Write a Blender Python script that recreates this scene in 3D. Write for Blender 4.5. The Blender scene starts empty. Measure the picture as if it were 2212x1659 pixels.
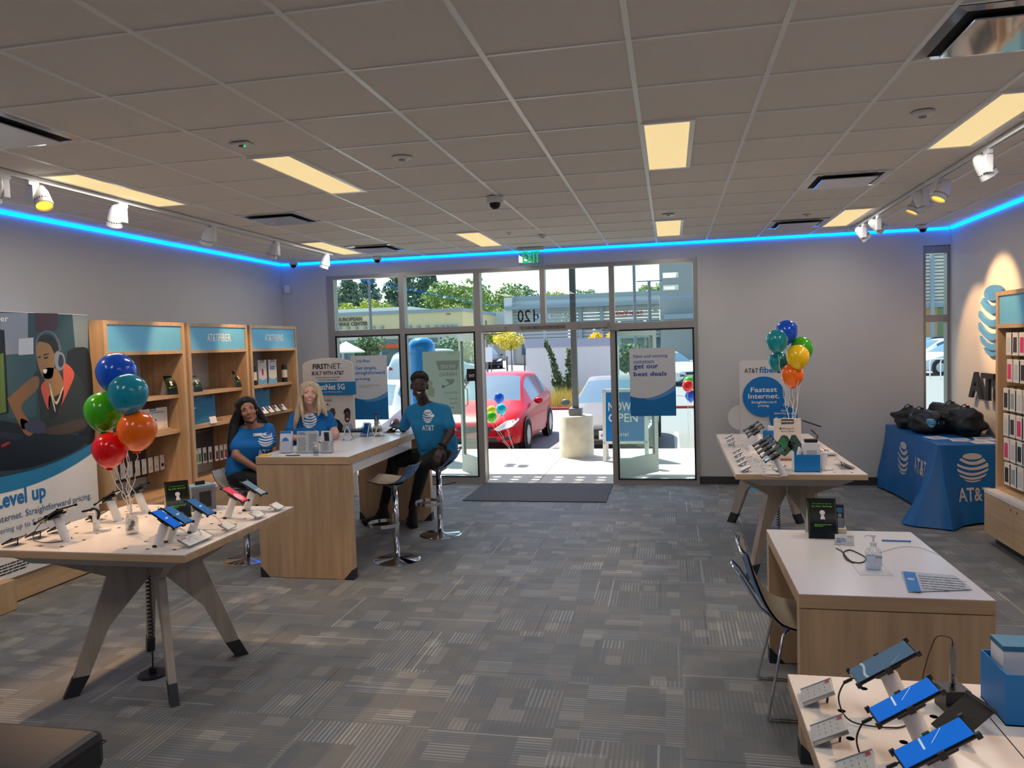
import bpy, bmesh, math, random
from mathutils import Vector, Matrix
from mathutils.bvhtree import BVHTree
random.seed(7)
R=math.radians; PI=math.pi
scene=bpy.context.scene; COL=scene.collection
# ------------------------------------------------------------ camera
CAMZ=1.858; FPX=1660.0
CM=[[0.979079, 0.201137, -0.03079], [-0.019671, -0.05705, -0.998178], [-0.202527, 0.9779, -0.0519]]
cd=bpy.data.cameras.new('camera'); cam=bpy.data.objects.new('camera',cd); COL.objects.link(cam)
cd.sensor_width=36; cd.lens=FPX/2212*36; cd.clip_end=600; cd.clip_start=.05
_r,_d,_f=[Vector(v) for v in CM]
cam.matrix_world=Matrix(((_r.x,-_d.x,-_f.x,0),(_r.y,-_d.y,-_f.y,0),(_r.z,-_d.z,-_f.z,CAMZ),(0,0,0,1)))
scene.camera=cam
def at(px,py,X=None,Y=None,Z=None):
    "a point of the photograph on a plane of the room, in metres"
    d=_r*((px-1106)/FPX)+_d*((py-829.5)/FPX)+_f
    t=X/d.x if X is not None else Y/d.y if Y is not None else (Z-CAMZ)/d.z
    return Vector((0,0,CAMZ))+d*t
# ------------------------------------------------------------ view, sky, sun
vs=scene.view_settings; vs.view_transform='Standard'; vs.look='None'; vs.gamma=1; vs.use_curve_mapping=False
vs.exposure=0.0
w=bpy.data.worlds.new('world'); scene.world=w; w.use_nodes=True
nt=w.node_tree; nt.nodes.clear()
sky=nt.nodes.new('ShaderNodeTexSky'); sky.sky_type='NISHITA'; sky.sun_disc=False; sky.sun_elevation=R(56); sky.sun_rotation=R(-40); sky.air_density=.8; sky.dust_density=.8; sky.ozone_density=.5
bg=nt.nodes.new('ShaderNodeBackground'); bg.inputs[1].default_value=0.35
wo=nt.nodes.new('ShaderNodeOutputWorld'); nt.links.new(sky.outputs[0],bg.inputs[0]); nt.links.new(bg.outputs[0],wo.inputs[0])
def light(name,kind,loc,power,color,**k):
    l=bpy.data.lights.new(name,kind); l.energy=power; l.color=color
    for a,b in k.items():
        if a!='aim' and a!='rot': setattr(l,a,b)
    o=bpy.data.objects.new(name,l); COL.objects.link(o); o.location=loc
    if 'aim' in k:
        o.rotation_euler=(Vector(k['aim'])-Vector(loc)).to_track_quat('-Z','Y').to_euler()
    return o
SUN=light('sun','SUN',(0,0,20),10.0,(1,.93,.82),angle=R(.6),aim=(9,-9,0))
# light of the ceiling panels (one lamp under each real fixture, see ceiling_light below)
PANEL_W=13.5; PANEL_C=(1.0,.95,.88); TRACK_W=72; TRACK_C=(1.0,.60,.29)
PANELS=[(-.142,4.462),(-.142,8.11),(1.687,4.462),(1.687,8.11),(-2.581,4.462),(-4.105,4.462),(-4.105,8.11),(-2.276,8.11),
        (-.142,.805),(1.687,.805),(-2.581,.805),(-4.105,.805)]
CEIL=3.085
# ------------------------------------------------------------ helpers
def srgb(c):
    def g(v):
        v/=255.0
        return v/12.92 if v<=.04045 else ((v+.055)/1.055)**2.4
    return (g(c[0]),g(c[1]),g(c[2]),1)
_mats={}
def mat(name,rgb,rough=.5,metal=0,var=.06,scale=30,bump=0,emis=0,trans=0,stretch=None,coat=0,spec=.5,alpha=1):
    if name in _mats: return _mats[name]
    m=bpy.data.materials.new(name); m.use_nodes=True; _mats[name]=m
    t=m.node_tree; b=t.nodes['Principled BSDF']; L=t.links
    c=srgb(rgb)
    tc=t.nodes.new('ShaderNodeTexCoord'); mp=t.nodes.new('ShaderNodeMapping'); L.new(tc.outputs['Object'],mp.inputs[0])
    if stretch: mp.inputs['Scale'].default_value=stretch
    n=t.nodes.new('ShaderNodeTexNoise'); n.inputs['Scale'].default_value=scale; n.inputs['Detail'].default_value=4; L.new(mp.outputs[0],n.inputs[0])
    r=t.nodes.new('ShaderNodeValToRGB'); L.new(n.outputs[0],r.inputs[0])
    r.color_ramp.elements[0].position=.3; r.color_ramp.elements[1].position=.7
    r.color_ramp.elements[0].color=[max(0,v*(1-var)) for v in c[:3]]+[1]; r.color_ramp.elements[1].color=[min(1,v*(1+var)) for v in c[:3]]+[1]
    L.new(r.outputs[0],b.inputs['Base Color'])
    b.inputs['Roughness'].default_value=rough; b.inputs['Metallic'].default_value=metal; b.inputs['Specular IOR Level'].default_value=spec
    if coat: b.inputs['Coat Weight'].default_value=coat; b.inputs['Coat Roughness'].default_value=.05
    if trans: b.inputs['Transmission Weight'].default_value=trans
    if alpha<1: b.inputs['Alpha'].default_value=alpha
    if emis: L.new(r.outputs[0],b.inputs['Emission Color']); b.inputs['Emission Strength'].default_value=emis
    if bump:
        bp=t.nodes.new('ShaderNodeBump'); bp.inputs['Strength'].default_value=bump; bp.inputs['Distance'].default_value=.01
        L.new(n.outputs[0],bp.inputs['Height']); L.new(bp.outputs[0],b.inputs['Normal'])
    return m
def glass(name,tint=(244,250,248),refl=.10,rough=.0):
    if name in _mats: return _mats[name]
    m=bpy.data.materials.new(name); m.use_nodes=True; _mats[name]=m
    t=m.node_tree; t.nodes.clear(); L=t.links
    o=t.nodes.new('ShaderNodeOutputMaterial'); mx=t.nodes.new('ShaderNodeMixShader'); tr=t.nodes.new('ShaderNodeBsdfTransparent'); gl=t.nodes.new('ShaderNodeBsdfGlossy')
    fr=t.nodes.new('ShaderNodeLayerWeight'); pw=t.nodes.new('ShaderNodeMath'); pw.operation='POWER'; pw.inputs[1].default_value=4.5; L.new(fr.outputs['Facing'],pw.inputs[0])
    ad=t.nodes.new('ShaderNodeMath'); ad.operation='MULTIPLY_ADD'; ad.inputs[1].default_value=.6; ad.inputs[2].default_value=refl*.4; L.new(pw.outputs[0],ad.inputs[0])
    tr.inputs[0].default_value=srgb(tint); gl.inputs['Roughness'].default_value=rough
    L.new(ad.outputs[0],mx.inputs[0]); L.new(tr.outputs[0],mx.inputs[1]); L.new(gl.outputs[0],mx.inputs[2]); L.new(mx.outputs[0],o.inputs[0])
    return m
WOODC=(196,163,126)
def wood(name,rgb,axis):
    s=[22,22,22]; s['xyz'.index(axis)]=1.6
    return mat(name,rgb,.42,0,.16,1.0,stretch=s,bump=.02)
wood_z=wood('maple upright grain',WOODC,'z'); wood_x=wood('maple grain along x',WOODC,'x'); wood_y=wood('maple grain along y',WOODC,'y')
wood_gray=wood('greyed plywood',(176,164,148),'z'); 
white_top=mat('white laminate',(232,226,222),.22,0,.015)
black_foot=mat('charcoal foot sock',(40,42,48),.5)
black=mat('black plastic',(22,22,24),.4); black_gl=mat('black gloss',(12,12,14),.12)
white=mat('white plastic',(232,231,230),.4,0,.02); paper=mat('white paper',(236,234,232),.7,0,.02)
chrome=mat('chrome',(215,215,218),.08,1,.01); steel=mat('brushed steel',(170,168,165),.25,1,.05)
blue=mat('signal blue',(0,120,195),.5,0,.03); skyblue=mat('header blue',(108,188,232),.45,0,.03); navy=mat('dark blue ink',(20,60,150),.5)
ink=mat('black ink',(25,25,28),.5); grey_ink=mat('grey ink',(150,152,158),.6); whiteink=mat('white ink',(245,245,245),.5,0,.01); blueink=mat('blue ink',(30,120,190),.5)
acrylic=glass('clear acrylic',(240,244,246),.16,.03)
TM={}
def tag(o,label=None,cat=None,group=None,kind=None):
    if label: o['label']=label
    if cat: o['category']=cat
    if group: o['group']=group
    if kind: o['kind']=kind
    return o
def thing(name,label,cat,loc=(0,0,0),rz=0,group=None):
    o=bpy.data.objects.new(name,None); COL.objects.link(o); o.empty_display_size=.05
    o.location=loc; o.rotation_euler=(0,0,rz); TM[o.name]=Matrix.Translation(loc)@Matrix.Rotation(rz,4,'Z')
    return tag(o,label,cat,group)
def root_of(o):
    while o.parent: o=o.parent
    return o
def ob(name,bm,m,parent=None,smooth=False,world=False,auto=None):
    me=bpy.data.meshes.new(name)
    if not getattr(bm,'keepn',False): bmesh.ops.recalc_face_normals(bm,faces=bm.faces[:])
    bm.to_mesh(me); bm.free()
    for mm in (m if isinstance(m,(list,tuple)) else [m]): me.materials.append(mm)
    if world and parent is not None: me.transform(TM[root_of(parent).name].inverted())
    if smooth or auto:
        for p in me.polygons: p.use_smooth=True
        if auto: me.set_sharp_from_angle(angle=R(auto))
    o=bpy.data.objects.new(name,me); COL.objects.link(o)
    if parent is not None: o.parent=parent
    return o
def copy_tree(o,parent=None):
    c=o.copy(); COL.objects.link(c)
    if parent is not None: c.parent=parent
    for ch in list(o.children): copy_tree(ch,c)
    return c
def dup(o,loc,rz=0,label=None,group=None):
    c=copy_tree(o); c.location=loc; c.rotation_euler=(0,0,rz); TM[c.name]=Matrix.Translation(loc)@Matrix.Rotation(rz,4,'Z')
    if label: c['label']=label
    if group: c['group']=group
    return c
def BM(): return bmesh.new()
def box(bm,a,b,M=None,bev=0):
    "box between corners a and b"
    vs=[bm.verts.new((x,y,z)) for x in (a[0],b[0]) for y in (a[1],b[1]) for z in (a[2],b[2])]
    fs=[bm.faces.new([vs[i] for i in q]) for q in ((0,1,3,2),(4,6,7,5),(0,4,5,1),(2,3,7,6),(0,2,6,4),(1,5,7,3))]
    if bev:
        es=list({e for f_ in fs for e in f_.edges})
        r=bmesh.ops.bevel(bm,geom=es,offset=bev,segments=2,affect='EDGES',profile=.5)
        vs=list({v for f_ in r['faces'] for v in f_.verts}|{v for v in vs if v.is_valid})
    if M is not None: bmesh.ops.transform(bm,matrix=M,verts=vs)
    return bm
def bx(a,b,bev=0,M=None): return box(BM(),a,b,M,bev)
def prism(bm,pts,d,M=None):
    "polygon of 3d points swept by vector d"
    d=Vector(d); a=[bm.verts.new(p) for p in pts]; b=[bm.verts.new(Vector(p)+d) for p in pts]; n=len(a)
    bm.faces.new(a); bm.faces.new(b[::-1])
    for i in range(n): bm.faces.new((a[i],a[(i+1)%n],b[(i+1)%n],b[i]))
    if M is not None: bmesh.ops.transform(bm,matrix=M,verts=a+b)
    return bm
def tube(bm,pts,r,n=8,caps=True,closed=False):
    "round tube through points; r number or list"
    pts=[Vector(p) for p in pts]; N=len(pts); rings=[]; prev=None
    for i,p in enumerate(pts):
        if closed: t=pts[(i+1)%N]-pts[i-1]
        else: t=pts[min(i+1,N-1)]-pts[max(i-1,0)]
        t.normalize()
        if prev is None:
            u=t.orthogonal().normalized()
        else:
            u=prev-t*prev.dot(t)
            u=u.normalized() if u.length>1e-6 else t.orthogonal().normalized()
        prev=u; v=t.cross(u); rr=r[i] if isinstance(r,(list,tuple)) else r
        rings.append([bm.verts.new(p+(u*math.cos(2*PI*k/n)+v*math.sin(2*PI*k/n))*rr) for k in range(n)])
    for i in range(N if closed else N-1):
        a=rings[i]; b=rings[(i+1)%N]
        for k in range(n): bm.faces.new((a[k],a[(k+1)%n],b[(k+1)%n],b[k]))
    if caps and not closed: bm.faces.new(rings[0][::-1]); bm.faces.new(rings[-1])
    return bm
def lathe(bm,prof,c=(0,0,0),n=24,axis='z',M=None):
    "profile [(r,z)] turned round an axis"
    c=Vector(c); rings=[]; allv=[]
    for r_,z in prof:
        if r_<1e-6: v=[bm.verts.new(c+Vector((0,0,z)))]
        else: v=[bm.verts.new(c+Vector((r_*math.cos(2*PI*k/n),r_*math.sin(2*PI*k/n),z))) for k in range(n)]
        rings.append(v); allv+=v
    for a,b in zip(rings,rings[1:]):
        for k in range(n):
            k2=(k+1)%n
            if len(a)==1 and len(b)==1: continue
            if len(a)==1: bm.faces.new((a[0],b[k],b[k2]))
            elif len(b)==1: bm.faces.new((a[k],a[k2],b[0]))
            else: bm.faces.new((a[k],a[k2],b[k2],b[k]))
    for e,v in ((0,rings[0]),(1,rings[-1])):
        if len(v)>1: bm.faces.new(v if e else v[::-1])
    if M is not None: bmesh.ops.transform(bm,matrix=M,verts=allv)
    return bm
def cyl(bm,c,r,h,n=20,M=None): return lathe(bm,[(r,0),(r,h)],c,n,M=M)
def ball(bm,c,r,sub=2,sc=(1,1,1)):
    M=Matrix.Translation(c)@Matrix.Diagonal((sc[0]*r,sc[1]*r,sc[2]*r,1)); bmesh.ops.create_icosphere(bm,subdivisions=sub,radius=1,matrix=M); return bm
def poly(bm,pts):
    bm.faces.new([bm.verts.new(p) for p in pts]); return bm
def quadpts(c,r,n=32,sx=1,sy=1,a0=0,a1=2*PI):
    return [(c[0]+r*sx*math.cos(a0+(a1-a0)*i/n),c[1]+r*sy*math.sin(a0+(a1-a0)*i/n)) for i in range(n+(0 if abs(a1-a0-2*PI)<1e-6 else 1))]
def flat(bm,pts2,F,lift=0):
    "2d polygon put on a frame F (4x4: x right, y up, z out)"
    bm.faces.new([bm.verts.new(F@Vector((p[0],p[1],lift))) for p in pts2]); bm.keepn=True; return bm
class KB:  # bmesh wrapper flag holder is not possible on BMesh, see flatob
    pass
def flatob(name,polys,F,m,parent,lift=.0012,world=True):
    "flat printed shapes (kept facing along the frame's z)"
    me=bpy.data.meshes.new(name); V=[]; Fc=[]
    for ps in polys:
        s=len(V); V+=[F@Vector((p[0],p[1],lift)) for p in ps]; Fc.append(list(range(s,s+len(ps))))
    me.from_pydata(V,[],Fc); me.update()
    if world: me.transform(TM[root_of(parent).name].inverted())
    me.materials.append(m); o=bpy.data.objects.new(name,me); COL.objects.link(o); o.parent=parent
    return o
def frame3(o,x,y):
    "frame with origin o, x axis x, y axis y"
    x=Vector(x).normalized(); y=Vector(y); y=(y-x*y.dot(x)).normalized(); z=x.cross(y)
    return Matrix(((x.x,y.x,z.x,o[0]),(x.y,y.y,z.y,o[1]),(x.z,y.z,z.z,o[2]),(0,0,0,1)))
# writing: collected, turned into meshes in one go at the end of the script
TEXTS=[]
def text(s,F,x,y,w=None,h=None,m=ink,parent=None,bold=0,align='L',mirror=False,lift=.002,ext=0,name='lettering'):
    "text s on frame F with its lower left (L), lower middle (C) or lower right (R) corner at x, y; w,h box size in metres"
    TEXTS.append((s,F.copy(),x,y,w,h,m,parent,bold,align,mirror,lift,ext,name))
def flush_texts():
    tmp=[]
    for T in TEXTS:
        c=bpy.data.curves.new('t','FONT'); c.body=T[0]; c.resolution_u=2; c.offset=T[8]; c.extrude=0; c.space_line=.9
        o=bpy.data.objects.new('t',c); COL.objects.link(o); tmp.append(o)
    dg=bpy.context.evaluated_depsgraph_get(); dg.update()
    groups={}
    for T,o in zip(TEXTS,tmp):
        s,F,x,y,w_,h_,m,parent,bold,align,mirror,lift,ext,name=T
        me=bpy.data.meshes.new_from_object(o.evaluated_get(dg))
        vs=[v.co.copy() for v in me.vertices]; fs=[list(p.vertices) for p in me.polygons]; bpy.data.meshes.remove(me)
        if not vs: continue
        x0=min(v.x for v in vs); x1=max(v.x for v in vs); y0=min(v.y for v in vs); y1=max(v.y for v in vs)
        if s.islower() or any(ch in s for ch in 'gpqy'): pass
        sx=w_/(x1-x0) if w_ else None; sy=h_/(y1-y0) if h_ else None
        if sx is None: sx=sy
        if sy is None: sy=sx
        W=(x1-x0)*sx; ox=x-(0 if align=='L' else W/2 if align=='C' else W)
        out=[]
        for v in vs:
            px=(v.x-x0)*sx
            if mirror: px=W-px
            out.append(F@Vector((ox+px,y+(v.y-y0)*sy,lift)))
        if mirror: fs=[f_[::-1] for f_ in fs]
        g=groups.setdefault((parent.name,m.name,name,ext),(parent,m,[],[],F)); b=len(g[2]); g[2].extend(out); g[3].extend([[i+b for i in f_] for f_ in fs])
    for o in tmp:
        c=o.data; bpy.data.objects.remove(o); bpy.data.curves.remove(c)
    for (pn,mn,name,ext),(parent,m,V,Fs,F) in groups.items():
        me=bpy.data.meshes.new(name); me.from_pydata(V,[],Fs); me.update()
        if ext:
            bm=bmesh.new(); bm.from_mesh(me); n=(F.to_3x3()@Vector((0,0,1)))*ext
            r=bmesh.ops.extrude_face_region(bm,geom=bm.faces[:]); bmesh.ops.translate(bm,vec=n,verts=[e for e in r['geom'] if isinstance(e,bmesh.types.BMVert)])
            bmesh.ops.recalc_face_normals(bm,faces=bm.faces[:]); bm.to_mesh(me); bm.free()
        me.transform(TM[root_of(parent).name].inverted()); me.materials.append(m)
        o=bpy.data.objects.new(name,me); COL.objects.link(o); o.parent=parent
def sp(pts,k=6):
    "smooth curve through points"
    pts=[Vector(p) for p in pts]; out=[]
    for i in range(len(pts)-1):
        p=[pts[max(i-1,0)],pts[i],pts[i+1],pts[min(i+2,len(pts)-1)]]
        for j in range(k):
            t=j/k; out.append(.5*((2*p[1])+(p[2]-p[0])*t+(2*p[0]-5*p[1]+4*p[2]-p[3])*t*t+(3*p[1]-p[0]-3*p[2]+p[3])*t**3))
    return out+[pts[-1]]
def ch(s,h):
    "box height of a string whose capitals are h tall"
    return h*((1 if any(c.isupper() or c in 'bdfhklt0123456789!' for c in s) else .72)+(.27 if any(c in 'gjpqy' for c in s) else 0))
def lines_text(F,x,y,w,n,dy,m,parent,h=.006,seed=1,lift=.0015,name='small_print'):
    "rows of fine print too small to read"
    rnd=random.Random(seed); ps=[]
    for i in range(n):
        cx=x; end=x+w*(rnd.uniform(.75,1) if i<n-1 else .5)
        while cx<end:
            ww=min(rnd.uniform(1.5,6)*h,end-cx); ps.append([(cx,y-i*dy),(cx+ww,y-i*dy),(cx+ww,y-i*dy+h),(cx,y-i*dy+h)]); cx+=ww+h*.6
    return flatob(name,ps,F,m,parent,lift)
# the globe mark of the shop's signs: six curved bands in a unit circle
def globe(n=14):
    def q(p0,p1,p2,t): # through the three points
        c=[2*p1[i]-.5*(p0[i]+p2[i]) for i in (0,1)]
        return tuple((1-t)**2*p0[i]+2*t*(1-t)*c[i]+t*t*p2[i] for i in (0,1))
    bands=[((-.66,.66),(0,.40),(.68,.66),(-.83,.53),(0,.19),(.85,.45)),((-.95,.30),(0,.02),(.93,.36),(-.98,.14),(0,-.16),(.99,.10)),
           ((-.99,-.02),(0,-.35),(.98,0),(-.96,-.22),(0,-.53),(.95,-.19)),((-.9,-.40),(0,-.64),(.88,-.36),(-.79,-.58),(0,-.80),(.76,-.58)),
           ((-.62,-.74),(0,-.86),(.6,-.74),(-.42,-.89),(0,-.965),(.42,-.88))]
    out=[[(.6*math.cos(2*PI*i/24),.76+.215*math.sin(2*PI*i/24)) for i in range(24)]]
    for b in bands:
        for i in range(n):
            t0,t1=i/n,(i+1)/n
            out.append([q(*b[3:],t0),q(*b[3:],t1),q(*b[:3],t1),q(*b[:3],t0)])
    return out
def globe_at(cx,cy,r,ry=None): return [[(cx+p[0]*r,cy+p[1]*(ry or r)) for p in q_] for q_ in globe()]
# ------------------------------------------------------------ the room
XL,XR,YF,YB=-5.34,3.27,10.0,-2.6
def carpet():
    m=bpy.data.materials.new('carpet tiles'); m.use_nodes=True; t=m.node_tree; L=t.links; b=t.nodes['Principled BSDF']
    def nd(op,a,b_=None,c=None):
        n=t.nodes.new('ShaderNodeMath'); n.operation=op
        for i,v in enumerate((a,b_,c)):
            if v is None: continue
            if isinstance(v,(int,float)): n.inputs[i].default_value=v
            else: L.new(v,n.inputs[i])
        return n.outputs[0]
    def wn(x,y,z):
        c=t.nodes.new('ShaderNodeCombineXYZ')
        for i,v in enumerate((x,y,z)):
            if isinstance(v,(int,float)): c.inputs[i].default_value=v
            else: L.new(v,c.inputs[i])
        n=t.nodes.new('ShaderNodeTexWhiteNoise'); n.noise_dimensions='3D'; L.new(c.outputs[0],n.inputs[0]); return n.outputs['Value']
    tc=t.nodes.new('ShaderNodeTexCoord'); s=t.nodes.new('ShaderNodeSeparateXYZ'); L.new(tc.outputs['Object'],s.inputs[0])
    x=nd('DIVIDE',nd('ADD',s.outputs[0],20.1),.61); y=nd('DIVIDE',nd('ADD',s.outputs[1],20.3),.61)
    tx=nd('FLOOR',x); ty=nd('FLOOR',y); ck=nd('MODULO',nd('ADD',tx,ty),2.0)
    u0=nd('FRACT',x); v0=nd('FRACT',y)
    inv=nd('SUBTRACT',1.0,ck)
    u=nd('ADD',nd('MULTIPLY',u0,ck),nd('MULTIPLY',v0,inv)); v=nd('ADD',nd('MULTIPLY',v0,ck),nd('MULTIPLY',u0,inv))
    tid=nd('ADD',nd('MULTIPLY',tx,7.31),nd('MULTIPLY',ty,3.17))
    # large and small blocks inside a tile
    cu=nd('FLOOR',nd('MULTIPLY',nd('ADD',u,wn(tid,2.0,5.0)),3.0)); cv=nd('FLOOR',nd('MULTIPLY',nd('ADD',v,wn(tid,9.0,1.0)),4.0))
    r1=wn(cu,cv,tid)
    cu2=nd('FLOOR',nd('MULTIPLY',u,5.0)); cv2=nd('FLOOR',nd('MULTIPLY',v,7.0)); r2=wn(cu2,cv2,nd('ADD',tid,40.0))
    ln=nd('FLOOR',nd('MULTIPLY',v,26.0)); fr=nd('FRACT',nd('MULTIPLY',v,26.0))
    line=nd('LESS_THAN',fr,.42)
    lr=wn(ln,cu,nd('ADD',tid,11.0))
    amp=nd('MULTIPLY',nd('POWER',r1,2.2),nd('ADD',nd('MULTIPLY',lr,.7),.45))
    stripe=nd('MULTIPLY',nd('MULTIPLY',line,amp),.20)
    solid=nd('MULTIPLY',nd('GREATER_THAN',r2,.93),.06)
    base=nd('ADD',nd('MULTIPLY',r1,.018),nd('MULTIPLY',r2,.022))
    wl=nd('MULTIPLY',nd('LESS_THAN',nd('ABSOLUTE',nd('SUBTRACT',v,nd('MULTIPLY',wn(tid,3.0,3.0),1.5))),.009),.16)
    dl=nd('MULTIPLY',nd('LESS_THAN',nd('ABSOLUTE',nd('SUBTRACT',v,nd('MULTIPLY',wn(tid,6.0,8.0),2.5))),.008),-.06)
    n=t.nodes.new('ShaderNodeTexNoise'); n.inputs['Scale'].default_value=240; n.inputs['Detail'].default_value=2; L.new(tc.outputs['Object'],n.inputs[0])
    fuzz=nd('MULTIPLY',nd('SUBTRACT',n.outputs[0],.5),.10)
    val=nd('MAXIMUM',nd('ADD',nd('ADD',nd('ADD',.175,base),nd('ADD',stripe,solid)),nd('ADD',nd('ADD',wl,dl),fuzz)),.03)
    hsv=t.nodes.new('ShaderNodeMixRGB'); hsv.blend_type='MULTIPLY'; hsv.inputs[0].default_value=1
    c=t.nodes.new('ShaderNodeCombineXYZ'); [L.new(val,c.inputs[i]) for i in range(3)]
    L.new(c.outputs[0],hsv.inputs[1])
    tint=t.nodes.new('ShaderNodeMixRGB'); tint.inputs[1].default_value=(.95,1,1.06,1); tint.inputs[2].default_value=(1.04,1.0,.92,1); L.new(r2,tint.inputs[0])
    L.new(tint.outputs[0],hsv.inputs[2]); L.new(hsv.outputs[0],b.inputs['Base Color'])
    b.inputs['Roughness'].default_value=.62; b.inputs['Specular IOR Level'].default_value=.35
    bp=t.nodes.new('ShaderNodeBump'); bp.inputs['Strength'].default_value=.25; bp.inputs['Distance'].default_value=.004; L.new(n.outputs[0],bp.inputs['Height']); L.new(bp.outputs[0],b.inputs['Normal'])
    return m
def st(o): return tag(o,kind='structure')
st(ob('floor',bx((XL-.2,YB-.2,-.12),(XR+.2,YF+.02,0)),carpet()))
wallm=mat('painted wall',(204,203,202),.6,0,.015,3,.0); wallw=mat('painted wall white',(222,216,208),.6,0,.015,3)
st(ob('wall_left',bx((XL-.2,YB,0),(XL,YF+.2,CEIL+.3)),wallm)); st(ob('wall_right',bx((XR,YB,0),(XR+.2,YF+.2,CEIL+.3)),wallw)); st(ob('wall_rear',bx((XL-.2,YB-.2,0),(XR+.2,YB,CEIL+.3)),wallm))
bm=BM()
for a,b in (((XL,0),(-4.635,CEIL+.3)),((-4.635,2.87),(.335,CEIL+.3)),((.335,0),(2.965,CEIL+.3)),((2.965,2.87),(3.262,CEIL+.3)),((2.965,0),(3.262,.1)),((3.262,0),(XR,CEIL+.3))):
    box(bm,(a[0],YF,a[1]),(b[0],YF+.2,b[1]))
st(ob('wall_front',bm,wallm))
ceilm=mat('ceiling tile',(238,231,222),.9,0,.05,180,.15)
st(ob('ceiling',bx((XL-.2,YB-.2,CEIL),(XR+.2,YF+.2,CEIL+.12)),ceilm))
gridm=mat('ceiling tee',(250,248,244),.3,0,.01)
bm=BM(); k=-8
for i in range(-7,7):
    X=-.752+.6096*i
    if XL<X<XR: box(bm,(X-.012,YB,CEIL-.008),(X+.012,YF,CEIL+.001))
for j in range(-9,12):
    Y=3.243+.6096*j
    if YB<Y<YF: box(bm,(XL,Y-.007,CEIL-.0065),(XR,Y+.007,CEIL+.001))
st(ob('trim_1',bm,gridm))
basem=mat('dark rubber base',(58,58,62),.5)
st(ob('baseboard_front',bx((.335,YF-.012,0),(2.6,YF,.1)),basem)); st(ob('baseboard_right',bx((XR-.012,7.6,0),(XR,YF-.012,.1)),basem)); st(ob('baseboard_left',bx((XL,9.45,0),(XL+.012,YF,.1)),basem))
st(ob('baseboard_back',bx((XL+.012,YF-.012,0),(-4.635,YF,.1)),basem))
# storefront
alu=mat('clear anodised aluminium',(160,156,152),.38,.35,.02); pane=glass('storefront glass',(242,251,248),.06)
gask=mat('black gasket',(15,15,16),.6)
def fr(bm,x0,x1,z0,z1): box(bm,(x0,YF-.045,z0),(x1,YF+.09,z1))
win=thing('window_1',None,None,(-2.15,YF,0)); win['kind']='structure'
bm=BM()
fr(bm,-4.635,-4.54,0,2.87); fr(bm,-3.598,-3.522,.0,2.82); fr(bm,-2.545,-2.462,0,2.82); fr(bm,-1.655,-1.59,2.12,2.82); fr(bm,-.757,-.69,0,2.82); fr(bm,.296,.335,0,2.87)
frh=lambda x0,x1,z0,z1: box(bm,(x0,YF-.044,z0),(x1,YF+.088,z1))
frh(-4.54,.296,2.82,2.868); frh(-4.54,-3.598,2.04,2.115); frh(-3.522,-2.545,2.04,2.115); frh(-2.462,-.757,2.02,2.12); frh(-.69,.296,2.0,2.085); frh(-4.54,-3.598,0,.085); frh(-3.522,-2.545,0,.085); frh(-.69,.296,0,.06)
ob('frame',bm,alu,win,world=True)
bm=BM()
for x0,x1,z0,z1 in ((-4.54,-3.598,.085,2.04),(-3.522,-2.545,.085,2.04),(-.69,.296,.06,2.0)):
    for a,b in (((x0,z0),(x0+.022,z1)),((x1-.02,z0),(x1,z1)),((x0,z1-.022),(x1,z1)),((x0,z0),(x1,z0+.015))): box(bm,(a[0],YF-.052,a[1]),(b[0],YF-.0445,b[1]))
ob('gasket',bm,gask,win,world=True)
for x0,x1,z0,z1 in ((-4.54,-3.598,2.115,2.82),(-3.522,-2.545,2.115,2.82),(-2.462,-1.655,2.12,2.82),(-1.59,-.757,2.12,2.82),(-.69,.296,2.085,2.82),(-4.54,-3.598,.085,2.04),(-3.522,-2.545,.085,2.04),(-.69,.296,.06,2.0)):
    ob('pane',bx((x0,YF+.02,z0),(x1,YF+.026,z1)),pane,win,world=True)
F=frame3((0,YF-.046,0),(1,0,0),(0,0,1))
text('THIS DOOR MUST REMAIN UNLOCKED DURING BUSINESS HOURS',F,-1.63,2.042,.60,.045,ink,win,.004,'C')
F=frame3((0,YF+.018,0),(1,0,0),(0,0,1)); text('120',F,at(1137,690,Y=10.018).x,2.14,.235,.165,ink,win,.012,'C',True,name='door_number')
for x0,x1 in ((-2.40,-2.12),(-1.13,-.78)):
    c=thing('door_closer','grey door closer box %s on the door header'%('at the left end' if x0<-2 else 'at the right end'),'door closer',((x0+x1)/2,YF-.08,2.03))
    ob('body',bx((x0,YF-.10,2.035),(x1,YF-.046,2.10),.006),alu,c,world=True); ob('arm',tube(BM(),[((x0+x1)/2+.1,YF-.08,2.035),((x0+x1)/2+.1,YF-.08,2.0),((x0+x1)/2+.32 if x0>-2 else x0-.02,YF-.07,1.99)],.009),steel,c,world=True)
w2=thing('window_2',None,None,(3.11,YF,0)); w2['kind']='structure'
bm=BM(); X0,X1=2.968,3.26
for a,b in (((X0,.1),(X0+.03,2.865)),((X1-.03,.1),(X1,2.865)),((X0+.03,2.78),(X1-.03,2.865)),((X0+.03,1.965),(X1-.03,2.05)),((X0+.03,.1),(X1-.03,.16))): box(bm,(a[0],YF+.02,a[1]),(b[0],YF+.14,b[1]))
ob('frame',bm,alu,w2,world=True)
for z0,z1 in ((.16,1.965),(2.05,2.78)): ob('pane',bx((X0+.03,YF+.08,z0),(X1-.03,YF+.086,z1)),pane,w2,world=True)
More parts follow.
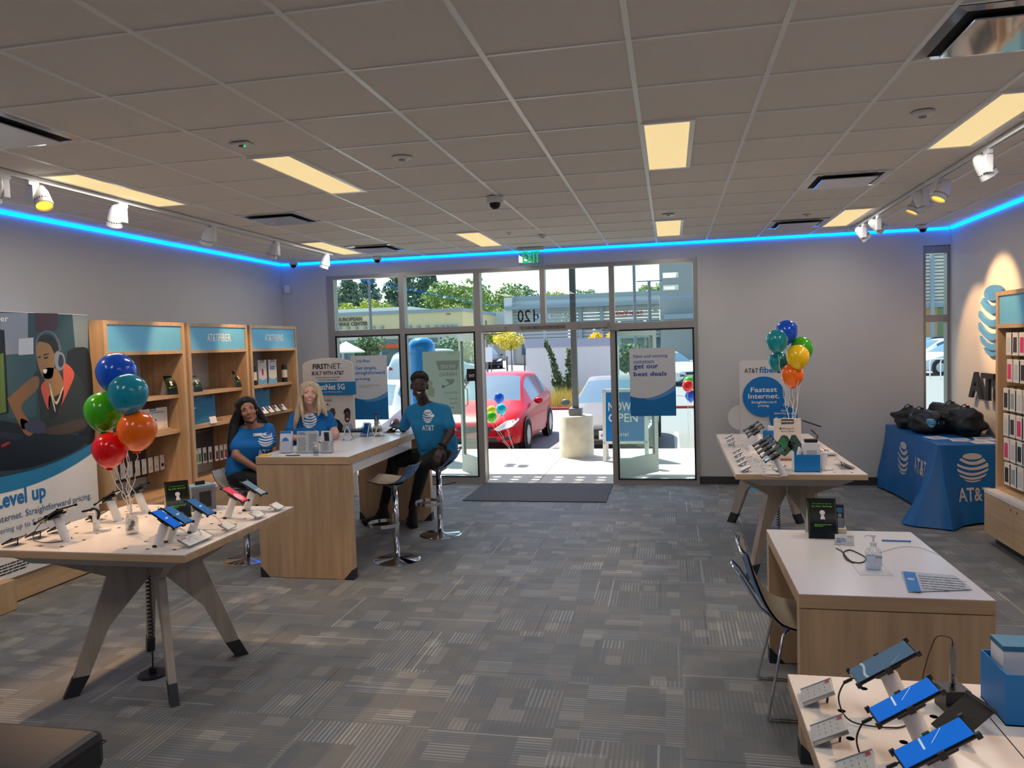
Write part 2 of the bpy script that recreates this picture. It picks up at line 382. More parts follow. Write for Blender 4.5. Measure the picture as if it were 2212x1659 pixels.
# the two glazed door leaves, swung outwards
alu2=mat('pale door aluminium',(196,196,190),.4,.2,.02)
for n,hx,dx in ((1,-2.47,-.54),(2,-.74,.54)):
    d=Vector((dx,.73,0)).normalized(); ang=math.atan2(d.y,d.x)
    t=thing('door_%d'%n,None,None,(hx,YF+.11,.02),ang); t['kind']='structure'
    bm=BM(); W=.9
    for a,b in (((0,0),(.08,2.0)),((W-.08,0),(W,2.0)),((.08,0),(W-.08,.26)),((.08,1.90),(W-.08,2.0))): box(bm,(a[0],-.022,a[1]),(b[0],.022,b[1]))
    ob('leaf_frame',bm,alu2,t); ob('pane',bx((.08,-.003,.26),(W-.08,.003,1.90)),pane,t)
    ob('handle',tube(BM(),[(W-.04,-.03,.95),(W-.04,-.08,.97),(W-.04,-.08,1.2),(W-.04,-.03,1.22)],.011),steel,t)
# blue light line where the walls meet the ceiling
led=mat('blue light line',(0,168,255),.5,0,0,emis=6.0)
for n in led.node_tree.nodes:
    if n.type=='VALTORGB':
        for e in n.color_ramp.elements: e.color=(0.0,.19,1,1)
t=thing('led_strip','glowing blue light strip running round the top of the walls','light strip',(XL+.02,YF-.02,CEIL-.02))
for a,b in (((XL+.003,YB+.03,CEIL-.036),(XL+.019,YF-.02,CEIL-.008)),((XL+.03,YF-.019,CEIL-.036),(XR-.03,YF-.004,CEIL-.008)),((XR-.019,YB+.03,CEIL-.036),(XR-.004,YF-.02,CEIL-.008)),((XL+.03,YB+.004,CEIL-.026),(XR-.03,YB+.016,CEIL-.008))):
    ob('light_line',bx(a,b),led,t,world=True)
# ceiling panels
diff=mat('lit diffuser',(250,224,166),.9,0,0,emis=.78,spec=0)
names=['large lit ceiling panel right of the middle, nearest the camera','small lit ceiling panel just in front of the storefront, right of the exit sign','lit ceiling panel at the right edge beside the right light track','small lit ceiling panel at the far end of the right light track','lit ceiling panel left of the middle beside the square sensor','long lit ceiling panel at far left beside the left light track','small lit ceiling panel at the far end of the left light track','small lit ceiling panel near the storefront, left of the exit sign']
names+=['lit ceiling panel behind the camera, third from left','lit ceiling panel behind the camera, rightmost','lit ceiling panel behind the camera, second from left','lit ceiling panel behind the camera, leftmost']
for (x,y),nm in zip(PANELS,names):
    t=thing('ceiling_light',nm,'ceiling light',(x+.1524,y+.61,CEIL),0,'lit ceiling panels')
    bm=BM(); W,D=.1524,.61
    for a,b in (((-W,-D),(-W+.022,D)),((W-.03,-D),(W,D)),((-W+.022,-D),(W-.03,-D+.025)),((-W+.022,D-.025),(W-.03,D))): box(bm,(a[0],a[1],-.016),(b[0],b[1],-.001))
    ob('frame',bm,gridm,t); ob('diffuser',bx((-W+.02,-D+.023,-.012),(W-.028,D-.023,-.004)),diff,t)
    light('panel_lamp','AREA',(x+.1524,y+.61,CEIL-.02),PANEL_W*(.75 if y<1 else .62 if y>8 else 1.05),PANEL_C,shape='RECTANGLE',size=.25,size_y=1.15)
# square air diffusers
vn={(-3.80,6.291):'square ceiling air diffuser beside the left light track, between two lit panels',(1.077,6.291):'square ceiling air diffuser beside the right light track, middle of three',(1.077,8.66):'square ceiling air diffuser on the right nearest the storefront',(-3.80,8.66):'square ceiling air diffuser on the left nearest the storefront',(-3.80,3.243):'square ceiling air diffuser cut by the left edge of the photo',(1.077,3.243):'large square ceiling air diffuser in the top right corner of the photo'}
mirror=mat('glossy white plate',(215,213,210),.06,.55,.01); slot=mat('dark duct',(10,10,11),.8)
for (x,y),nm in vn.items():
    t=thing('air_diffuser',nm,'air vent',(x+.305,y+.305,CEIL),0,'ceiling air diffusers'); W=.293
    ob('duct',bx((-W,-W,-.0075),(W,W,-.002)),slot,t)
    bm=BM()
    for i in range(4):
        M=Matrix.Rotation(i*PI/2,4,'Z'); prism(bm,[(-W,-W,-.009),(W,-W,-.009),(W-.05,-W+.05,-.012),(-W+.05,-W+.05,-.012)],(0,0,.003),M)
    ob('frame',bm,mirror,t); ob('face_plate',bx((-.205,-.205,-.034),(.205,.205,-.026),.004),mirror,t)
# small ceiling devices
def dome(x,y,nm,s=1):
    t=thing('security_camera',nm,'security camera',(x,y,CEIL),0); 
    ob('mount',lathe(BM(),[(.062*s,-.009),(.062*s,-.045*s),(.058*s,-.05*s),(0,-.05*s)],n=24),white,t,auto=40)
    ob('dome',lathe(BM(),[(.042*s*math.cos(a),-.05*s-.045*s*math.sin(a)) for a in [i*PI/2/8 for i in range(9)]],n=24),black_gl,t,smooth=True)
dome(-1.40,6.29,'white dome camera with black bubble in the middle of the ceiling',1.15); dome(-3.82,9.80,'dome camera above the left end of the storefront',.95); dome(-5.06,9.84,'dome camera in the far left ceiling corner',.95); dome(2.88,9.72,'dome camera in the far right ceiling corner above the narrow window',.95)
def disc(x,y,nm,r=.06,h=.035):
    t=thing('smoke_detector',nm,'smoke detector',(x,y,CEIL)); ob('body',lathe(BM(),[(r,-.006),(r,-.6*h),(r*.75,-h),(0,-h)],n=24),white,t,auto=40); ob('sensor',lathe(BM(),[(r*.35,-h+.002),(r*.35,-h-.006),(0,-h-.006)],n=16),grey_ink,t)
disc(-1.668,4.78,'round ceiling detector left of the middle light rows',.062,.02); disc(1.405,4.742,'round white ceiling detector near the top right lit panel',.062,.03); disc(-1.388,8.66,'round ceiling detector just in front of the exit sign',.05)
disc(-1.717,8.39,'small round ceiling sprinkler cap left of the exit sign',.035,.012); disc(1.391,8.36,'small round sprinkler cap beside the far right diffuser',.04,.014)
for x,y,nm in ((-2.435,4.166,'square ceiling sensor with a green light above the long lit panel'),(.009,7.775,'square ceiling sensor in front of the small far lit panel')):
    t=thing('ceiling_sensor',nm,'sensor',(x,y,CEIL)); ob('plate',bx((-.06,-.045,-.018),(.06,.045,-.006),.004),white,t); ob('eye',cyl(BM(),(0,0,-.024),.018,.008),black_gl,t); ob('indicator',cyl(BM(),(.016,0,-.0245),.007,.006),mat('green lamp',(40,255,150),.5,emis=1),t)
t=thing('motion_detector','small white alarm detector high on the front wall in the left corner','alarm sensor',(-5.24,YF,2.72)); ob('case',bx((-.035,-.05,-.055),(.035,-.002,.055),.008),white,t); ob('lens',bx((-.02,-.054,-.03),(.02,-.049,.02)),paper,t)
# exit sign
a=at(1121,566,Y=9.75); b=at(1174,530,Y=9.75)
t=thing('exit_sign','clear hanging exit sign with green letters above the doorway','exit sign',((a.x+b.x)/2,9.75,CEIL)); xm=(a.x+b.x)/2
ob('canopy',bx((xm-.17,9.71,CEIL-.035),(xm+.17,9.79,CEIL-.007)),white,t,world=True)
ob('plate',bx((xm-.165,9.747,2.865),(xm+.165,9.753,CEIL-.035)),acrylic,t,world=True)
greenl=mat('green exit letters',(0,190,110),.5,emis=.75); F=frame3((xm,9.746,0),(1,0,0),(0,0,1))
text('EXIT',F,0,2.885,.225,.145,greenl,t,.03,'C',name='exit_letters')
# light tracks and heads
lampface=mat('lit lamp face',(255,205,90),.5,0,.02,emis=1.0)
for side,x,nm in ((-1,-4.17,'white ceiling light track above the left wall displays'),(1,2.09,'white ceiling light track above the right tables')):
    t=thing('light_track',nm,'light track',(x,4,CEIL-.0085)); ob('rail',bx((-.017,-5.5,-.03),(.017,5.15 if side<0 else 5.6,0)),white,t); ob('slot',bx((-.006,-5.5,-.0315),(.006,5.1,-.0295)),grey_ink,t)
def head(x,y,aim,nm,power=1):
    z=CEIL-.038; t=thing('track_spotlight',nm,'spotlight',(x,y,z),0,'white track spotlights')
    d=(Vector(aim)-Vector((x,y,z-.1))).normalized(); hx=Vector((d.x,d.y,0)).normalized()
    px=Vector((-hx.y,hx.x,0))
    ob('adapter',bx((-.016,-.045,-.03),(.016,.045,0),.003),white,t); ob('driver_box',bx((-.024,-.026,-.15),(.024,.026,-.03),.004),white,t)
    c=px*.055+Vector((0,0,-.095)); M=Matrix.Translation(c)@d.to_track_quat('Z','Y').to_matrix().to_4x4()
    ob('shade',lathe(BM(),[(.012,-.085),(.030,-.075),(.045,-.03),(.056,.06),(.058,.085),(.052,.085),(.050,.072)],n=24,M=M),white,t,auto=50)
    bm=BM()
    for k in range(20):
        a=2*PI*k/20; box(bm,(-.004,-.0012,-.004),(.004,.0012,.004),M@Matrix.Rotation(a,4,'Z')@Matrix.Translation((.0545,0,.045))@Matrix.Rotation(PI/2,4,'Z'))
    ob('vent_slots',bm,black,t); ob('lamp_face',lathe(BM(),[(.050,.0725),(.0,.0725)],n=24,M=M),lampface,t)
    p=Vector((x,y,z))+M@Vector((0,0,.09)); light('spot_lamp','SPOT',p,TRACK_W*power,TRACK_C,spot_size=R(46),spot_blend=.55,shadow_soft_size=.03,aim=aim)
head(-4.17,4.24,(-5.2,4.6,1.3),'white track spotlight cut by the left edge of the photo'); head(-4.17,4.47,(-3.05,3.75,.87),'white track spotlight with a lit yellow face at far left',2.2)
head(-4.17,5.34,(-4.9,5.9,1.4),'white track spotlight below the long left lit panel, third from the left edge'); head(-4.17,6.55,(-4.9,6.9,1.4),'white track spotlight in the middle of the left track'); head(-4.17,7.75,(-4.9,8.0,1.4),'white track spotlight second from the far end of the left track'); head(-4.17,9.0,(-4.7,9.0,1.4),'white track spotlight at the far end of the left track',.5)
head(2.09,5.71,(3.1,5.9,1.4),'white track spotlight with dark face nearest the camera on the right track'); head(2.09,6.66,(1.0,6.4,.9),'white track spotlight with lit yellow face, nearer of two on the right track',.8); head(2.09,6.98,(3.1,7.4,1.2),'white track spotlight between the two lit faced ones on the right track'); head(2.09,7.27,(1.0,7.3,.9),'white track spotlight with lit yellow face, farther of two on the right track',.8)
head(2.09,8.45,(3.27,8.6,2.1),'white track spotlight second from the far end of the right track',2.0); head(2.09,9.05,(3.27,9.2,1.7),'white track spotlight at the far end of the right track',1.5)
head(2.09,2.9,(.8,2.0,.88),'white track spotlight outside the photo above the near right table',1.6); head(-4.17,3.2,(-3.0,4.1,.87),'white track spotlight outside the photo at the left track start',1.0)
# ------------------------------------------------------------ outdoors
concrete=mat('sidewalk concrete',(206,200,188),.85,0,.05,6,.1); asphalt=mat('asphalt',(140,140,142),.9,0,.10,40,.1); paint=mat('road paint',(225,225,220),.8,0,.04)
GZ=-.34
def gz(y): return -.34 if y<20 else (-.34+(y-20)/42*.71 if y<62 else .37)
bm=BM(); 
for i in range(-6,7):
    for j in range(2):
        x0=-1.80+i*2.4; y0=10.2+j*1.6; box(bm,(x0+.006,y0+.006,-.12),(x0+2.394,y0+1.594,-.03))
st(ob('sidewalk',bm,concrete)); st(ob('ground',prism(BM(),[(-70,13.5,-.34),(-70,20,-.34),(-70,62,.37),(-70,190,.37),(-70,190,-2),(-70,13.5,-2)],(140,0,0)),asphalt)); st(ob('kerb',bx((-16.2,13.4,-.3),(14.4,13.52,-.035)),concrete)); st(ob('threshold',bx((XL,YF+.03,-.12),(14.4,10.2,-.02)),concrete))
bm=BM()
for x in (-7.4,-4.7,-2.25,.1,2.6,5.2): box(bm,(x-.05,13.53,GZ),(x+.05,18.5,GZ+.004))
st(ob('parking_lines',bm,paint))
# canopy over the pavement carried by the post on the concrete pier
bm=BM(); box(bm,(-9,YF+.22,3.22),(7,11.35,3.36)); box(bm,(-9,12.25,3.2),(7,12.33,3.38))
for i in range(5): box(bm,(-9,11.35+i*.2,3.28),(7,11.35+i*.2+.13,3.30))
for i in range(54): box(bm,(-9+i*.3,11.35,3.28),(-9+i*.3+.19,12.25,3.30))
cano=mat('canopy metal',(120,122,124),.5,.3)
st(ob('canopy',bm,cano))
conc2=mat('rough pier concrete',(214,206,184),.9,0,.14,5,.3)
t=thing('bollard_post','grey steel post standing on a round concrete pier outside the doorway','post',(-1.55,12.62,-.03))
ob('pier',lathe(BM(),[(.285,0),(.285,.66),(.27,.68),(0,.68)],n=40),conc2,t,auto=40); ob('base_cover',bx((-.105,-.105,.68),(.105,.105,.80),.01),cano,t); ob('post',bx((-.05,-.05,.80),(.05,.05,3.25),.006),cano,t)
# ---- projection of flat marks on rounded things
def bvh_of(o,M=None):
    me=o.data; M=M or Matrix.Identity(4); return BVHTree.FromPolygons([M@v.co for v in me.vertices],[list(p.vertices) for p in me.polygons])
def decal(name,polys,F,tree,m,parent,lift=.003,far=2.0,back=.6,sub=0):
    "2d shapes on frame F pressed along -z on a surface (all in the thing's own space)"
    V=[];Fc=[]; d=-(F.to_3x3()@Vector((0,0,1))).normalized()
    for ps in polys:
        if sub:
            q=[]
            for i in range(len(ps)):
                a,b=ps[i],ps[(i+1)%len(ps)]
                for k in range(sub): q.append((a[0]+(b[0]-a[0])*k/sub,a[1]+(b[1]-a[1])*k/sub))
            ps=q
        s=len(V); ok=True; new=[]; n_=len(ps)
        rings=[ps]
        if sub>1: cx=sum(p[0] for p in ps)/n_; cy=sum(p[1] for p in ps)/n_; rings=[[(cx+(p[0]-cx)*k,cy+(p[1]-cy)*k) for p in ps] for k in (1,.8,.6,.4,.2,.02)]
        for p in [q for r_ in rings for q in r_]:
            o_=F@Vector((p[0],p[1],0))-d*back; h=tree.ray_cast(o_,d,far)
            if h[0] is None: ok=False; break
            new.append(h[0]-d*lift)
        if ok:
            V+=new
            if sub>1:
                for k in range(len(rings)-1):
                    for i in range(n_): j=(i+1)%n_; Fc.append([s+k*n_+i,s+k*n_+j,s+(k+1)*n_+j,s+(k+1)*n_+i])
                Fc.append([s+(len(rings)-1)*n_+i for i in range(n_)])
            else: Fc.append(list(range(s,s+len(new))))
    if not V: return None
    me=bpy.data.meshes.new(name); me.from_pydata(V,[],Fc); me.update(); me.materials.append(m); o=bpy.data.objects.new(name,me); COL.objects.link(o); o.parent=parent; return o
# ---- cars
tyre=mat('tyre rubber',(24,24,25),.8); rim=mat('alloy rim',(176,178,182),.3,.2); carglass=mat('car window',(84,116,138),.1,0,.03,coat=.12,spec=.35); lamp=mat('headlamp glass',(238,236,226),.1,0,.05,coat=.6); taill=mat('tail lamp',(170,20,20),.15,coat=.5); grille=mat('grille black',(26,26,28),.35)
def crom(P,u):
    i=min(int(u),len(P)-2); t=u-i; p=[P[max(i-1,0)],P[i],P[i+1],P[min(i+2,len(P)-1)]]
    return [.5*((2*b)+(c-a)*t+(2*a-5*b+4*c-d)*t*t+(3*b-a-3*c+d)*t**3) for a,b,c,d in zip(*p)]
HATCH=[(.0,.60,.30,.50,.56,.50),(.10,.76,.20,.60,.68,.62),(.45,.85,.18,.70,.84,.74),(1.05,.88,.18,.86,1.0,.76),(1.95,.885,.18,.93,1.50,.58),(2.7,.885,.18,.97,1.56,.60),(3.5,.88,.2,1.02,1.50,.58),(4.1,.83,.22,1.02,1.14,.62),(4.35,.72,.32,.86,.92,.60)]
SEDAN=[(.0,.60,.30,.50,.55,.50),(.10,.78,.20,.60,.66,.62),(.45,.86,.18,.68,.80,.74),(1.15,.89,.18,.84,.95,.78),(2.0,.89,.18,.90,1.38,.58),(2.7,.89,.18,.92,1.44,.60),(3.4,.885,.2,.95,1.36,.58),(3.95,.86,.22,.96,1.06,.70),(4.5,.74,.32,.86,.94,.62)]
SUV=[(.0,.68,.40,.72,.80,.60),(.10,.82,.34,.86,.94,.68),(.5,.90,.32,.96,1.06,.78),(1.1,.92,.32,1.06,1.16,.80),(1.75,.92,.32,1.12,1.74,.66),(2.6,.92,.32,1.14,1.80,.70),(3.9,.92,.34,1.16,1.76,.68),(4.4,.90,.36,1.14,1.56,.66),(4.55,.84,.44,1.0,1.06,.64)]
def car(name,label,loc,rz,rgb,shape,plate=None,detail=True,cat='car'):
    t=thing(name,label,cat,loc,rz); N=26; pm=mat('car paint %d %d %d'%rgb,rgb,.34,.0,.01,coat=.12,spec=.3)
    secs=[crom(shape,i*(len(shape)-1)/N) for i in range(N+1)]
    for s in secs: s[0]=max(0,s[0])
    def prof(s):
        y,w,zb,bl,tp,rh=s; L=lambda k:(w*.965+(rh-w*.965)*k,bl+(tp-.05-bl)*k)
        return [(w*.85,zb),(w*.97,zb+.05),(w,zb+.2),(w,bl*.8),(w*.965,bl),L(.12),L(.9),(rh,tp-.05),(rh*.92,tp-.012),(rh*.6,tp+.004),(0,tp+.01)]
    PR=[prof(s) for s in secs]; n=len(PR[0])
    grid=[[Vector((x,s[0],z)) for x,z in p]+[Vector((-x,s[0],z)) for x,z in p[-2::-1]] for s,p in zip(secs,PR)]
    m=2*n-1; ws,wt=shape[3][0],shape[4][0]; re,rs=shape[-2][0],shape[-3][0]
    bms={'b':BM(),'g':BM()}; vcache={'b':{},'g':{}}
    def V(k,i,j):
        c=vcache[k]
        if (i,j) not in c: c[(i,j)]=bms[k].verts.new(grid[i][j])
        return c[(i,j)]
    for i in range(N):
        yc=(secs[i][0]+secs[i+1][0])/2
        for j in range(m-1):
            jj=j if j<n-1 else m-2-j; k='b'
            if 7<jj<=9 and (ws+.08<yc<wt-.02 or rs+.06<yc<re-.05): k='g'
            if jj==5 and (wt-.35<yc<rs+.12) and abs(yc-(wt+rs)/2-.05)>.07: k='g'
            bms[k].faces.new((V(k,i,j),V(k,i,j+1),V(k,i+1,j+1),V(k,i+1,j)))
    for i,rev in ((0,0),(N,1)): bms['b'].faces.new([V('b',i,j) for j in range(m)][::1 if rev else -1])
    bms['b'].faces.new
    fl_=[V('b',i,0) for i in range(N+1)]+[V('b',i,m-1) for i in range(N,-1,-1)]
    bms['b'].faces.new(fl_)
    body=ob('body',bms['b'],pm,t,auto=40); ob('windows',bms['g'],carglass,t,smooth=True)
    R_=.33 if shape is not SUV else .38; ww=shape[4][1]
    for y in (shape[0][0]+.88,shape[-1][0]-.85):
        for sx in (-1,1):
            arch=lathe(BM(),[(R_+.055,0),(R_+.055,.012),(0,.012)],n=28,M=Matrix.Translation((sx*(ww-.004),y,R_))@Matrix.Rotation(sx*PI/2,4,'Y')); ob('wheel_arch',arch,grille,t)
            M=Matrix.Translation((sx*(ww-.17),y,R_))@Matrix.Rotation(sx*PI/2,4,'Y')
            wh=ob('wheel',lathe(BM(),[(R_*.62,.08),(R_*.62,.19),(R_*.72,.20),(R_*.96,.19),(R_,.16),(R_,.02),(R_*.9,0)],n=28,M=M),tyre,t,auto=40)
            bm=lathe(BM(),[(R_*.64,.188),(R_*.60,.19),(R_*.58,.15),(0,.15)],n=28,M=M)
            for q in range(5 if detail else 0):
                a=q*2*PI/5; prism(bm,[(math.cos(a-.28)*R_*.15,math.sin(a-.28)*R_*.15,.155),(math.cos(a-.12)*R_*.6,math.sin(a-.12)*R_*.6,.17),(math.cos(a+.12)*R_*.6,math.sin(a+.12)*R_*.6,.17),(math.cos(a+.28)*R_*.15,math.sin(a+.28)*R_*.15,.155)],(0,0,.025),M)
            ob('rim',bm,rim,wh)
    tr=bvh_of(body); zb=shape[1][3]; w1=shape[1][1]; Ff=frame3((0,0,0),(-1,0,0),(0,0,1)); Ff=Matrix(((-1,0,0,0),(0,0,-1,0),(0,1,0,0),(0,0,0,1))) if False else frame3((0,-.3,0),(1,0,0),(0,0,1))
    for s in (-1,1):
        hl=[(s*w1*.50,zb-.06),(s*w1*.62,zb-.10),(s*w1*.98,zb-.02),(s*w1*1.07,zb+.09),(s*w1*1.04,zb+.12),(s*w1*.8,zb+.09)]
        decal('headlight',[hl if s>0 else hl[::-1]],Ff,tr,lamp,t,.012,sub=4)
        if detail:
            fg=[(s*w1*.62,.30),(s*w1*.95,.33),(s*w1*.97,.40),(s*w1*.74,.37)]; decal('fog_lamp_recess',[fg if s>0 else fg[::-1]],Ff,tr,grille,t,.008,sub=4)
        mz=shape[3][3]+.12; my=ws+.55
        ob('mirror',ball(BM(),(s*(ww+.10),my,mz),.1,2,(1.0,.55,.7)),pm,t,smooth=True)
    decal('upper_grille',[[(-.30,zb-.13),(.30,zb-.13),(.36,zb-.02),(-.36,zb-.02)]],Ff,tr,grille,t,.006,sub=4); decal('lower_grille',[[(-.48,.26),(.48,.26),(.42,.37),(-.42,.37)]],Ff,tr,grille,t,.006,sub=4)
    if plate:
        p=ob('licence_plate',bx((-.155,-.035,.40),(.155,-.025,.56),.004),paper,t); F=TM[t.name]@frame3((0,-.036,0),(1,0,0),(0,0,1))
        text(plate,F,0,.43,.24,.075,navy,t,.01,'C',name='plate_number')
    Fb=frame3((0,shape[-1][0]+.3,0),(-1,0,0),(0,0,1)); zr=shape[-1][3]
    for s in (-1,1):
        q=[(s*.5,zr-.05),(s*.72,zr-.08),(s*.74,zr+.08),(s*.56,zr+.04)]; decal('tail_lamp',[q if s>0 else q[::-1]],Fb,tr,taill,t,.012,sub=3)
    return t
redc=car('red_car','bright red hatchback parked facing the open doorway','car' if 0 else at(0,0,Y=1) if 0 else (-3.80,14.62,GZ),R(-1),(205,8,30),HATCH)
gray=car('sedan','silver grey sedan parked behind the concrete pier, right of the red car',(-1.16,14.1,GZ),R(0),(112,110,108),SEDAN,plate='6HJY')
# winged emblem on the sedan's nose
tr=bvh_of([c for c in gray.children if c.name.startswith('body')][0]); Fe=frame3((0,-.3,.56),(1,0,0),(0,0,1))
ring=[[(.075*math.cos(a)*k1,.058*math.sin(a)*k1) for a,k1 in ((2*PI*i/24,1),(2*PI*(i+1)/24,1),(2*PI*(i+1)/24,.82),(2*PI*i/24,.82))] for i in range(24)]
wing=[[(-.062,.018),(-.03,.02),(0,-.018),(0,-.034),(-.03,-.008)],[(.062,.018),(.03,-.008),(0,-.034),(0,-.018),(.03,.02)]]
decal('nose_emblem',ring+wing,Fe,tr,chrome,gray,.014)
car('car','white car parked left of the red car behind the window posters',(-6.55,14.3,GZ),R(0),(226,230,232),SEDAN)
car('jeep','dark grey off road vehicle behind the right storefront poster',(1.42,15.0,GZ),R(-4),(72,76,80),SUV,cat='car')
car('pickup','dark blue SUV crossing the lot behind the left storefront pane',(-13.6,31,gz(31)),R(70),(60,76,98),SUV,detail=False); 
car('car','white SUV with red tail lamps behind the hiring poster',(-9.6,36,gz(36)),R(155),(215,224,224),SUV,detail=False)
car('car','grey SUV parked far across the lot left of the white wall',(-16.2,61,gz(61)),R(95),(92,96,108),SUV,detail=False); car('car','dark sedan parked far off beside the young yellow tree',(-12.0,51,gz(51)),R(20),(52,54,60),SEDAN,detail=False)
car('car','silver sedan parked behind the bicycle rack in the narrow window',(10.35,36.9,gz(37)),R(-76),(214,218,224),SEDAN,detail=False); car('car','white car behind the silver sedan in the narrow window',(11.0,41.6,gz(41.6)),R(-76),(228,230,232),SEDAN,detail=False); car('car','dark car farthest back in the narrow window',(12.3,47,gz(47)),R(-76),(48,52,60),SEDAN,detail=False)
car('car','silver car in the lot left of the umbrella in the left window',(-26,51,gz(51)),R(80),(190,196,204),SEDAN,detail=False); car('car','white car behind the post, seen through the open door glass',(.9,33,gz(33)),R(30),(222,228,226),SEDAN,detail=False)
# ---- plants
def leaves(bm,c,r,n,s,rnd,flatn=0):
    for _ in range(n):
        v=Vector((rnd.gauss(0,1),rnd.gauss(0,1),rnd.gauss(0,1))).normalized()*(rnd.uniform(.55,1)); p=Vector(c)+Vector((v.x*r[0],v.y*r[1],v.z*r[2]))
        u=Vector((rnd.gauss(0,1),rnd.gauss(0,1),rnd.gauss(0,1))).normalized(); w_=u.orthogonal().normalized()*s*rnd.uniform(.5,1.1); u=u*s*rnd.uniform(.5,1.1)
        vs=[bm.verts.new(p+a) for a in (-u*.5,w_*.35,u*.5,-w_*.35)]; bm.faces.new(vs)
bark=mat('bark',(104,86,70),.9,0,.2,8,.3)
def leafm(rgb): return mat('leaves %d %d %d'%rgb,rgb,.7,0,.3,.9)
def tree(label,x,y,z0,h,cr,rgb,kind='round',n=1500,ls=.5,seed=1,trunk=None,name='tree'):
    rnd=random.Random(seed); t=thing(name,label,'tree',(x,y,z0),0,'trees beyond the car park' if y>70 else None); bm=BM()
    if kind=='cone':
        k=14
        for i in range(k):
            f=i/k; zz=h*(.12+.86*f); rr=cr*(1-f)**.8+.15; leaves(bm,(rnd.gauss(0,.1)*rr,rnd.gauss(0,.1)*rr,zz),(rr,rr,h*.05),int(n/k*(1.5-f)),ls,rnd)
    elif kind=='column': leaves(bm,(0,0,h*.55),(cr,cr,h*.46),n,ls,rnd)
    else:
        for i in range(9):
            a=rnd.uniform(0,6.3); q=rnd.uniform(.15,.7)*cr; b=rnd.uniform(.38,.6)*cr; leaves(bm,(q*math.cos(a),q*math.sin(a),h-cr*.85+rnd.uniform(-.55,.35)*cr),(b,b,b*.85),n//9,ls,rnd)
    ob('foliage',bm,leafm(rgb),t); tr_=trunk or h*.02+.05
    ob('trunk',tube(BM(),[(0,0,-.02),(rnd.gauss(0,.02)*h*.3,0,h*.35),(0,0,h*.8)],[tr_,tr_*.75,tr_*.3],8),bark,t); return t
def tree_px(label,pxx,top,Y,halfw,rgb,kind,n=1500,ls=.6,seed=1):
    a=at(pxx,top,Y=Y); k=Y/93; tree(label,a.x,Y,.37,a.z-.37,halfw*k,rgb,kind,n,ls*k,seed)
tree_px('dark conifer at the left end of the window, behind the tan building',748,588,112,4.6,(108,132,104),'cone',4370,0.62,1); tree_px('tall dark conifer with spread boughs behind the light pole at left',792,578,126,4.2,(98,120,100),'cone',3449,0.62,2)
tree_px('broad dark cedar in the middle of the left windows',868,560,140,5.6,(104,128,100),'cone',5060,0.68,3); tree_px('narrow dark cypress right of the broad cedar',912,570,106,1.3,(80,108,88),'column',900,.7,4); tree_px('narrow dark cypress, right one of the pair',926,562,109,1.3,(74,102,84),'column',900,.7,5)
tree_px('low yellow green tree left of the light pole over the tan roof',776,640,84,3.0,(168,176,64),'round',2470,0.46,6); tree_px('low yellow green tree right of the light pole over the tan roof',822,645,92,2.8,(160,172,70),'round',2470,0.46,7); tree_px('dark tree between the cypresses and the large green tree',945,648,122,3.0,(90,110,80),'round',1900,0.53,8)
tree_px('large light green tree behind the left door frame',990,592,94,4.9,(128,152,70),'round',4370,0.53,9); tree_px('olive tree low behind the pale wall end',985,645,80,2.6,(150,158,74),'round',1900,0.46,10); tree_px('large dark green tree over the left of the doorway',1112,582,118,5.2,(100,124,84),'round',4560,0.53,11); tree_px('tall light green tree just right of the door frame',1055,590,104,4.2,(132,150,80),'round',3230,0.53,12)
tree_px('yellow green tree above the mirrored door number',1196,618,90,2.9,(168,172,72),'round',2660,0.40,13); tree_px('yellow green bush tree above the roof left of the door number',1080,655,79,2.3,(160,170,72),'round',1710,0.40,14); tree_px('small round green tree right of the steel post above the roof',1256,617,80,1.8,(110,138,84),'round',1900,0.33,15)
tree_px('green tree behind the lamp pole at the right',1402,604,92,2.2,(130,152,84),'round',2280,0.33,16)
# young yellow tree with stakes, shrubs
a=at(1106,806,Y=33); tree('young yellow green tree staked in front of the far parked cars',a.x,33,gz(33),at(1106,700,Y=33).z-gz(33),.74,(216,200,70),'round',760,.17,21,.035,'young_tree')
for i,(px,nm) in enumerate(((1096,'left wooden stake of the young yellow tree'),(1134,'right wooden stake of the young yellow tree'))):
    a=at(px,806,Y=32.8); tag(ob('tree_stake',tube(BM(),[(a.x,32.8,gz(32.8)),(a.x,32.8,at(px,770 if i==0 else 768,Y=32.8).z)],.035,8),bark),nm,'stake')
a=at(1052,806,Y=34); tree('thin young green tree at the left door jamb',at(1062,800,Y=36).x,36,gz(36),2.6,.4,(140,160,70),'round',400,.16,22,.03,'young_tree')
for px,top,nm,sd in ((1288,715,'yellow shrub top left of two above the white wall',31),(1318,715,'yellow shrub top right of two above the white wall',32)):
    a=at(px,top,Y=30); tree(nm,a.x,30,GZ,a.z-GZ,.28,(226,196,50),'round',300,.12,sd,.03,'shrub')
stuc=mat('white stucco wall',(222,218,212),.9,0,.02,4); cap=mat('grey wall cap',(168,170,182),.8)
a=at(1135,735,Y=27); b=at(1335,728,Y=27); zt=at(1230,738,Y=27).z
t=thing('site_wall','long white stucco wall with grey cap behind the parked cars','wall',((a.x+b.x)/2,27,GZ)); ob('wall_face',bx((a.x,27,GZ),(b.x,27.3,zt-.18)),stuc,t,world=True); ob('wall_cap',bx((a.x-.03,26.96,zt-.18),(b.x+.03,27.34,zt+.10)),cap,t,world=True)
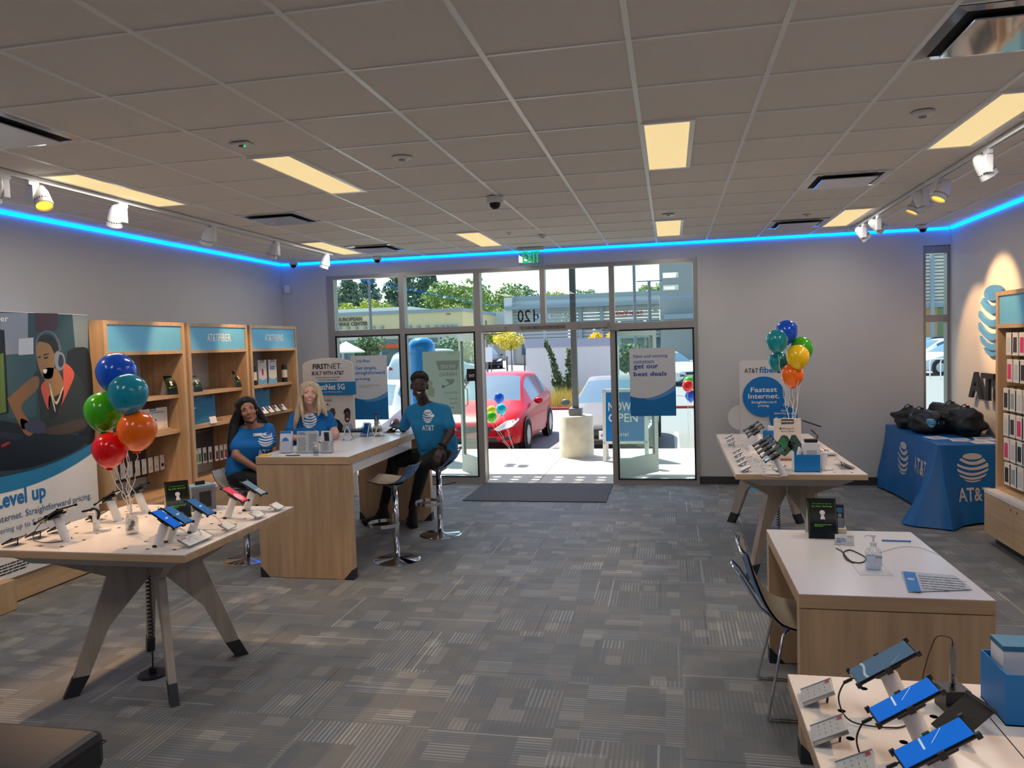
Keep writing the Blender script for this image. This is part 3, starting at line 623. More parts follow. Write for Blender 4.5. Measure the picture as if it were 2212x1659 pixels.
def vine(px0,py0,px1,py1,Y,nm,sd):
    rnd=random.Random(sd); a=at(px0,py0,Y=Y); b=at(px1,py1,Y=Y); t=thing('climbing_shrub',nm,'shrub',(a.x,Y,GZ)); bm=BM(); stem=BM(); 
    for k in range(3):
        P=[a+(b-a)*f+Vector((rnd.gauss(0,.05)+(.25-.12*k)*math.sin(f*2.2+k)*(.6 if k else 0),rnd.gauss(0,.02),0)) for f in [i/9 for i in range(10)]]
        P=[p for p in P if k==0 or (p.z-a.z)<(b.z-a.z)*(.75-.2*k)]; tube(stem,P,.02,6)
        for i,p in enumerate(P): leaves(bm,p,(.16*(1.4-i/10),.1,.16),34,.16,rnd)
    o=ob('foliage',bm,leafm((86,104,62)),t,world=True); ob('stems',stem,bark,t,world=True)
vine(1216,862,1183,742,25.7,'thin climbing shrub leaning left against the white wall',41); vine(1232,862,1228,760,25.2,'bushier climbing shrub against the white wall beside the steel post',42)
t=thing('grass_clump','clump of dry yellow grass in front of the white wall','grass',(-3.4,24.6,GZ)); t['kind']='stuff'; bm=BM(); rnd=random.Random(5)
for _ in range(900):
    p=Vector((at(1185,860,Y=24.6).x+rnd.random()*2.2,24.6+rnd.uniform(-.25,.25),GZ+.12)); h=rnd.uniform(.35,.75); dx=rnd.gauss(0,.18); q=p+Vector((dx,rnd.gauss(0,.1),h)); bm.faces.new([bm.verts.new(v) for v in (p+Vector((-.012,0,0)),p+Vector((.012,0,0)),q)])
ob('blades',bm,leafm((206,190,96)),t,world=True)
st(ob('planter_kerb',bx((at(1180,870,Y=24.1).x,24.05,GZ),(4,24.25,GZ+.14)),mat('red kerb',(176,70,60),.8)))
tag(ob('yellow_bollard',lathe(BM(),[(.1,0),(.1,.9),(.08,.96),(0,.98)],(at(1127,805,Y=29).x,29,GZ),n=16),mat('safety yellow',(232,190,20),.6)),'short yellow bollard behind the red car roof','bollard')
t=thing('parking_sign','grey post with a blank white sign plate at the left door jamb','sign',(at(1053,800,Y=26).x,26,GZ)); x=at(1053,800,Y=26).x
ob('post',tube(BM(),[(x,26,GZ),(x,26,2.7)],.035,8),cano,t,world=True); ob('plate',bx((x-.22,25.94,at(1053,782,Y=26).z),(x+.20,25.96,at(1053,750,Y=26).z)),paper,t,world=True)
# ---- buildings across the car park
tan=mat('tan stucco',(226,208,160),.9,0,.02,3); tan2=mat('pale tan fascia',(232,226,208),.9,0,.02,3); gblue=mat('grey blue metal trim',(150,164,172),.6); pgray=mat('pale grey stucco',(204,210,206),.9,0,.02,3); slat=mat('grey slatted siding',(182,188,188),.6); shop=mat('shop window',(92,120,128),.08,coat=.5); letter=mat('dark sign letters',(104,98,92),.6)
def slab(bm,px0,py0,px1,py1,Y,D): a=at(px0,py0,Y=Y); b=at(px1,py1,Y=Y); box(bm,(a.x,Y,min(a.z,b.z)),(b.x,Y+D,max(a.z,b.z)))
Y=62; t=thing('shop_building','long tan shop building with grey roof edge across the car park at left','building',(at(840,700,Y=Y).x,Y,GZ))
xl,xr=at(560,700,Y=Y).x,at(1000,700,Y=Y).x; zt=at(860,678,Y=Y).z
ob('upper_wall',bx((xl,Y,at(860,716,Y=Y).z),(xr,Y+12,zt)),tan,t,world=True); ob('roof_edge',bx((xl-.1,Y-.2,zt),(xr+.1,Y+12.2,zt+.28)),gblue,t,world=True); ob('parapet',bx((xl,Y+3,zt+.28),(at(860,670,Y=Y).x,Y+9,zt+.75)),tan2,t,world=True)
ob('lower_wall',bx((xl,Y+.6,GZ),(xr,Y+11,at(860,716,Y=Y).z)),tan2,t,world=True); bm=BM()
for i in range(9): box(bm,(xl+.6+i*1.75,Y+.52,GZ+.4),(xl+2.1+i*1.75,Y+.6,2.6))
ob('shop_windows',bm,shop,t,world=True); bm=BM()
for px in (735,753,771,790,808,826,868,886,905,924,942,955,965,975,985): 
    p=at(px,709-.018*(px-735),Y=Y); box(bm,(p.x-.12,Y-.25,p.z-.12),(p.x+.12,Y,p.z+.12))
ob('wall_lamps',bm,gblue,t,world=True); ob('awning',bx((at(806,750,Y=Y-1.5).x,Y-1.5,at(840,752,Y=Y-1.5).z),(at(872,744,Y=Y-1.5).x,Y+.5,at(840,744,Y=Y-1.5).z)),mat('orange awning',(226,90,40),.7),t,world=True)
F=frame3((0,Y-.02,0),(1,0,0),(0,0,1))
for s,x0,x1,yb in (('EUROPEAN',731,782,695),('WAX CENTER',732,795,705)):
    a=at(x0,yb,Y=Y); b=at(x1,yb,Y=Y); text(s,F,a.x,a.z,b.x-a.x,.33,letter,t,.012,ext=.08)
a=at(963,681,Y=Y); text('4780',F,a.x,a.z,.42,.17,letter,t,.01)
Y=58; t=thing('bank_building','pale grey building with slatted siding behind the doorway','building',(at(1250,700,Y=Y).x,Y,GZ)); xl,xr=at(1110,690,Y=Y).x,at(1425,690,Y=Y).x; z1,z2,z3=at(1230,700,Y=Y).z,at(1230,662,Y=Y).z,at(1230,644,Y=Y).z
ob('parapet',bx((xl,Y,z2),(xr,Y+10,z3)),pgray,t,world=True); ob('roof_edge',bx((xl-.1,Y-.2,z3),(xr+.1,Y+10.2,z3+.28)),gblue,t,world=True); ob('canopy_beam',bx((xl-.5,Y-1.2,z2-.12),(xr,Y,z2+.12)),gblue,t,world=True)
ob('end_wall',bx((xl-.6,Y-.6,GZ),(xl,Y+10,z3+.2)),stuc,t,world=True); ob('left_wing',bx((at(1006,690,Y=Y+16.5).x,Y+16.5,GZ),(xl,Y+22,at(1060,674,Y=Y+16.5).z)),pgray,t,world=True)
bm=BM(); n=10
for i in range(n): box(bm,(xl,Y-.05*(i%2),z1-1.2+(z2-z1+1.2)*i/n),(xr,Y+.3,z1-1.2+(z2-z1+1.2)*(i+.82)/n))
ob('siding',bm,slat,t,world=True); ob('lower_wall',bx((xl,Y+.4,GZ),(xr,Y+9,z1-1.1)),tan2,t,world=True); bm=BM()
for i in range(6): box(bm,(xl+.5+i*1.9,Y+.3,1.0),(xl+2.2+i*1.9,Y+.4,3.3))
ob('shop_windows',bm,shop,t,world=True); bm=BM()
for px in (1253,1300): p=at(px,690,Y=Y-.3); box(bm,(p.x-.14,Y-.4,GZ),(p.x+.14,Y-.1,z2))
ob('posts',bm,gblue,t,world=True)
F=frame3((0,Y-.12,0),(1,0,0),(0,0,1)); a=at(1165,689,Y=Y); b=at(1194,689,Y=Y); c=at(1221,689,Y=Y); wb=mat('bright sign white',(250,250,255),.5)
text('SAFE',F,a.x,a.z,b.x-a.x-.08,.36,wb,t,.01,ext=.05); text('CREDIT',F,b.x,a.z+.2,c.x-b.x,.15,wb,t,.01,ext=.05); text('UNION',F,b.x,a.z,c.x-b.x,.15,wb,t,.01,ext=.05)
l=at(1154,689,Y=Y); ob('sign_badge',bx((l.x,Y-.16,l.z),(l.x+.34,Y-.1,l.z+.34)),navy,t,world=True); flatob('badge_mark',[[(l.x+.17+.05*math.cos(2*PI*i/12),l.z+.24+.05*math.sin(2*PI*i/12)) for i in range(12)],[(l.x+.06,l.z+.05),(l.x+.28,l.z+.05),(l.x+.22,l.z+.17),(l.x+.12,l.z+.17)]],frame3((0,Y-.165,0),(1,0,0),(0,0,1)),wb,t)
a=at(1331,683,Y=Y); b=at(1388,683,Y=Y); text('KACE NAILS',F,a.x,a.z,b.x-a.x,.34,mat('red sign letters',(206,40,50),.5),t,.012,ext=.06)
Y=50; t=thing('tower_building','tall grey building with two light slots at the right of the storefront view','building',(at(1470,690,Y=Y).x,Y,GZ)); a=at(1423,540,Y=Y); b=at(1640,540,Y=Y)
ob('block',bx((a.x,Y,GZ),(b.x,Y+7,12.5)),mat('grey stucco tower',(160,162,158),.9,0,.02,3),t,world=True); bm=BM()
for y in (594,621): slab(bm,1432,y-5,1466,y+5,Y-.05,.3)
ob('light_slots',bm,tan2,t,world=True); ob('entrance_canopy',bx((at(1434,682,Y=Y).x,Y-1.2,at(1450,690,Y=Y).z),(b.x,Y,at(1450,680,Y=Y).z)),gblue,t,world=True)
Y=60; t=thing('slatted_building','tan building with white louvred upper wall seen in the narrow right window','building',(at(2030,650,Y=Y).x,Y,GZ)); a=at(1960,540,Y=Y); b=at(2110,540,Y=Y); z1=at(2020,655,Y=Y).z; z2=at(2020,520,Y=Y).z
bm=BM()
for i in range(18): box(bm,(a.x,Y,z1+(z2-z1)*i/18),(b.x,Y+.3,z1+(z2-z1)*(i+.72)/18))
ob('louvres',bm,mat('cream louvre',(222,216,200),.7),t,world=True); ob('louvre_back',bx((a.x,Y+.31,z1),(b.x,Y+6,z2)),slat,t,world=True); ob('steel_beam',bx((a.x,Y-.4,z1-.3),(b.x,Y,z1)),gblue,t,world=True); ob('lower_wall',bx((a.x,Y+.5,GZ),(at(2030,700,Y=Y).x,Y+6,z1)),mat('warm tan wall',(206,164,116),.9),t,world=True); ob('shop_windows',bx((at(2030,700,Y=Y).x,Y+.8,GZ),(b.x,Y+6,z1)),mat('green reflecting glass',(110,140,96),.1),t,world=True)
p=at(2014,600,Y=Y-.5); ob('column',bx((p.x-.12,Y-.6,GZ),(p.x+.12,Y-.4,z2)),gblue,t,world=True)
# ---- lamp poles, umbrella, rack, A-frame, inflatable
for px,Y,top,nm in ((803,46,560,'thin dark light pole in the left window'),(1028,60,628,'short dark pole above the pale wing behind the door frame'),(1373,30,550,'dark pole in the right upper window'),(1405,47,606,'lamp pole with cross arm in the right upper window')):
    a=at(px,750,Y=Y); b=at(px-2,top,Y=Y); t=thing('lamp_pole',nm,'lamp pole',(a.x,Y,GZ)); ob('pole',tube(BM(),[(a.x,Y,GZ),(a.x,Y,b.z)],.002*Y,8),cano,t,world=True)
    if px==1405: ob('arm',bx((a.x-.75,Y-.05,b.z-.06),(a.x+.75,Y+.05,b.z)),cano,t,world=True)
t=thing('patio_umbrella','cream patio umbrella behind the left storefront pane','umbrella',(at(748,760,Y=38).x,38,GZ)); z=at(755,737,Y=38).z; ob('canopy',lathe(BM(),[(0,z-GZ),(1.05,z-GZ-.55),(1.05,z-GZ-.62),(0,z-GZ-.1)],n=8),mat('cream canvas',(240,230,206),.8),t); ob('pole',tube(BM(),[(0,0,0),(0,0,z-GZ-.1)],.03),bark,t)
tree('dark green bushy tree in the lot behind the fibre window poster',at(798,770,Y=42).x,42,gz(42),at(798,720,Y=42).z-gz(42),.95,(98,120,76),'round',1300,.22,51); tree('low green shrub under the umbrella in the left window',at(756,790,Y=36).x,36,GZ,1.5,.7,(106,146,60),'round',500,.18,52)
for px,Y,top,w_,rgb,nm,sd in ((1365,34,735,1.0,(96,128,84),'green tree seen through the open door glass at right',53),(985,40,728,1.3,(104,132,90),'green tree seen through the left door glass',54)): tree(nm,at(px,800,Y=Y).x,Y,gz(Y),at(px,top-15,Y=Y).z-gz(Y),w_,rgb,'round',900,.25,sd)
for i,(px,nm) in enumerate(((2009,'left white hoop of the bicycle rack in the narrow window'),(2032,'right white hoop of the bicycle rack in the narrow window'))):
    a=at(px,815,Y=34); tag(ob('bike_hoop',tube(BM(),[(a.x,34,GZ),(a.x,34,.62),(a.x+.06,34,.72),(a.x+.5,34,.72),(a.x+.56,34,.62),(a.x+.56,34,GZ)],.025,8),paper),nm,'bike rack')
t=thing('sidewalk_sign','blue A-frame sidewalk sign in white frame outside the right glass','sign',(-.72,12.3,-.03)); wf=mat('white sign frame',(236,236,234),.5)
for s in (0,1):
    y0,y1=(-.28,-.02) if s==0 else (.28,.02); F=frame3((0,y0,0),(1,0,0),(0,y1-y0,1.12)); bm=BM()
    for a,b in (((-.35,0),(-.30,1.15)),((.30,0),(.35,1.15)),((-.35,1.10),(.35,1.15)),((-.35,.28),(.35,.32))): box(bm,(a[0],a[1],-.012),(b[0],b[1],.012),F)
    ob('frame',bm,wf,t); ob('panel',bx((-.30,.32,-.006),(.30,1.10,.006),M=F),blue,t)
F=TM[t.name]@frame3((0,-.28,0),(1,0,0),(0,.26,1.12)); text('NOW',F,-.26,.80,.36,.14,whiteink,t,.012,lift=.009); text('OPEN',F,-.26,.62,.46,.14,whiteink,t,.012,lift=.009); text('AT&T',F,-.08,.40,.14,.045,whiteink,t,.004,lift=.009); flatob('globe_mark',globe_at(-.15,.42,.045),F,whiteink,t,.009)
a=at(912,800,Y=12.35); inf=mat('blue inflatable vinyl',(0,132,214),.25,0,.05,3,coat=.4)
t=thing('inflatable_column','tall blue inflatable column with white globe mark outside the left glass','inflatable',(a.x,12.35,-.03)); zt=at(912,729,Y=12.35).z+.03
body=ob('tube',lathe(BM(),[(.20,0),(.235,.06),(.235,zt-.34),(.228,zt-.30),(.234,zt-.26),(.225,zt-.13),(.17,zt-.04),(.09,zt-.005),(0,zt)],n=40),inf,t,smooth=True); ob('blower_base',lathe(BM(),[(.26,0),(.26,.05),(.20,.052)],n=40),blue,t)
tr=bvh_of(body); decal('globe_mark',globe_at(.06,1.36,.13),frame3((0,-.6,0),(1,0,0),(0,0,1)),tr,whiteink,t,.004)
# balloons tied outside
def balloon(rgb,c,d,label,group,tail=None,tilt=(0,0),strm=None):
    "balloon with knot and its own ribbon down to tail"
    c=Vector(c); t=thing('balloon',label,'balloon',c,0,group); r=d/2; P=[]
    for i in range(17):
        a=PI*i/16; z=math.cos(a); rr=math.sin(a)
        if z<0: z*=1.22; rr*=1-.10*(-z)**1.5
        P.append((rr*r,z*r))
    P[-1]=(.012*r,-1.2*r)
    m=mat('balloon %d %d %d'%rgb,rgb,.18,0,.02,coat=.3); m.node_tree.nodes['Principled BSDF'].inputs['Subsurface Weight'].default_value=.0
    M=Matrix.Rotation(tilt[0],4,'X')@Matrix.Rotation(tilt[1],4,'Y')
    ob('skin',lathe(BM(),P[::-1],n=32,M=M),m,t,smooth=True); ob('knot',lathe(BM(),[(.022,-1.28*r),(.008,-1.2*r),(.012,-1.17*r)],n=10,M=M),m,t)
    if tail is not None:
        a=M@Vector((0,0,-1.27*r)); b=Vector(tail)-c; rnd=random.Random(int(c.x*999+c.z*77)); n=14
        pts=[a.lerp(b,i/n)+Vector((rnd.gauss(0,.006),rnd.gauss(0,.006),0))*(1 if 0<i<n else 0) for i in range(n+1)]
        ob('ribbon',tube(BM(),pts,.0022,5),strm or white,t)
    return t
BLU,TEA,GRN,YEL,ORA,RED=(0,88,222),(0,150,178),(66,182,0),(252,204,0),(255,112,0),(240,4,16)
Y=11.9
for px,py,c,nm in ((1078,859,BLU,'blue balloon outside the doorway by the left jamb, topmost of four'),(1062,887,YEL,'yellow balloon outside the doorway by the left jamb'),(1083,883,(0,185,215),'light teal balloon outside the doorway by the left jamb'),(1062,900,GRN,'green balloon outside the doorway by the left jamb, lowest of four')):
    p=at(px,py,Y=Y+{BLU:.2,YEL:.2,GRN:0}.get(c,0)); balloon(c,p,.168,nm,'balloons outside the storefront',(-2.40,Y,-.03))
for px,py,c,nm in ((1488,825,GRN,'green balloon outside the right glass, topmost of three'),(1486,833,RED,'red balloon outside the right glass'),(1492,854,BLU,'blue balloon outside the right glass, lowest of three')):
    p=at(px,py,Y=Y+{GRN:.2,BLU:.2}.get(c,0)); balloon(c,p,.17,nm,'balloons outside the storefront',(.22,Y,-.03))
# ------------------------------------------------------------ large furniture
socket=mat('dark peg hole',(60,44,34),.7); apronm=mat('pale grey apron',(176,172,168),.5)
def demo_table(label,cx,cy,W,D,H,feet,centers,label_group=None,leaf=None):
    t=thing('demo_table',label,'table',(cx,cy,0))
    ob('tabletop',bx((-W/2,-D/2,H-.04),(W/2,D/2,H-.004),.002),wood_x,t)
    bm=bx((-W/2+.001,-D/2+.001,H-.004),(W/2-.001,D/2-.001,H)); nf=len(bm.faces); rows=[-W*.40,-W*.27,-W*.16,W*.16,W*.27,W*.40]; n=int(D/.14)
    for i in range(n):
        for x in rows: lathe(bm,[(.010,H+.0004),(0,H+.0004)],(x+.02*math.sin(i*2.3),-D/2+.09+i*(D-.16)/(n-1),0),n=10)
    bm.faces.ensure_lookup_table()
    for f_ in bm.faces[nf:]: f_.material_index=1
    ob('laminate',bm,[white_top,socket],t)
    if leaf: ob('top_seam',bx((-.0015,-D/2,H-.002),(.0015,D/2,H+.0003)),ink,t)
    a=.10; bm=BM(); z0,z1=H-.105,H-.04; x0,x1,y0,y1=-W/2+.05,W/2-.05,-D/2+.06,D/2-.06; s=.13
    vs=[bm.verts.new(p) for p in ((x0,y0,z1),(x1,y0,z1),(x1,y1,z1),(x0,y1,z1),(x0+s,y0+s*.5,z0),(x1-s,y0+s*.5,z0),(x1-s,y1-s*.5,z0),(x0+s,y1-s*.5,z0))]
    for q in ((0,1,2,3),(4,7,6,5),(0,4,5,1),(1,5,6,2),(2,6,7,3),(3,7,4,0)): bm.faces.new([vs[i] for i in q])
    ob('apron',bm,apronm,t)
    for (fx,fy),(qx,qy) in zip(feet,centers):
        d=Vector((fx-qx,fy-qy,0)); R0=d.length; d.normalize(); nrm=Vector((-d.y,d.x,0)); zt=z0
        def P(r,z): return Vector((qx,qy,z))+d*r
        k=R0/.44; body=[P(.03,zt),P(.54*k,zt),P(.25*k,.634*H/.875),P(.438*k,.104),P(.36*k,.100),P(.25*k,.352*H/.875),P(.03,.60*H/.875)]
        leg=ob('leg',prism(BM(),[p-nrm*.02 for p in body],nrm*.04),wood_gray,t)
        sock=[P(.4395*k,.106),P(.49*k,.0),P(.415*k,.0),P(.357*k,.102)]
        ob('foot_cap',prism(BM(),[p-nrm*.022 for p in sock],nrm*.044),black_foot,leg)
    return t
lt=demo_table('square white topped display table with splayed plywood legs at front left',-2.94,3.87,1.18,1.12,.875,[(s1*.31,s2*.32) for s1 in (-1,1) for s2 in (-1,1)],[(0,0)]*4)
rt=demo_table('long white topped display table with blue box and balloons near the right wall',.887,6.88,.89,2.38,.875,[(-.31,-.81),(.33,-.81),(-.31,1.05),(.33,1.05)],[(0,-.47),(0,-.47),(0,.70),(0,.70)])
nt=demo_table('pale display table in the bottom right corner with three tilted phones',.775,1.29,.92,2.02,.875,[(-.31,.62),(.33,.62),(-.31,-.62),(.33,-.62)],[(0,.3),(0,.3),(0,-.3),(0,-.3)],leaf=True)
for (x,y),nm in (((-2.985,3.86),'coiled black power cable hanging to a floor disc under the left table'),((.90,7.0),'coiled black power cable hanging under the long right table')):
    t=thing('power_cable',nm,'cable',(x,y,0)); ob('floor_disc',lathe(BM(),[(.085,0),(.085,.006),(.075,.013),(0,.014)],n=32),black,t)
    ob('plug',bx((-.02,-.012,.014),(.02,.012,.045),.004),black,t); pts=[(0,0,.04)]+[(.002,0,.1),(0,0,.18)]
    for i in range(220):
        a=i*2*PI/12; pts.append((.013*math.cos(a),.013*math.sin(a),.19+i*.0019))
    pts+=[(0,0,.63),(.0,.0,.762)]; ob('cord',tube(BM(),pts,.0042,6),black,t,smooth=True)
# counter
wht=mat('white melamine',(226,226,228),.35)
def counter(name,label,x0,x1,y0,y1,H,th,top_drop,cat):
    t=thing(name,label,cat,((x0+x1)/2,(y0+y1)/2,0)); T=H-th
    ob('worktop_edge',bx((x0,y0,T),(x1,y1,H-.003),.0015),wood_x,t,world=True); ob('worktop',bx((x0+.001,y0+.001,H-.003),(x1-.001,y1-.001,H)),white_top,t,world=True)
    for a,b,n in ((y0,y0+.08,0),(y1-.08,y1,1)):
        p=ob('panel_leg',bx((x0+.002,a+.002,.004),(x1-.002,b-.002,T-.004)),wood_z,t,world=True); s=.085
        for q in (0,1):
            xa=x0-.001 if q==0 else x1+.001; sx=1 if q==0 else -1
            ob('corner_foot',prism(BM(),[(xa,a-.001,0),(xa+sx*s,a-.001,0),(xa+sx*.008,a-.001,s),(xa,a-.001,s)],(0,b-a+.002,0)),black_foot,p,world=True)
    return t
ct=counter('service_counter','high maple service counter with white top where three people sit',-3.345,-2.53,5.70,7.85,1.0,.062,.06,'counter')
ob('cable_tray',bx((-2.66,5.80,.845),(-2.56,7.30,.935)),wht,ct,world=True)
dk=counter('service_desk','low maple desk with white top and hand sanitiser at right',.52,1.285,3.42,4.565,.75,.062,.05,'desk')
ob('cable_tray',bx((.60,3.52,.62),(.66,4.47,.685)),wht,dk,world=True)
# wall shelving
hdr=skyblue; greyp=mat('metallic grey back panel',(206,210,214),.4,.15,.05,6); darkp=mat('dark grey slat panel',(74,78,84),.5)
sh_white=mat('white worktop edge',(236,232,226),.3)
def shelf_unit(label,wall,y0,y1,Hd,title,depth=.525,bdepth=.615,base_wood=False,shelves=(1.455,1.10)):
    s=1 if wall<0 else -1; xb=(XL if wall<0 else XR); f=lambda d:xb+s*d
    def B_(d0,d1,ya,yb,z0,z1): 
        a,b=sorted((f(d0),f(d1))); return bx((a,ya,z0),(b,yb,z1))
    t=thing('shelf_unit',label,'shelf unit',(f(.3),(y0+y1)/2,0)); T=.03; H=2.175
    bm=BM()
    for a,b in ((y0,y0+.045),(y1-.045,y1)): x=sorted((f(.004),f(depth))); box(bm,(x[0],a,.475),(x[1],b,H))
    x=sorted((f(.004),f(depth))); box(bm,(x[0],y0+.045,H-.035),(x[1],y1-.045,H)); box(bm,(x[0],y0+.045,1.865),(x[1],y1-.045,1.90)); box(bm,(x[0],y0+.045,.475),(x[1],y1-.045,.50))
    ob('carcass',bm,wood_z,t,world=True)
    sg=ob('header_panel',B_(depth-.02,depth-.012,y0+.046,y1-.046,1.90,2.14),hdr,t,world=True)
    ob('back_panel',B_(.01,.03,y0+.045,y1-.045,.50,1.865),greyp,t,world=True)
    if wall<0:
        ob('pinboard',B_(.031,.045,y0+.05,y1-.05,.62,1.02),darkp,t,world=True)
        for z in shelves: ob('shelf',B_(.035,depth-.07,y0+.046,y1-.046,z-.035,z),wood_y,t,world=True)
        bm=BM()
        for k in range(24):
            for d in (.16,.38): 
                yy=y1-.0455; x=f(d); box(bm,(x-.003,yy-.0005,.62+k*.05),(x+.003,yy+.0004,.626+k*.05))
        ob('pin_holes',bm,socket,t,world=True)
    b=ob('base_cabinet',B_(.004,bdepth-.02,y0-.0,y1+.0,.09,.445),wood_y,t,world=True); ob('plinth',B_(.004,bdepth-.09,y0+.01,y1-.01,.0,.09),black_foot,t,world=True)
    ob('base_top',B_(.004,bdepth,y0,y1,.445,.475),wood_y if base_wood else sh_white,t,world=True)
    w=(y1-y0)/2
    for k in range(2):
        d=ob('door',B_(bdepth-.02,bdepth-.002,y0+k*w+.002,y0+(k+1)*w-.002,.092,.442),wood_y,t,world=True); yc=y0+k*w+(w-.06 if k==0 else .06)
        ob('lock',lathe(BM(),[(.008,0),(.008,.006),(0,.006)],n=14,M=Matrix.Translation((f(bdepth-.002),yc,.40))@Matrix.Rotation(s*PI/2,4,'Y')),steel,d,world=True)
    if title:
        F=frame3((f(depth-.0115),(y0+y1)/2,0),(0,1 if wall<0 else -1,0),(0,0,1)); W=.44
        text('AT&T',F,-W/2,1.985,W*.46,.085,whiteink,t,.02); text(title,F,-W/2+W*.49,1.985,W*.55,.085,whiteink,t,.0)
    return t
u1=shelf_unit('left shelf unit with plain blue header and hanging phone cases',-1,5.836,6.975,2.17,None,base_wood=True); u2=shelf_unit('middle left shelf unit with white lettering on its blue header',-1,7.025,8.16,2.17,'FIBER'); u3=shelf_unit('far left shelf unit beside the window with white lettering on blue',-1,8.21,9.36,2.17,'PREPAID')
ru=shelf_unit('right wall shelf unit with packed rows of hanging phone cases',1,6.14,7.33,2.17,None,shelves=())
# framed photo display at the far left
t=poster=thing('poster_display','tall printed poster display with a gaming scene at the far left','poster display',(-5.1,5.0,0)); PX=-4.905
ob('plinth',bx((-5.32,4.30,.012),(-4.93,5.80,.33)),wood_y,t,world=True); ob('plinth_base',bx((-5.32,4.30,0),(-4.95,5.80,.012)),black_foot,t,world=True)
ob('side_post',bx((-4.925,4.60,.005),(-4.80,4.765,.225)),wood_z,t,world=True)
ob('panel',bx((-4.928,4.06,.205),(-4.906,5.775,2.222),.004),paper,t,world=True); ob('stand_frame',bx((-5.32,4.10,.33),(-4.93,5.70,2.15)),wht,t,world=True)
PF=frame3((PX,0,0),(0,1,0),(0,0,1))
def pp(px,py): q=at(px,py,X=PX); return (q.y,q.z)
def soft(q):
    n=len(q); out=[]
    for i in range(n):
        P=[q[i-1],q[i],q[(i+1)%n],q[(i+2)%n]]
        for k in range(5): out.append(tuple(crom(P,1+k/5)))
    return out
HARD=('picture','blue_arc','picture_wall','picture_poster','picture_curtain','picture_cabinet','picture_lamp','picture_monitor','picture_screen','picture_eyes','picture_keyboard')
def pshape(name,rgb,polys,lift=.001): return flatob(name,[(lambda q2:q2 if name in HARD else soft(q2))([pp(*p) if not isinstance(p[0],float) else p for p in q]) for q in polys],PF,mat('poster ink %d %d %d'%rgb,rgb,.35,0,.03,3),poster,lift)
y0,y1=4.065,5.770
def arcz(y,z0,k): return z0+k*(y-4.9)**2
n=24; ys=[y0+(y1-y0)*i/n for i in range(n+1)]; zc=[pp(0,1018)[1]-.0 for _ in ys]
def band(yy): # lower edge of the photograph: an arc
    return .93+.145*((yy-4.95)/.82)**2 if yy>4.95 else .93
pshape('picture',(40,66,78),[[(y,band(y)+.05) for y in ys]+[(y1,2.218),(y0,2.218)]],.0010)
pshape('blue_arc',(44,128,176),[[(y,band(y)-.045*(1-.9*max(0,(y-4.9))/.9)-.02) for y in ys]+[(y,band(y)+.055) for y in ys[::-1]]],.0014)
pshape('picture_wall',(132,140,158),[[(0,676),(60,676),(60,762),(0,768)]],.0012); pshape('picture_poster',(64,36,50),[[(75,676),(124,677),(124,712),(77,718)]],.0013); pshape('picture_curtain',(112,128,138),[[(156,680),(190,682),(190,752),(162,750)]],.0012); pshape('picture_cabinet',(52,82,92),[[(14,768),(78,758),(78,900),(16,905)]],.0012); pshape('picture_lamp',(186,192,204),[[(40,732),(72,729),(72,765),(40,767)]],.0013)
pshape('picture_monitor',(14,20,24),[[(0,712),(9,713),(19,893),(0,896)]],.0014); pshape('picture_screen',(86,112,52),[[(0,765),(7,762),(13,890),(0,893)]],.0016)
pshape('picture_chair',(18,20,26),[[(144,775),(152,756),(170,750),(188,754),(197,785),(202,860),(206,930),(190,960),(150,900)]],.0013)
pshape('picture_desk',(20,28,38),[[(-90,898),(-40,900),(60,920),(120,935),(186,942),(190,952),(160,975),(100,1000),(40,1014),(-40,1020),(-90,1022)]],.0016)
pshape('picture_vest',(36,42,38),[[(72,812),(86,800),(120,806),(158,804),(178,828),(184,880),(186,925),(150,938),(96,930),(86,880),(82,840)]],.0018); pshape('picture_lining',(206,86,66),[[(88,838),(102,822),(108,850),(104,885)],[(138,786),(160,806),(148,842),(130,880),(128,890),(136,838)]],.0020); pshape('picture_top',(24,24,28),[[(108,850),(136,836),(130,880),(112,905),(105,888)]],.0020)
pshape('picture_arm',(128,92,62),[[(76,812),(82,838),(46,876),(62,910),(56,925),(44,922),(18,868),(22,856)],[(44,905),(62,912),(74,930),(62,942),(48,930)]],.0022); pshape('picture_face',(150,112,72),[[(76,745),(84,738),(108,742),(118,765),(116,795),(112,815),(98,818),(88,806),(80,780)],[(92,800),(122,798),(138,838),(112,858),(103,838)]],.0022)
pshape('picture_forearm',(70,56,46),[[(96,926),(140,914),(176,904),(186,922),(140,938),(92,936)]],.0023); pshape('picture_hair',(26,22,22),[[(78,742),(84,728),(100,723),(118,732),(126,752),(122,775),(116,762),(106,744),(86,738)]],.0024); pshape('picture_headphones',(122,134,148),[[(118,764),(128,758),(138,768),(140,784),(134,798),(124,800),(118,788)]],.0026); pshape('picture_headphones_cup',(36,46,64),[[(128,766),(135,770),(137,784),(131,794),(125,786)]],.0028)
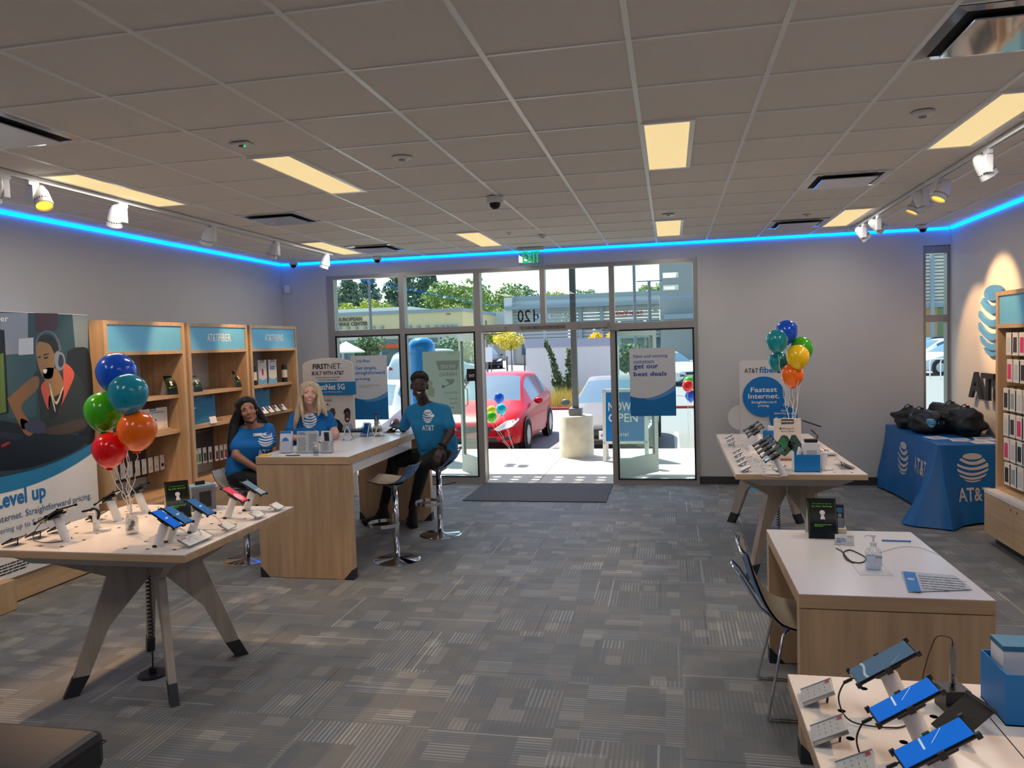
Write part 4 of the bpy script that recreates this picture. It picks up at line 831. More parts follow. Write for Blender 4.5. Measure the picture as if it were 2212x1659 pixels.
pshape('picture_headband',(84,96,112),[[(74,748),(80,726),(98,714),(118,720),(130,744),(132,760),(127,758),(124,742),(114,724),(98,718),(84,729),(78,748)]],.0026); pshape('picture_smile',(240,232,220),[[(92,799),(101,798),(99,806),(94,806)]],.0026); pshape('picture_eyes',(20,16,16),[[(81,771),(87,769),(87,773),(82,774)],[(94,772),(103,770),(103,774),(95,776)],[(93,766),(105,763),(105,765),(94,769)]],.0026); pshape('picture_necklace',(210,196,164),[[(106,832),(108,832),(120,868),(134,838),(136,839),(121,874)],[(108,846),(110,846),(119,884),(117,886)]],.0026); pshape('picture_gamepad',(60,62,88),[[(54,914),(90,910),(98,924),(90,936),(60,932)]],.0028); pshape('picture_keyboard',(34,40,62),[[(0,932),(44,938),(54,942),(36,952),(0,944)]],.0020); pshape('picture_card',(150,38,40),[[(2,962),(18,954),(20,958),(6,966)]],.0022)
PI_=mat('poster blue print',(38,118,184),.5); PT=mat('poster slate print',(86,110,150),.5)
def ptext(s,px0,py0,px1,h,m,bold): 
    a=at(px0,py0,X=PX); b=at(px1,py0,X=PX); text(s,PF,a.y,a.z,b.y-a.y,h,m,poster,bold)
a=at(100,1078,X=PX)
text('Level up',PF,4.73,.715,a.y-4.73,.155,PI_,poster,.028); text('Fastest Internet. Straightforward pricing.',PF,4.50,.63,5.682-4.50,.068,PT,poster,.006); text('Now delivering up to 5-Gig speeds',PF,4.50,.55,5.375-4.50,.055,PT,poster,.0)
text("AT&T Fiber",PF,4.55,2.145,.40,.045,whiteink,poster,.004); lines_text(PF,4.60,.318,.75,4,.022,ink,poster,.010,3)
# door mat
tag(ob('door_mat',bx((-2.47,8.80,.001),(-.76,9.93,.012)),mat('grey door mat',(92,92,94),.95,0,.18,150,.2)),'wide grey entrance mat inside the open doorway','mat')
# ottoman
lea=mat('black leather',(30,30,33),.45,0,.08,60,.05)
t=thing('ottoman','black leather ottoman cut by the bottom left corner','ottoman',(-2.55,2.05,0)); 
ob('seat_cushion',bx((-.42,-.5,.30),(.42,.42,.45),.03),lea,t,smooth=False); ob('seam',tube(BM(),[(-.42,.42,.40),(.421,.421,.40),(.421,-.5,.40)],.003,6),black,t); ob('base',bx((-.40,-.48,.04),(.40,.40,.30),.02),lea,t); 
for sx in (-1,1):
    for sy in (-1,1): ob('leg',cyl(BM(),(sx*.34,-.04+sy*.38,0),.02,.04),black,t)
# cloth covered table in the right corner
CX0,CX1,CY0,CY1,CZ=2.50,3.235,8.02,9.86,.76
clm=mat('blue polyester tablecloth',(0,98,168),.45,0,.05,4)
t=cloth=thing('covered_table','table under a blue cloth with white globe mark in the far right corner','table',((CX0+CX1)/2,(CY0+CY1)/2,0))
def cloth_mesh():
    me=BM(); N=[]; per=[]
    def corner(cx,cy,a0): return [(cx+.02*math.cos(a0+i*PI/2/5),cy+.02*math.sin(a0+i*PI/2/5),a0+i*PI/2/5) for i in range(6)]
    for i in range(28): per.append((CX0,CY1-(CY1-CY0)*(i+.5)/28,PI))
    per+= [(x,y,a) for x,y,a in corner(CX0+.02,CY0+.02,PI)]
    for i in range(14): per.append((CX0+(CX1-CX0)*(i+.5)/14,CY0,1.5*PI))
    per+= [(x,y,a) for x,y,a in corner(CX1-.02,CY0+.02,1.5*PI)]
    for i in range(6): per.append((CX1,CY0+(CY1-CY0)*(i+.5)/6,2*PI))
    per+= corner(CX1-.02,CY1-.02,0)+corner(CX0+.02,CY1-.02,PI/2)
    rows=[]; rnd=random.Random(3); ph=[rnd.uniform(0,6) for _ in range(6)]
    for k in range(11):
        f=k/10; row=[]
        for idx,(x,y,a) in enumerate(per):
            s=idx*.075
            cornerness=1 if abs(math.cos(a)*math.sin(a))>.02 else 0
            near=math.exp(-(((x-CX0)**2+(y-CY0)**2)/.06)); nr2=math.exp(-(((x-CX0)**2+(y-CY1)**2)/.06))
            out=f**1.3*(.035+.015*math.sin(s*3+ph[0])+.012*math.sin(s*7.3+ph[1]))+f**1.5*(.26*near+.10*nr2)+f*math.sin(s*17+ph[2])*(.006+.028*near)+f*.008*math.sin(s*11+ph[4])
            if x>3.1: out*=.1
            if y>9.7: out=min(out,.1)
            z=CZ*(1-f)+(.012+.02*(1-near)*abs(math.sin(s*1.7+ph[3])))*f
            row.append(me.verts.new((min(x+math.cos(a)*out,XR-.018),min(y+math.sin(a)*out,YF-.02),z if k else CZ)))
        rows.append(row)
    M_=len(per)
    for r0,r1 in zip(rows,rows[1:]):
        for i in range(M_): me.faces.new((r0[i],r0[(i+1)%M_],r1[(i+1)%M_],r1[i]))
    me.faces.new(rows[0][::-1]); return me
cl=ob('tablecloth',cloth_mesh(),clm,cloth,world=True,auto=50)
for p in ((2.62,8.15),(2.62,9.72),(3.14,8.15),(3.14,9.72)): ob('leg',tube(BM(),[(p[0],p[1],0),(p[0],p[1],.73)],.015,8),steel,cloth,world=True)
ob('board',bx((2.53,8.05,.73),(3.21,9.83,.752)),white,cloth,world=True)
M=TM[cloth.name]; tr=bvh_of(cl); Mi=M.inverted(); wcl=mat('white cloth print',(196,190,192),.6)
for F,g,tx in ((frame3((0,CY0-.5,0),(1,0,0),(0,0,1)),(2.80,.545,.142),(2.80,.235,.30,.125)),(frame3((CX0-.6,0,0),(0,-1,0),(0,0,1)),(-9.10,.47,.185),(-8.72,.40,.46,.155))):
    Fl=Mi@F; decal('globe_mark',globe_at(*g),Fl,tr,wcl,cloth,.004,sub=1)
    TX=(F,tx)
    c=bpy.data.curves.new('t','FONT'); c.body='AT&T'; c.resolution_u=2; c.offset=.02; o=bpy.data.objects.new('t',c); COL.objects.link(o); dg=bpy.context.evaluated_depsgraph_get(); me=bpy.data.meshes.new_from_object(o.evaluated_get(dg)); bpy.data.objects.remove(o)
    x0=min(v.co.x for v in me.vertices); x1=max(v.co.x for v in me.vertices); yy1=max(v.co.y for v in me.vertices); s=tx[2]/(x1-x0); sy=tx[3]/yy1
    X_=tx[0]-tx[2]/2 if F[0][0]>.5 else tx[0]
    bm2=bmesh.new(); bm2.from_mesh(me); bmesh.ops.triangulate(bm2,faces=bm2.faces[:]); bmesh.ops.subdivide_edges(bm2,edges=[e for e in bm2.edges if e.calc_length()>.25],cuts=2)
    bmesh.ops.triangulate(bm2,faces=bm2.faces[:])
    decal('lettering',[[(X_+(v.co.x-x0)*s,tx[1]+v.co.y*sy) for v in f_.verts] for f_ in bm2.faces],Fl,tr,wcl,cloth,.005); bm2.free()
# 3d sign on the right wall
t=thing('wall_sign','large blue globe sign with black letters on the right wall','sign',(XR,8.0,1.9)); F=frame3((XR-.035,0,0),(0,-1,0),(0,0,1)); sb=mat('sign blue',(84,150,206),.4)
cy=-at(2150,690,X=XR).y; cz=(at(2142,615,X=XR).z+at(2150,772,X=XR).z)/2; rr=(at(2142,615,X=XR).z-at(2150,772,X=XR).z)/2
G=globe_at(cy+.02,cz,rr)
groups=[[G[0]]]+[G[1+14*k:1+14*(k+1)] for k in range(5)]
for g in groups:
    bm=BM()
    vd={}
    def gv(p):
        key=(round(p[0],5),round(p[1],5))
        if key not in vd: vd[key]=bm.verts.new(F@Vector((p[0],p[1],0)))
        return vd[key]
    for q in g:
        vs=[]; [vs.append(gv(p)) for p in q if gv(p) not in vs]
        if len(vs)>2: bm.faces.new(vs)
    r=bmesh.ops.extrude_face_region(bm,geom=bm.faces[:]); bmesh.ops.translate(bm,vec=(.025,0,0),verts=[e for e in r['geom'] if isinstance(e,bmesh.types.BMVert)])
    ob('globe_band',bm,sb,t,world=True)
a=at(2106,858,X=XR); zl=at(2110,802,X=XR).z; text('AT&T',F,-a.y,a.z,1.28,zl-a.z,mat('black sign letter',(30,30,34),.4),t,.03,ext=.03,name='sign_letters')
# ------------------------------------------------------------ seats
shell_in=mat('cream seat shell',(196,184,166),.18,0,.02,coat=.5); shell_out=mat('blue seat shell',(0,92,158),.3,0,.03,coat=.15)
def shell(prof,wid,t,holes=None,th=.007):
    "moulded seat: profile [(x,z)], half widths; inner and outer skins"
    flip=-1 if prof[0][0]>prof[-1][0] else 1; n=len(prof); m=12; C=[crom([list(p) for p in prof],i*(n-1)/24) for i in range(25)]; Wd=[crom([[w] for w in wid],i*(n-1)/24)[0] for i in range(25)]
    for k,(nm,mm) in enumerate((('shell_inside',shell_in),('shell_outside',shell_out))):
        bm=BM(); rows=[]
        for i in range(25):
            a=Vector((C[min(i+1,24)][0]-C[max(i-1,0)][0],0,C[min(i+1,24)][1]-C[max(i-1,0)][1])).normalized(); nrm=Vector((-a.z,0,a.x))*flip; row=[]
            for j in range(m+1):
                u=j/m*2-1; cup=.022*u*u
                e=1-.10*abs(u)**4 if 0<i<24 else 1
                row.append(bm.verts.new(Vector((C[i][0],u*Wd[i],C[i][1]))+nrm*(cup*1.0)*(1 if nrm.z>0 or True else -1)-(nrm*th if k else Vector((0,0,0)))))
            rows.append(row)
        for a_,b_ in zip(rows,rows[1:]):
            for j in range(m): bm.faces.new((a_[j],a_[j+1],b_[j+1],b_[j]))
        if k: # rim
            pass
        ob(nm,bm,mm,t,smooth=True)
    if holes:
        bm=BM()
        for f,u in holes:
            i=f*24; c=crom([list(p) for p in prof],f*(n-1)); c2=crom([list(p) for p in prof],min(1,f+.02)*(n-1)); a=Vector((c2[0]-c[0],0,c2[1]-c[1])).normalized(); nrm=Vector((-a.z,0,a.x)); w=wid[-1]*.95
            p=Vector((c[0],u*w,c[1]))+nrm*(.022*u*u-th-.0015); M=frame3(p,Vector((0,1,0)),a); lathe(bm,[(.021,0),(0,0)],n=10,M=M@Matrix.Diagonal((1,.6,1,1)))
        ob('perforations',bm,mat('light through perforation',(205,214,214),.5),t)  # flat ovals, their pale colour stands for light showing through the holes
def bar_stool(label,x,y,rz,h,group='chrome bar stools at the counter'):
    t=thing('bar_stool',label,'bar stool',(x,y,0),rz,group)
    shell([(-.21,h+.012),(-.12,h),(0,h-.012),(.10,h+.01),(.17,h+.075),(.215,h+.155)],[.165,.20,.205,.205,.195,.175],t,holes=[(.68+.10*r_,u) for r_ in range(4) for u in ((-.66,-.22,.22,.66) if r_%2 else (-.44,0,.44))])
    ob('seat_plate',lathe(BM(),[(.0,h-.06),(.035,h-.06),(.09,h-.028),(.09,h-.024),(0,h-.024)],n=24),steel,t)
    ob('column',lathe(BM(),[(.028,.012),(.028,h-.06)],n=24),chrome,t,smooth=True); ob('base',lathe(BM(),[(.205,0),(.205,.006),(.19,.012),(.05,.018),(.032,.03),(.028,.03)],n=48),chrome,t,auto=40)
    bm=BM(); R1=.135; pts=[(R1*math.cos(a)-.11,R1*math.sin(a),0) for a in [2*PI*i/32 for i in range(32)]]; N=len(pts); rr=[]
    for p in pts: 
        d=Vector((p[0]+.11,p[1],0)).normalized(); rr.append([bm.verts.new(Vector(p)+d*q+Vector((0,0,z))) for q,z in ((0,.305),(.004,.305),(.004,.335),(0,.335))])
    for i in range(N):
        a,b=rr[i],rr[(i+1)%N]
        for k in range(4): bm.faces.new((a[k],a[(k+1)%4],b[(k+1)%4],b[k]))
    ob('footrest_ring',bm,chrome,t); return t
bar_stool('empty chrome bar stool with blue perforated seat in front of the counter',-2.378,6.291,0,.70); bar_stool('chrome bar stool under the seated man beside the counter',-2.255,7.195,0,.69); bar_stool('chrome bar stool under the dark-haired woman left of the counter',-3.74,6.16,PI,.67)
def side_chair(label,x,y,rz):
    "sled base chair facing +x"
    t=thing('side_chair',label,'chair',(x,y,0),rz,'blue shell chairs at the desk')
    shell([(.27,.445),(.16,.438),(.02,.43),(-.10,.455),(-.17,.53),(-.225,.65),(-.27,.80)],[.19,.215,.225,.225,.22,.21,.195],t,th=.010)
    bm=BM(); tube(bm,[(-.272,-.20,.795),(-.285,-.19,.815),(-.287,0,.822),(-.285,.19,.815),(-.272,.20,.795)],.006,6); ob('top_rim',bm,chrome,t,smooth=True)
    for s in (-1,1): 
        ob('sled_leg',tube(BM(),[(-.06,s*.15,.425),(-.09,s*.17,.40),(-.17,s*.235,.03),(-.175,s*.237,.012),(-.15,s*.235,.0085),(.22,s*.225,.0085),(.245,s*.222,.012),(.245,s*.22,.03),(.15,s*.16,.40),(.12,s*.15,.42)],.0075,8),chrome,t,smooth=True)
        ob('glide',bx((-.12,s*.235-.011,0),(-.07,s*.235+.011,.02),.003),acrylic,t)
    ob('seat_rail',tube(BM(),[(-.06,-.15,.425),(-.06,.15,.425)],.007,8),chrome,t); ob('back_handle',tube(BM(),[(-.075,-.14,.425),(-.19,-.12,.52),(-.275,-.09,.66),(-.31,-.07,.70),(-.315,0,.705),(-.31,.07,.70),(-.275,.09,.66),(-.19,.12,.52),(-.075,.14,.425)],.007,8),chrome,t,smooth=True); return t
side_chair('blue backed chrome sled chair pushed up to the left side of the desk',.60,4.02,0); side_chair('pale shell chair at the right side of the desk cut by the photo edge',1.62,3.55,PI)
# ------------------------------------------------------------ phones on stands, tags, small goods
clawm=mat('black phone clamp',(18,18,20),.35)
def scr(name,rgb,em=.35): return mat('screen '+name,rgb,.06,0,.04,6,emis=em)
SC={'blue':scr('bright blue',(0,98,200),.5),'mid':scr('mid blue',(44,100,156),.35),'dull':scr('slate blue',(70,100,128),.3),'red':scr('red wallpaper',(205,64,84),.4),'home':scr('home wallpaper',(96,120,140),.35),'dark':scr('dark',(26,28,32),0)}
def phone_stand(label,p,rz,screen,tilt=31,L=.155,Wd=.074,cable=None,group=None,scale=1,body=None,marks=None):
    "display phone on a leaning white post; user side is local +x"
    t=thing('display_phone',label,'phone on stand',p,rz,group)
    ob('post',lathe(BM(),[(.024,0),(.024,.118),(.020,.124),(0,.124)],n=20,M=Matrix(((1,0,.42,0),(0,1,0,0),(0,0,1,0),(0,0,0,1)))),white,t,auto=40)
    ob('post_foot',bx((-.01,-.028,.0),(.012,-.022,.012),.001),black,t)
    M=Matrix.Translation((.062,0,.142))@Matrix.Rotation(R(tilt),4,'Y')
    ob('clamp',bx((-.035,-.026,-.018),(.035,.026,-.0055),.003,M),clawm,t)
    bd=ob('phone',bx((-L/2,-Wd/2,-.0045),(L/2,Wd/2,.0040),.003,M),body or black_gl,t)
    s=ob('screen',bx((-L/2+.004,-Wd/2+.004,.0035),(L/2-.004,Wd/2-.004,.0047),0,M),SC[screen],t)
    if marks:
        for nm,mm,ps in marks:
            Fm=M@Matrix.Translation((0,0,.0052)); me=bpy.data.meshes.new(nm); V=[];Fc=[]
            for q in ps: k=len(V); V+=[Fm@Vector((a*L/2,b*Wd/2,0)) for a,b in q]; Fc.append(list(range(k,k+len(q))))
            me.from_pydata(V,[],Fc); me.materials.append(mm); o=bpy.data.objects.new(nm,me); COL.objects.link(o); o.parent=t
    for a,b in ((-1,-1),(-1,1),(1,-1),(1,1)): ob('claw',bx((a*(L/2)-.007,b*(Wd/2)-.006,-.007),(a*(L/2)+.005,b*(Wd/2)+.003,.0062),.0015,M),clawm,t)
    for b in (-1,1): ob('side_clip',bx((-.008,b*Wd/2-.003,-.010),(.008,b*Wd/2+.005,.0065),.001,M),clawm,t)
    if cable:
        a=M@Vector((L/2,0,0)); ob('cable',tube(BM(),sp([a,a+Vector((.022,.0,-.012)),a+Vector((.042,.02,-.05)),(a.x+.02,.055,.012),(.05,.06,.003),(.0,.026,.005)]),.0022,6),cable,t,smooth=True)
        ob('cable_plug',tube(BM(),[a+Vector((.004,0,-.002)),a+Vector((.024,0,-.013))],.0042,6),cable,t)
    return t
app=[('app_icons',whiteink,[[(.25+.16*i,-.62+.35*j),(.34+.16*i,-.62+.35*j),(.34+.16*i,-.44+.35*j),(.25+.16*i,-.44+.35*j)] for i in range(4) for j in range(4)])]
pinkm=[('wallpaper_shape',mat('pink wallpaper',(222,150,168),.3,emis=.3),[[(.35+.45*math.cos(a),-.2+.75*math.sin(a)) for a in [2*PI*i/20 for i in range(20)]]])]
clock=[('screen_text',mat('pale screen text',(190,210,230),.5,emis=.3),[[(-.1,-.3),(-.04,-.3),(-.04,.4),(-.1,.4)],[(.0,-.3),(.04,-.3),(.04,.1),(.0,.1)]])]
G1='display phones on the right side of the square table'
for (y,s,nm,cb,mk) in ((3.455,'blue','display phone with bright blue screen nearest the front corner of the left table',white,clock),(3.545,'mid','blue screen display phone second from the front of the left table',white,clock),(3.745,'mid','dark blue screen display phone beside the green edged stand on the left table',white,clock),(4.09,'red','display phone with red and pink screen on the left table',None,pinkm),(4.30,'home','display phone with grey app screen at the far corner of the left table',None,app)):
    phone_stand(nm,(-2.605,y,.875),0,s,cable=cb,group=G1,marks=mk)
phone_stand('tablet sized folding phone on the left front stand of the left table',(-3.205,3.52,.875),PI,'dark',L=.165,Wd=.13,cable=black,tilt=28); phone_stand('dark display phone on a white post in the left row, third stand back',(-3.25,3.975,.875),PI,'dark',cable=None,tilt=30); phone_stand('dark display phone on a white post at the back left of the left table',(-3.235,4.20,.875),PI,'dark',cable=None,tilt=30)
t=thing('watch_stand','black smart watch on a small white arm stand on the left table','watch',(-3.20,3.735,.875),PI); ob('arm',bx((-.012,-.016,0),(.012,.016,.10),.004),white,t); ob('head',bx((-.012,-.02,.09),(.05,.02,.112),.006),white,t); ob('foot',lathe(BM(),[(.03,0),(.03,.015),(0,.018)],(-.055,0,0),n=20),white,t)
ob('strap',tube(BM(),[(.01+.032*math.cos(a),0,.095+.032*math.sin(a)) for a in [2*PI*i/20 for i in range(20)]],.008,6,closed=True),black,t,smooth=True); ob('watch_case',bx((.025,-.02,.115),(.06,.02,.127),.004,Matrix.Rotation(R(8),4,'Y')),black_gl,t)
clear=glass('clear plastic',(244,246,248),.2,.04)
def price_tag(label,p,rz,w=.085,d=.062,dark=False,group=None):
    "small easel card leaning towards local +x"
    t=thing('price_tag',label,'price tag',p,rz,group); M=Matrix.Translation((0,0,.030))@Matrix.Rotation(R(27),4,'Y')
    ob('card',bx((-d/2,-w/2,-.002),(d/2,w/2,.0015),.0005,M),paper if not dark else paper,t)
    ob('backing',bx((-d/2,-w/2,-.005),(d/2,w/2,-.002),0,M),black,t)
    for s in (-1,1): ob('rail',bx((-d/2-.001,s*w/2-.003,-.006),(d/2+.001,s*w/2+.003,.003),.001,M),steel if not dark else black,t)
    a=M@Vector((-d/2+.012,0,-.004)); ob('prop',tube(BM(),[a,(-d/2+.018,0,.001)],.003,6),black,t)
    Fm=M@Matrix.Translation((0,0,.0018)); ps=[]; rnd=random.Random(int(p[1]*100))
    for i in range(4):
        for j in range(3): x=-d*.28+i*d*.18; y=-w*.36+j*w*.26; e=y+w*.14*rnd.uniform(.4,1); ps.append([(x,y),(x+d*.03,y),(x+d*.03,e),(x,e)])
    F=Matrix.Identity(4); me=bpy.data.meshes.new('fine_print'); V=[];Fc=[]
    for q in ps: k=len(V); V+=[Fm@Vector((a_,b_,0)) for a_,b_ in q]; Fc.append([k,k+1,k+2,k+3])
    me.from_pydata(V,[],Fc); me.materials.append(grey_ink); o=bpy.data.objects.new('fine_print',me); COL.objects.link(o); o.parent=t
    me=bpy.data.meshes.new('red_flash'); me.from_pydata([Fm@Vector(q) for q in ((-d*.44,-w*.45,0),(-d*.30,-w*.45,0),(-d*.30,-w*.25,0),(-d*.44,-w*.25,0))],[],[[0,1,2,3]]); me.materials.append(mat('red flash',(206,70,80),.5)); o=bpy.data.objects.new('red_flash',me); COL.objects.link(o); o.parent=t
    return t
price_tag('wide white price tag beside the front phones of the left table',(-2.43,3.525,.875),0,.21,.07); price_tag('white price tag in the middle of the left table edge',(-2.42,3.80,.875),0); price_tag('white price tag in front of the red screen phone',(-2.41,4.095,.875),0); price_tag('white price tag at the far right corner of the left table',(-2.40,4.31,.875),0)
for y,nm in ((3.41,'black backed price tag at the left front corner of the left table'),(3.56,'black backed price tag behind the tablet stand'),(3.69,'black backed price tag in front of the watch stand'),(3.98,'black backed price tag beside the third left phone post')): price_tag(nm,(-3.43 if y<3.6 else -3.41,y,.875),PI,.09,.075,True)
cardm=mat('white card stock',(228,222,216),.6)
def key_stand(label,p,rz,h=.20,w=.125):
    "curved counter card with keyhole picture; front faces local +x"
    t=thing('counter_card',label,'counter card',p,rz); n=14; blackc=mat('black card face',(16,22,24),.25,0,.05)
    P=[(.055-.085*f-.030*math.sin(f*PI)*(-1)*.6,.002+h*f) for f in [i/n for i in range(n+1)]]
    def strip(off,w_,m,nm,a=0,b=n):
        bm=BM(); vs=[(bm.verts.new((P[i][0]+off,-w_/2,P[i][1])),bm.verts.new((P[i][0]+off,w_/2,P[i][1])),bm.verts.new((P[i][0]+off-.002,-w_/2,P[i][1])),bm.verts.new((P[i][0]+off-.002,w_/2,P[i][1]))) for i in range(a,b+1)]
        for u,v in zip(vs,vs[1:]): bm.faces.new((u[0],u[1],v[1],v[0])); bm.faces.new((u[2],v[2],v[3],u[3])); bm.faces.new((u[0],v[0],v[2],u[2])); bm.faces.new((u[1],u[3],v[3],v[1]))
        bm.faces.new(vs[0]); bm.faces.new(vs[-1]); return ob(nm,bm,m,t,smooth=False)
    strip(0,w,blackc,'front_card'); strip(.0008,w*.93,mat('green card edge',(70,120,40),.4),'green_border',1,n-1); strip(.0016,w*.90,blackc,'front_face',1,n-1)
    bk=BM(); 
    for s in (-1,1): pass
    prism(bk,[(P[n][0]-.001,-w*.46,h),(P[n][0]-.001,w*.46,h),(-.10,w*.5,.001),(-.10,-w*.5,.001)],(-.002,0,0)); ob('back_leg',bk,cardm,t)
    Mx=Matrix.Translation(p)@Matrix.Rotation(rz,4,'Z'); i0=n-4; a=Vector((P[n-5][0]+.004,0,P[n-5][1])); bvec=Vector((P[n-2][0]-P[n-5][0],0,P[n-2][1]-P[n-5][1]))
    F=Mx@frame3(a,(0,1,0),bvec); gl=mat('green card print',(110,200,50),.5)
    flatob('keyhole',[[(.014*math.cos(q),.004+.014*math.sin(q)) for q in [2*PI*i/18 for i in range(18)]],[(-.006,-.004),(-.013,-.034),(.013,-.034),(.006,-.004)]],F,paper,t,.001)
    text('Your phone is the key',F,0,.050,w*.66,.009,gl,t,.0,'C'); text('to new devices',F,0,.035,w*.7,.011,gl,t,.01,'C'); 
    a2=Vector((P[2][0]+.004,0,P[2][1])); F2=Mx@frame3(a2,(0,1,0),Vector((P[5][0]-P[2][0],0,P[5][1]-P[2][1]))); lines_text(F2,-w*.30,.045,w*.6,2,.008,gl,t,.004,2)
    return t
key_stand('curved green edged counter card with keyhole on the left table',(-2.93,4.09,.875),R(-48),.215,.135); key_stand('black counter card with keyhole standing at the back of the desk',(.795,4.42,.75),R(-92),.205,.15)
t=thing('headset_box','grey headset box with hanging tab behind the counter card on the left table','box',(-2.93,4.32,.875),R(-35)); ob('carton',bx((-.06,-.075,0),(.06,.075,.155),.003),mat('grey box print',(112,114,120),.4,0,.15,18),t); ob('lid_band',bx((-.061,-.076,.142),(.061,.076,.157),.002),mat('steel blue band',(110,140,160),.4),t); ob('hang_tab',bx((-.004,-.03,.157),(.004,.03,.18)),black,t); ob('product_picture',bx((.0602,-.03,.02),(.0606,.045,.12)),black,t)
t=thing('balloon_weight','clear glass jar of beads holding the ribbons on the left table','balloon weight',(-2.935,3.69,.875)); ob('jar',lathe(BM(),[(.028,0),(.034,.01),(.034,.085),(.026,.10),(.026,.115),(.023,.115),(.023,.10),(.030,.083),(.030,.012),(0,.01)],n=20),clear,t,smooth=True)
bm=BM(); rnd=random.Random(9)
for i in range(22): ball(bm,(rnd.uniform(-.02,.02),rnd.uniform(-.02,.02),.02+rnd.random()*.06),.011,1)
ob('beads',bm,clear,t,smooth=True)
rib=mat('white curling ribbon',(236,232,226),.35)
for px,py,d,c,dy,nm in ((251,803,83,BLU,.03,'blue balloon at the top of the left bunch'),(277,848,80,TEA,-.10,'teal balloon in the middle of the left bunch'),(224,886,80,GRN,-.03,'green balloon at the left of the left bunch'),(268,886,70,YEL,.20,'yellow balloon mostly hidden behind the teal one in the left bunch'),(296,927,80,ORA,-.06,'orange balloon at the right of the left bunch'),(237,969,71,RED,-.08,'red balloon lowest in the left bunch')):
    p=at(px,py,Y=3.70+dy); balloon(c,p,d/396*1.0,nm,'balloon bunch on the left table',(-2.935,3.69,.985),(0,R(4)),rib)
for px,py,d,c,dy,nm in ((1699,715,46,BLU,.10,'blue balloon at the top of the right bunch'),(1678,735,44,(0,150,160),-.10,'upper teal balloon at the left of the right bunch'),(1681,779,41,(0,150,160),.12,'lower teal balloon partly hidden in the right bunch'),(1731,752,48,GRN,.14,'green balloon at the right of the right bunch'),(1723,769,46,YEL,-.10,'yellow balloon in front in the right bunch'),(1711,808,46,ORA,-.02,'orange balloon lowest in the right bunch')):
    p=at(px,py,Y=7.05+dy); balloon(c,p,d/238,nm,'balloon bunch on the right table',(at(1713,905,Y=7.02).x,7.02,.94),(0,R(-3)),rib)
# ---- long right table
G2='display phones in the left row of the long table'
for i,(px,py) in enumerate(((1622,921),(1628,927),(1632,933),(1645,952),(1651,959),(1657,967),(1664,975),(1673,984))):
    c=at(px,py,Z=1.017); nm=('grey display phone in the far cluster of three on the long right table','grey display phone in the near cluster of five on the long right table')[i>2]
    nm=['farthest grey display phone in the left row of the long right table','second farthest grey display phone in the left row of the long table','third farthest grey display phone, nearest of the far cluster on the long table','farthest grey phone of the near cluster on the long right table','second grey phone of the near cluster on the long right table','middle grey phone of the near cluster on the long right table','second nearest grey phone of the near cluster on the long table','nearest grey display phone on a tall white post of the long table'][i]
    phone_stand(nm,(c.x+.062,c.y,.875),PI,'dark',cable=white if i in (2,5,7) else None,group=G2,tilt=33,body=mat('grey phone back',(92,94,98),.3,.3))
for i,(px,py) in enumerate(((1575,941),(1578,947),(1580,955),(1591,972),(1594,980),(1599,989),(1604,998),(1610,1010))):
    c=at(px,py,Z=.905); nm='white price tag %s on the left edge of the long right table'%('farthest','second farthest','third farthest','fourth from the back','fifth from the back','third nearest','second nearest','nearest')[i]
    price_tag(nm,(c.x,c.y,.875),PI,.075 if i<7 else .12,.07)
price_tag('price tag turned at an angle left of the blue box on the long table',(at(1682,1016,Z=.88).x,at(1682,1016,Z=.88).y,.875),R(200),.08,.07)
for i,(px,py) in enumerate(((1790,978),(1826,1005))):
    c=at(px,py,Z=.885); t=price_tag(('long row of tilted price tags on the right edge of the long table, farther','long row of tilted price tags on the right edge of the long table, nearer')[i],(c.x,c.y,.875),0,.26,.085,False)
c=at(1783,1016,Z=.875); t=thing('watch_stand','white arm shaped watch stand right of the blue box on the long table','watch stand',(c.x,c.y,.875),R(10)); ob('arm',bx((-.03,-.02,0),(-.005,.02,.125),.006),white,t); ob('head',bx((-.03,-.02,.115),(.065,.02,.135),.006),white,t); ob('foot',bx((-.03,-.02,0),(.05,.02,.014),.004),white,t)
c=at(1745,945,Z=.99); t=thing('tablet_holder','black tablet clip on a bent arm at the back right of the long table','phone holder',(at(1752,951,Z=.88).x+.02,7.45,.875)); ob('arm',tube(BM(),[(0,0,0),(.03,0,.05),(-.01,0,.09),(-.03,0,.11)],.006,6),black,t); ob('clip',bx((-.17,-.05,.145),(.0,.05,.155),.002,Matrix.Rotation(R(20),4,'Y')),clawm,t)
a=at(1716,1020,Z=.875); b=at(1772,1020,Z=.875); w_=b.x-a.x
t=thing('literature_box','open blue literature box at the near end of the long right table','box',((a.x+b.x)/2,a.y+.06,.875)); W=w_/2; bm=BM()
for p,q in (((-W,-.06,0),(W,-.056,.125)),((-W,.056,0),(W,.06,.125)),((-W,-.056,0),(-W+.004,.056,.145)),((W-.004,-.056,0),(W,.056,.125)),((-W,-.06,0),(W,.06,.004))): box(bm,p,q)
ob('box_walls',bm,blue,t); ob('white_end',bx((-W-.0015,-.058,.004),(-W-.0002,.058,.143)),paper,t)
def carton(name,label,p,s,m,rz=0,cat='box',top=None,pic=None):
    t=thing(name,label,cat,p,rz); ob('carton',bx((-s[0]/2,-s[1]/2,0),(s[0]/2,s[1]/2,s[2]),.002),m,t)
    if top: ob('lid',bx((-s[0]/2-.001,-s[1]/2-.001,s[2]-.012),(s[0]/2+.001,s[1]/2+.001,s[2]+.001)),top,t)
    if pic: ob('printed_picture',bx((-s[0]*.3,-s[1]/2-.001,s[2]*.2),(s[0]*.3,-s[1]/2-.0003,s[2]*.75)),pic,t)
    return t
bxm=(a.x+b.x)/2
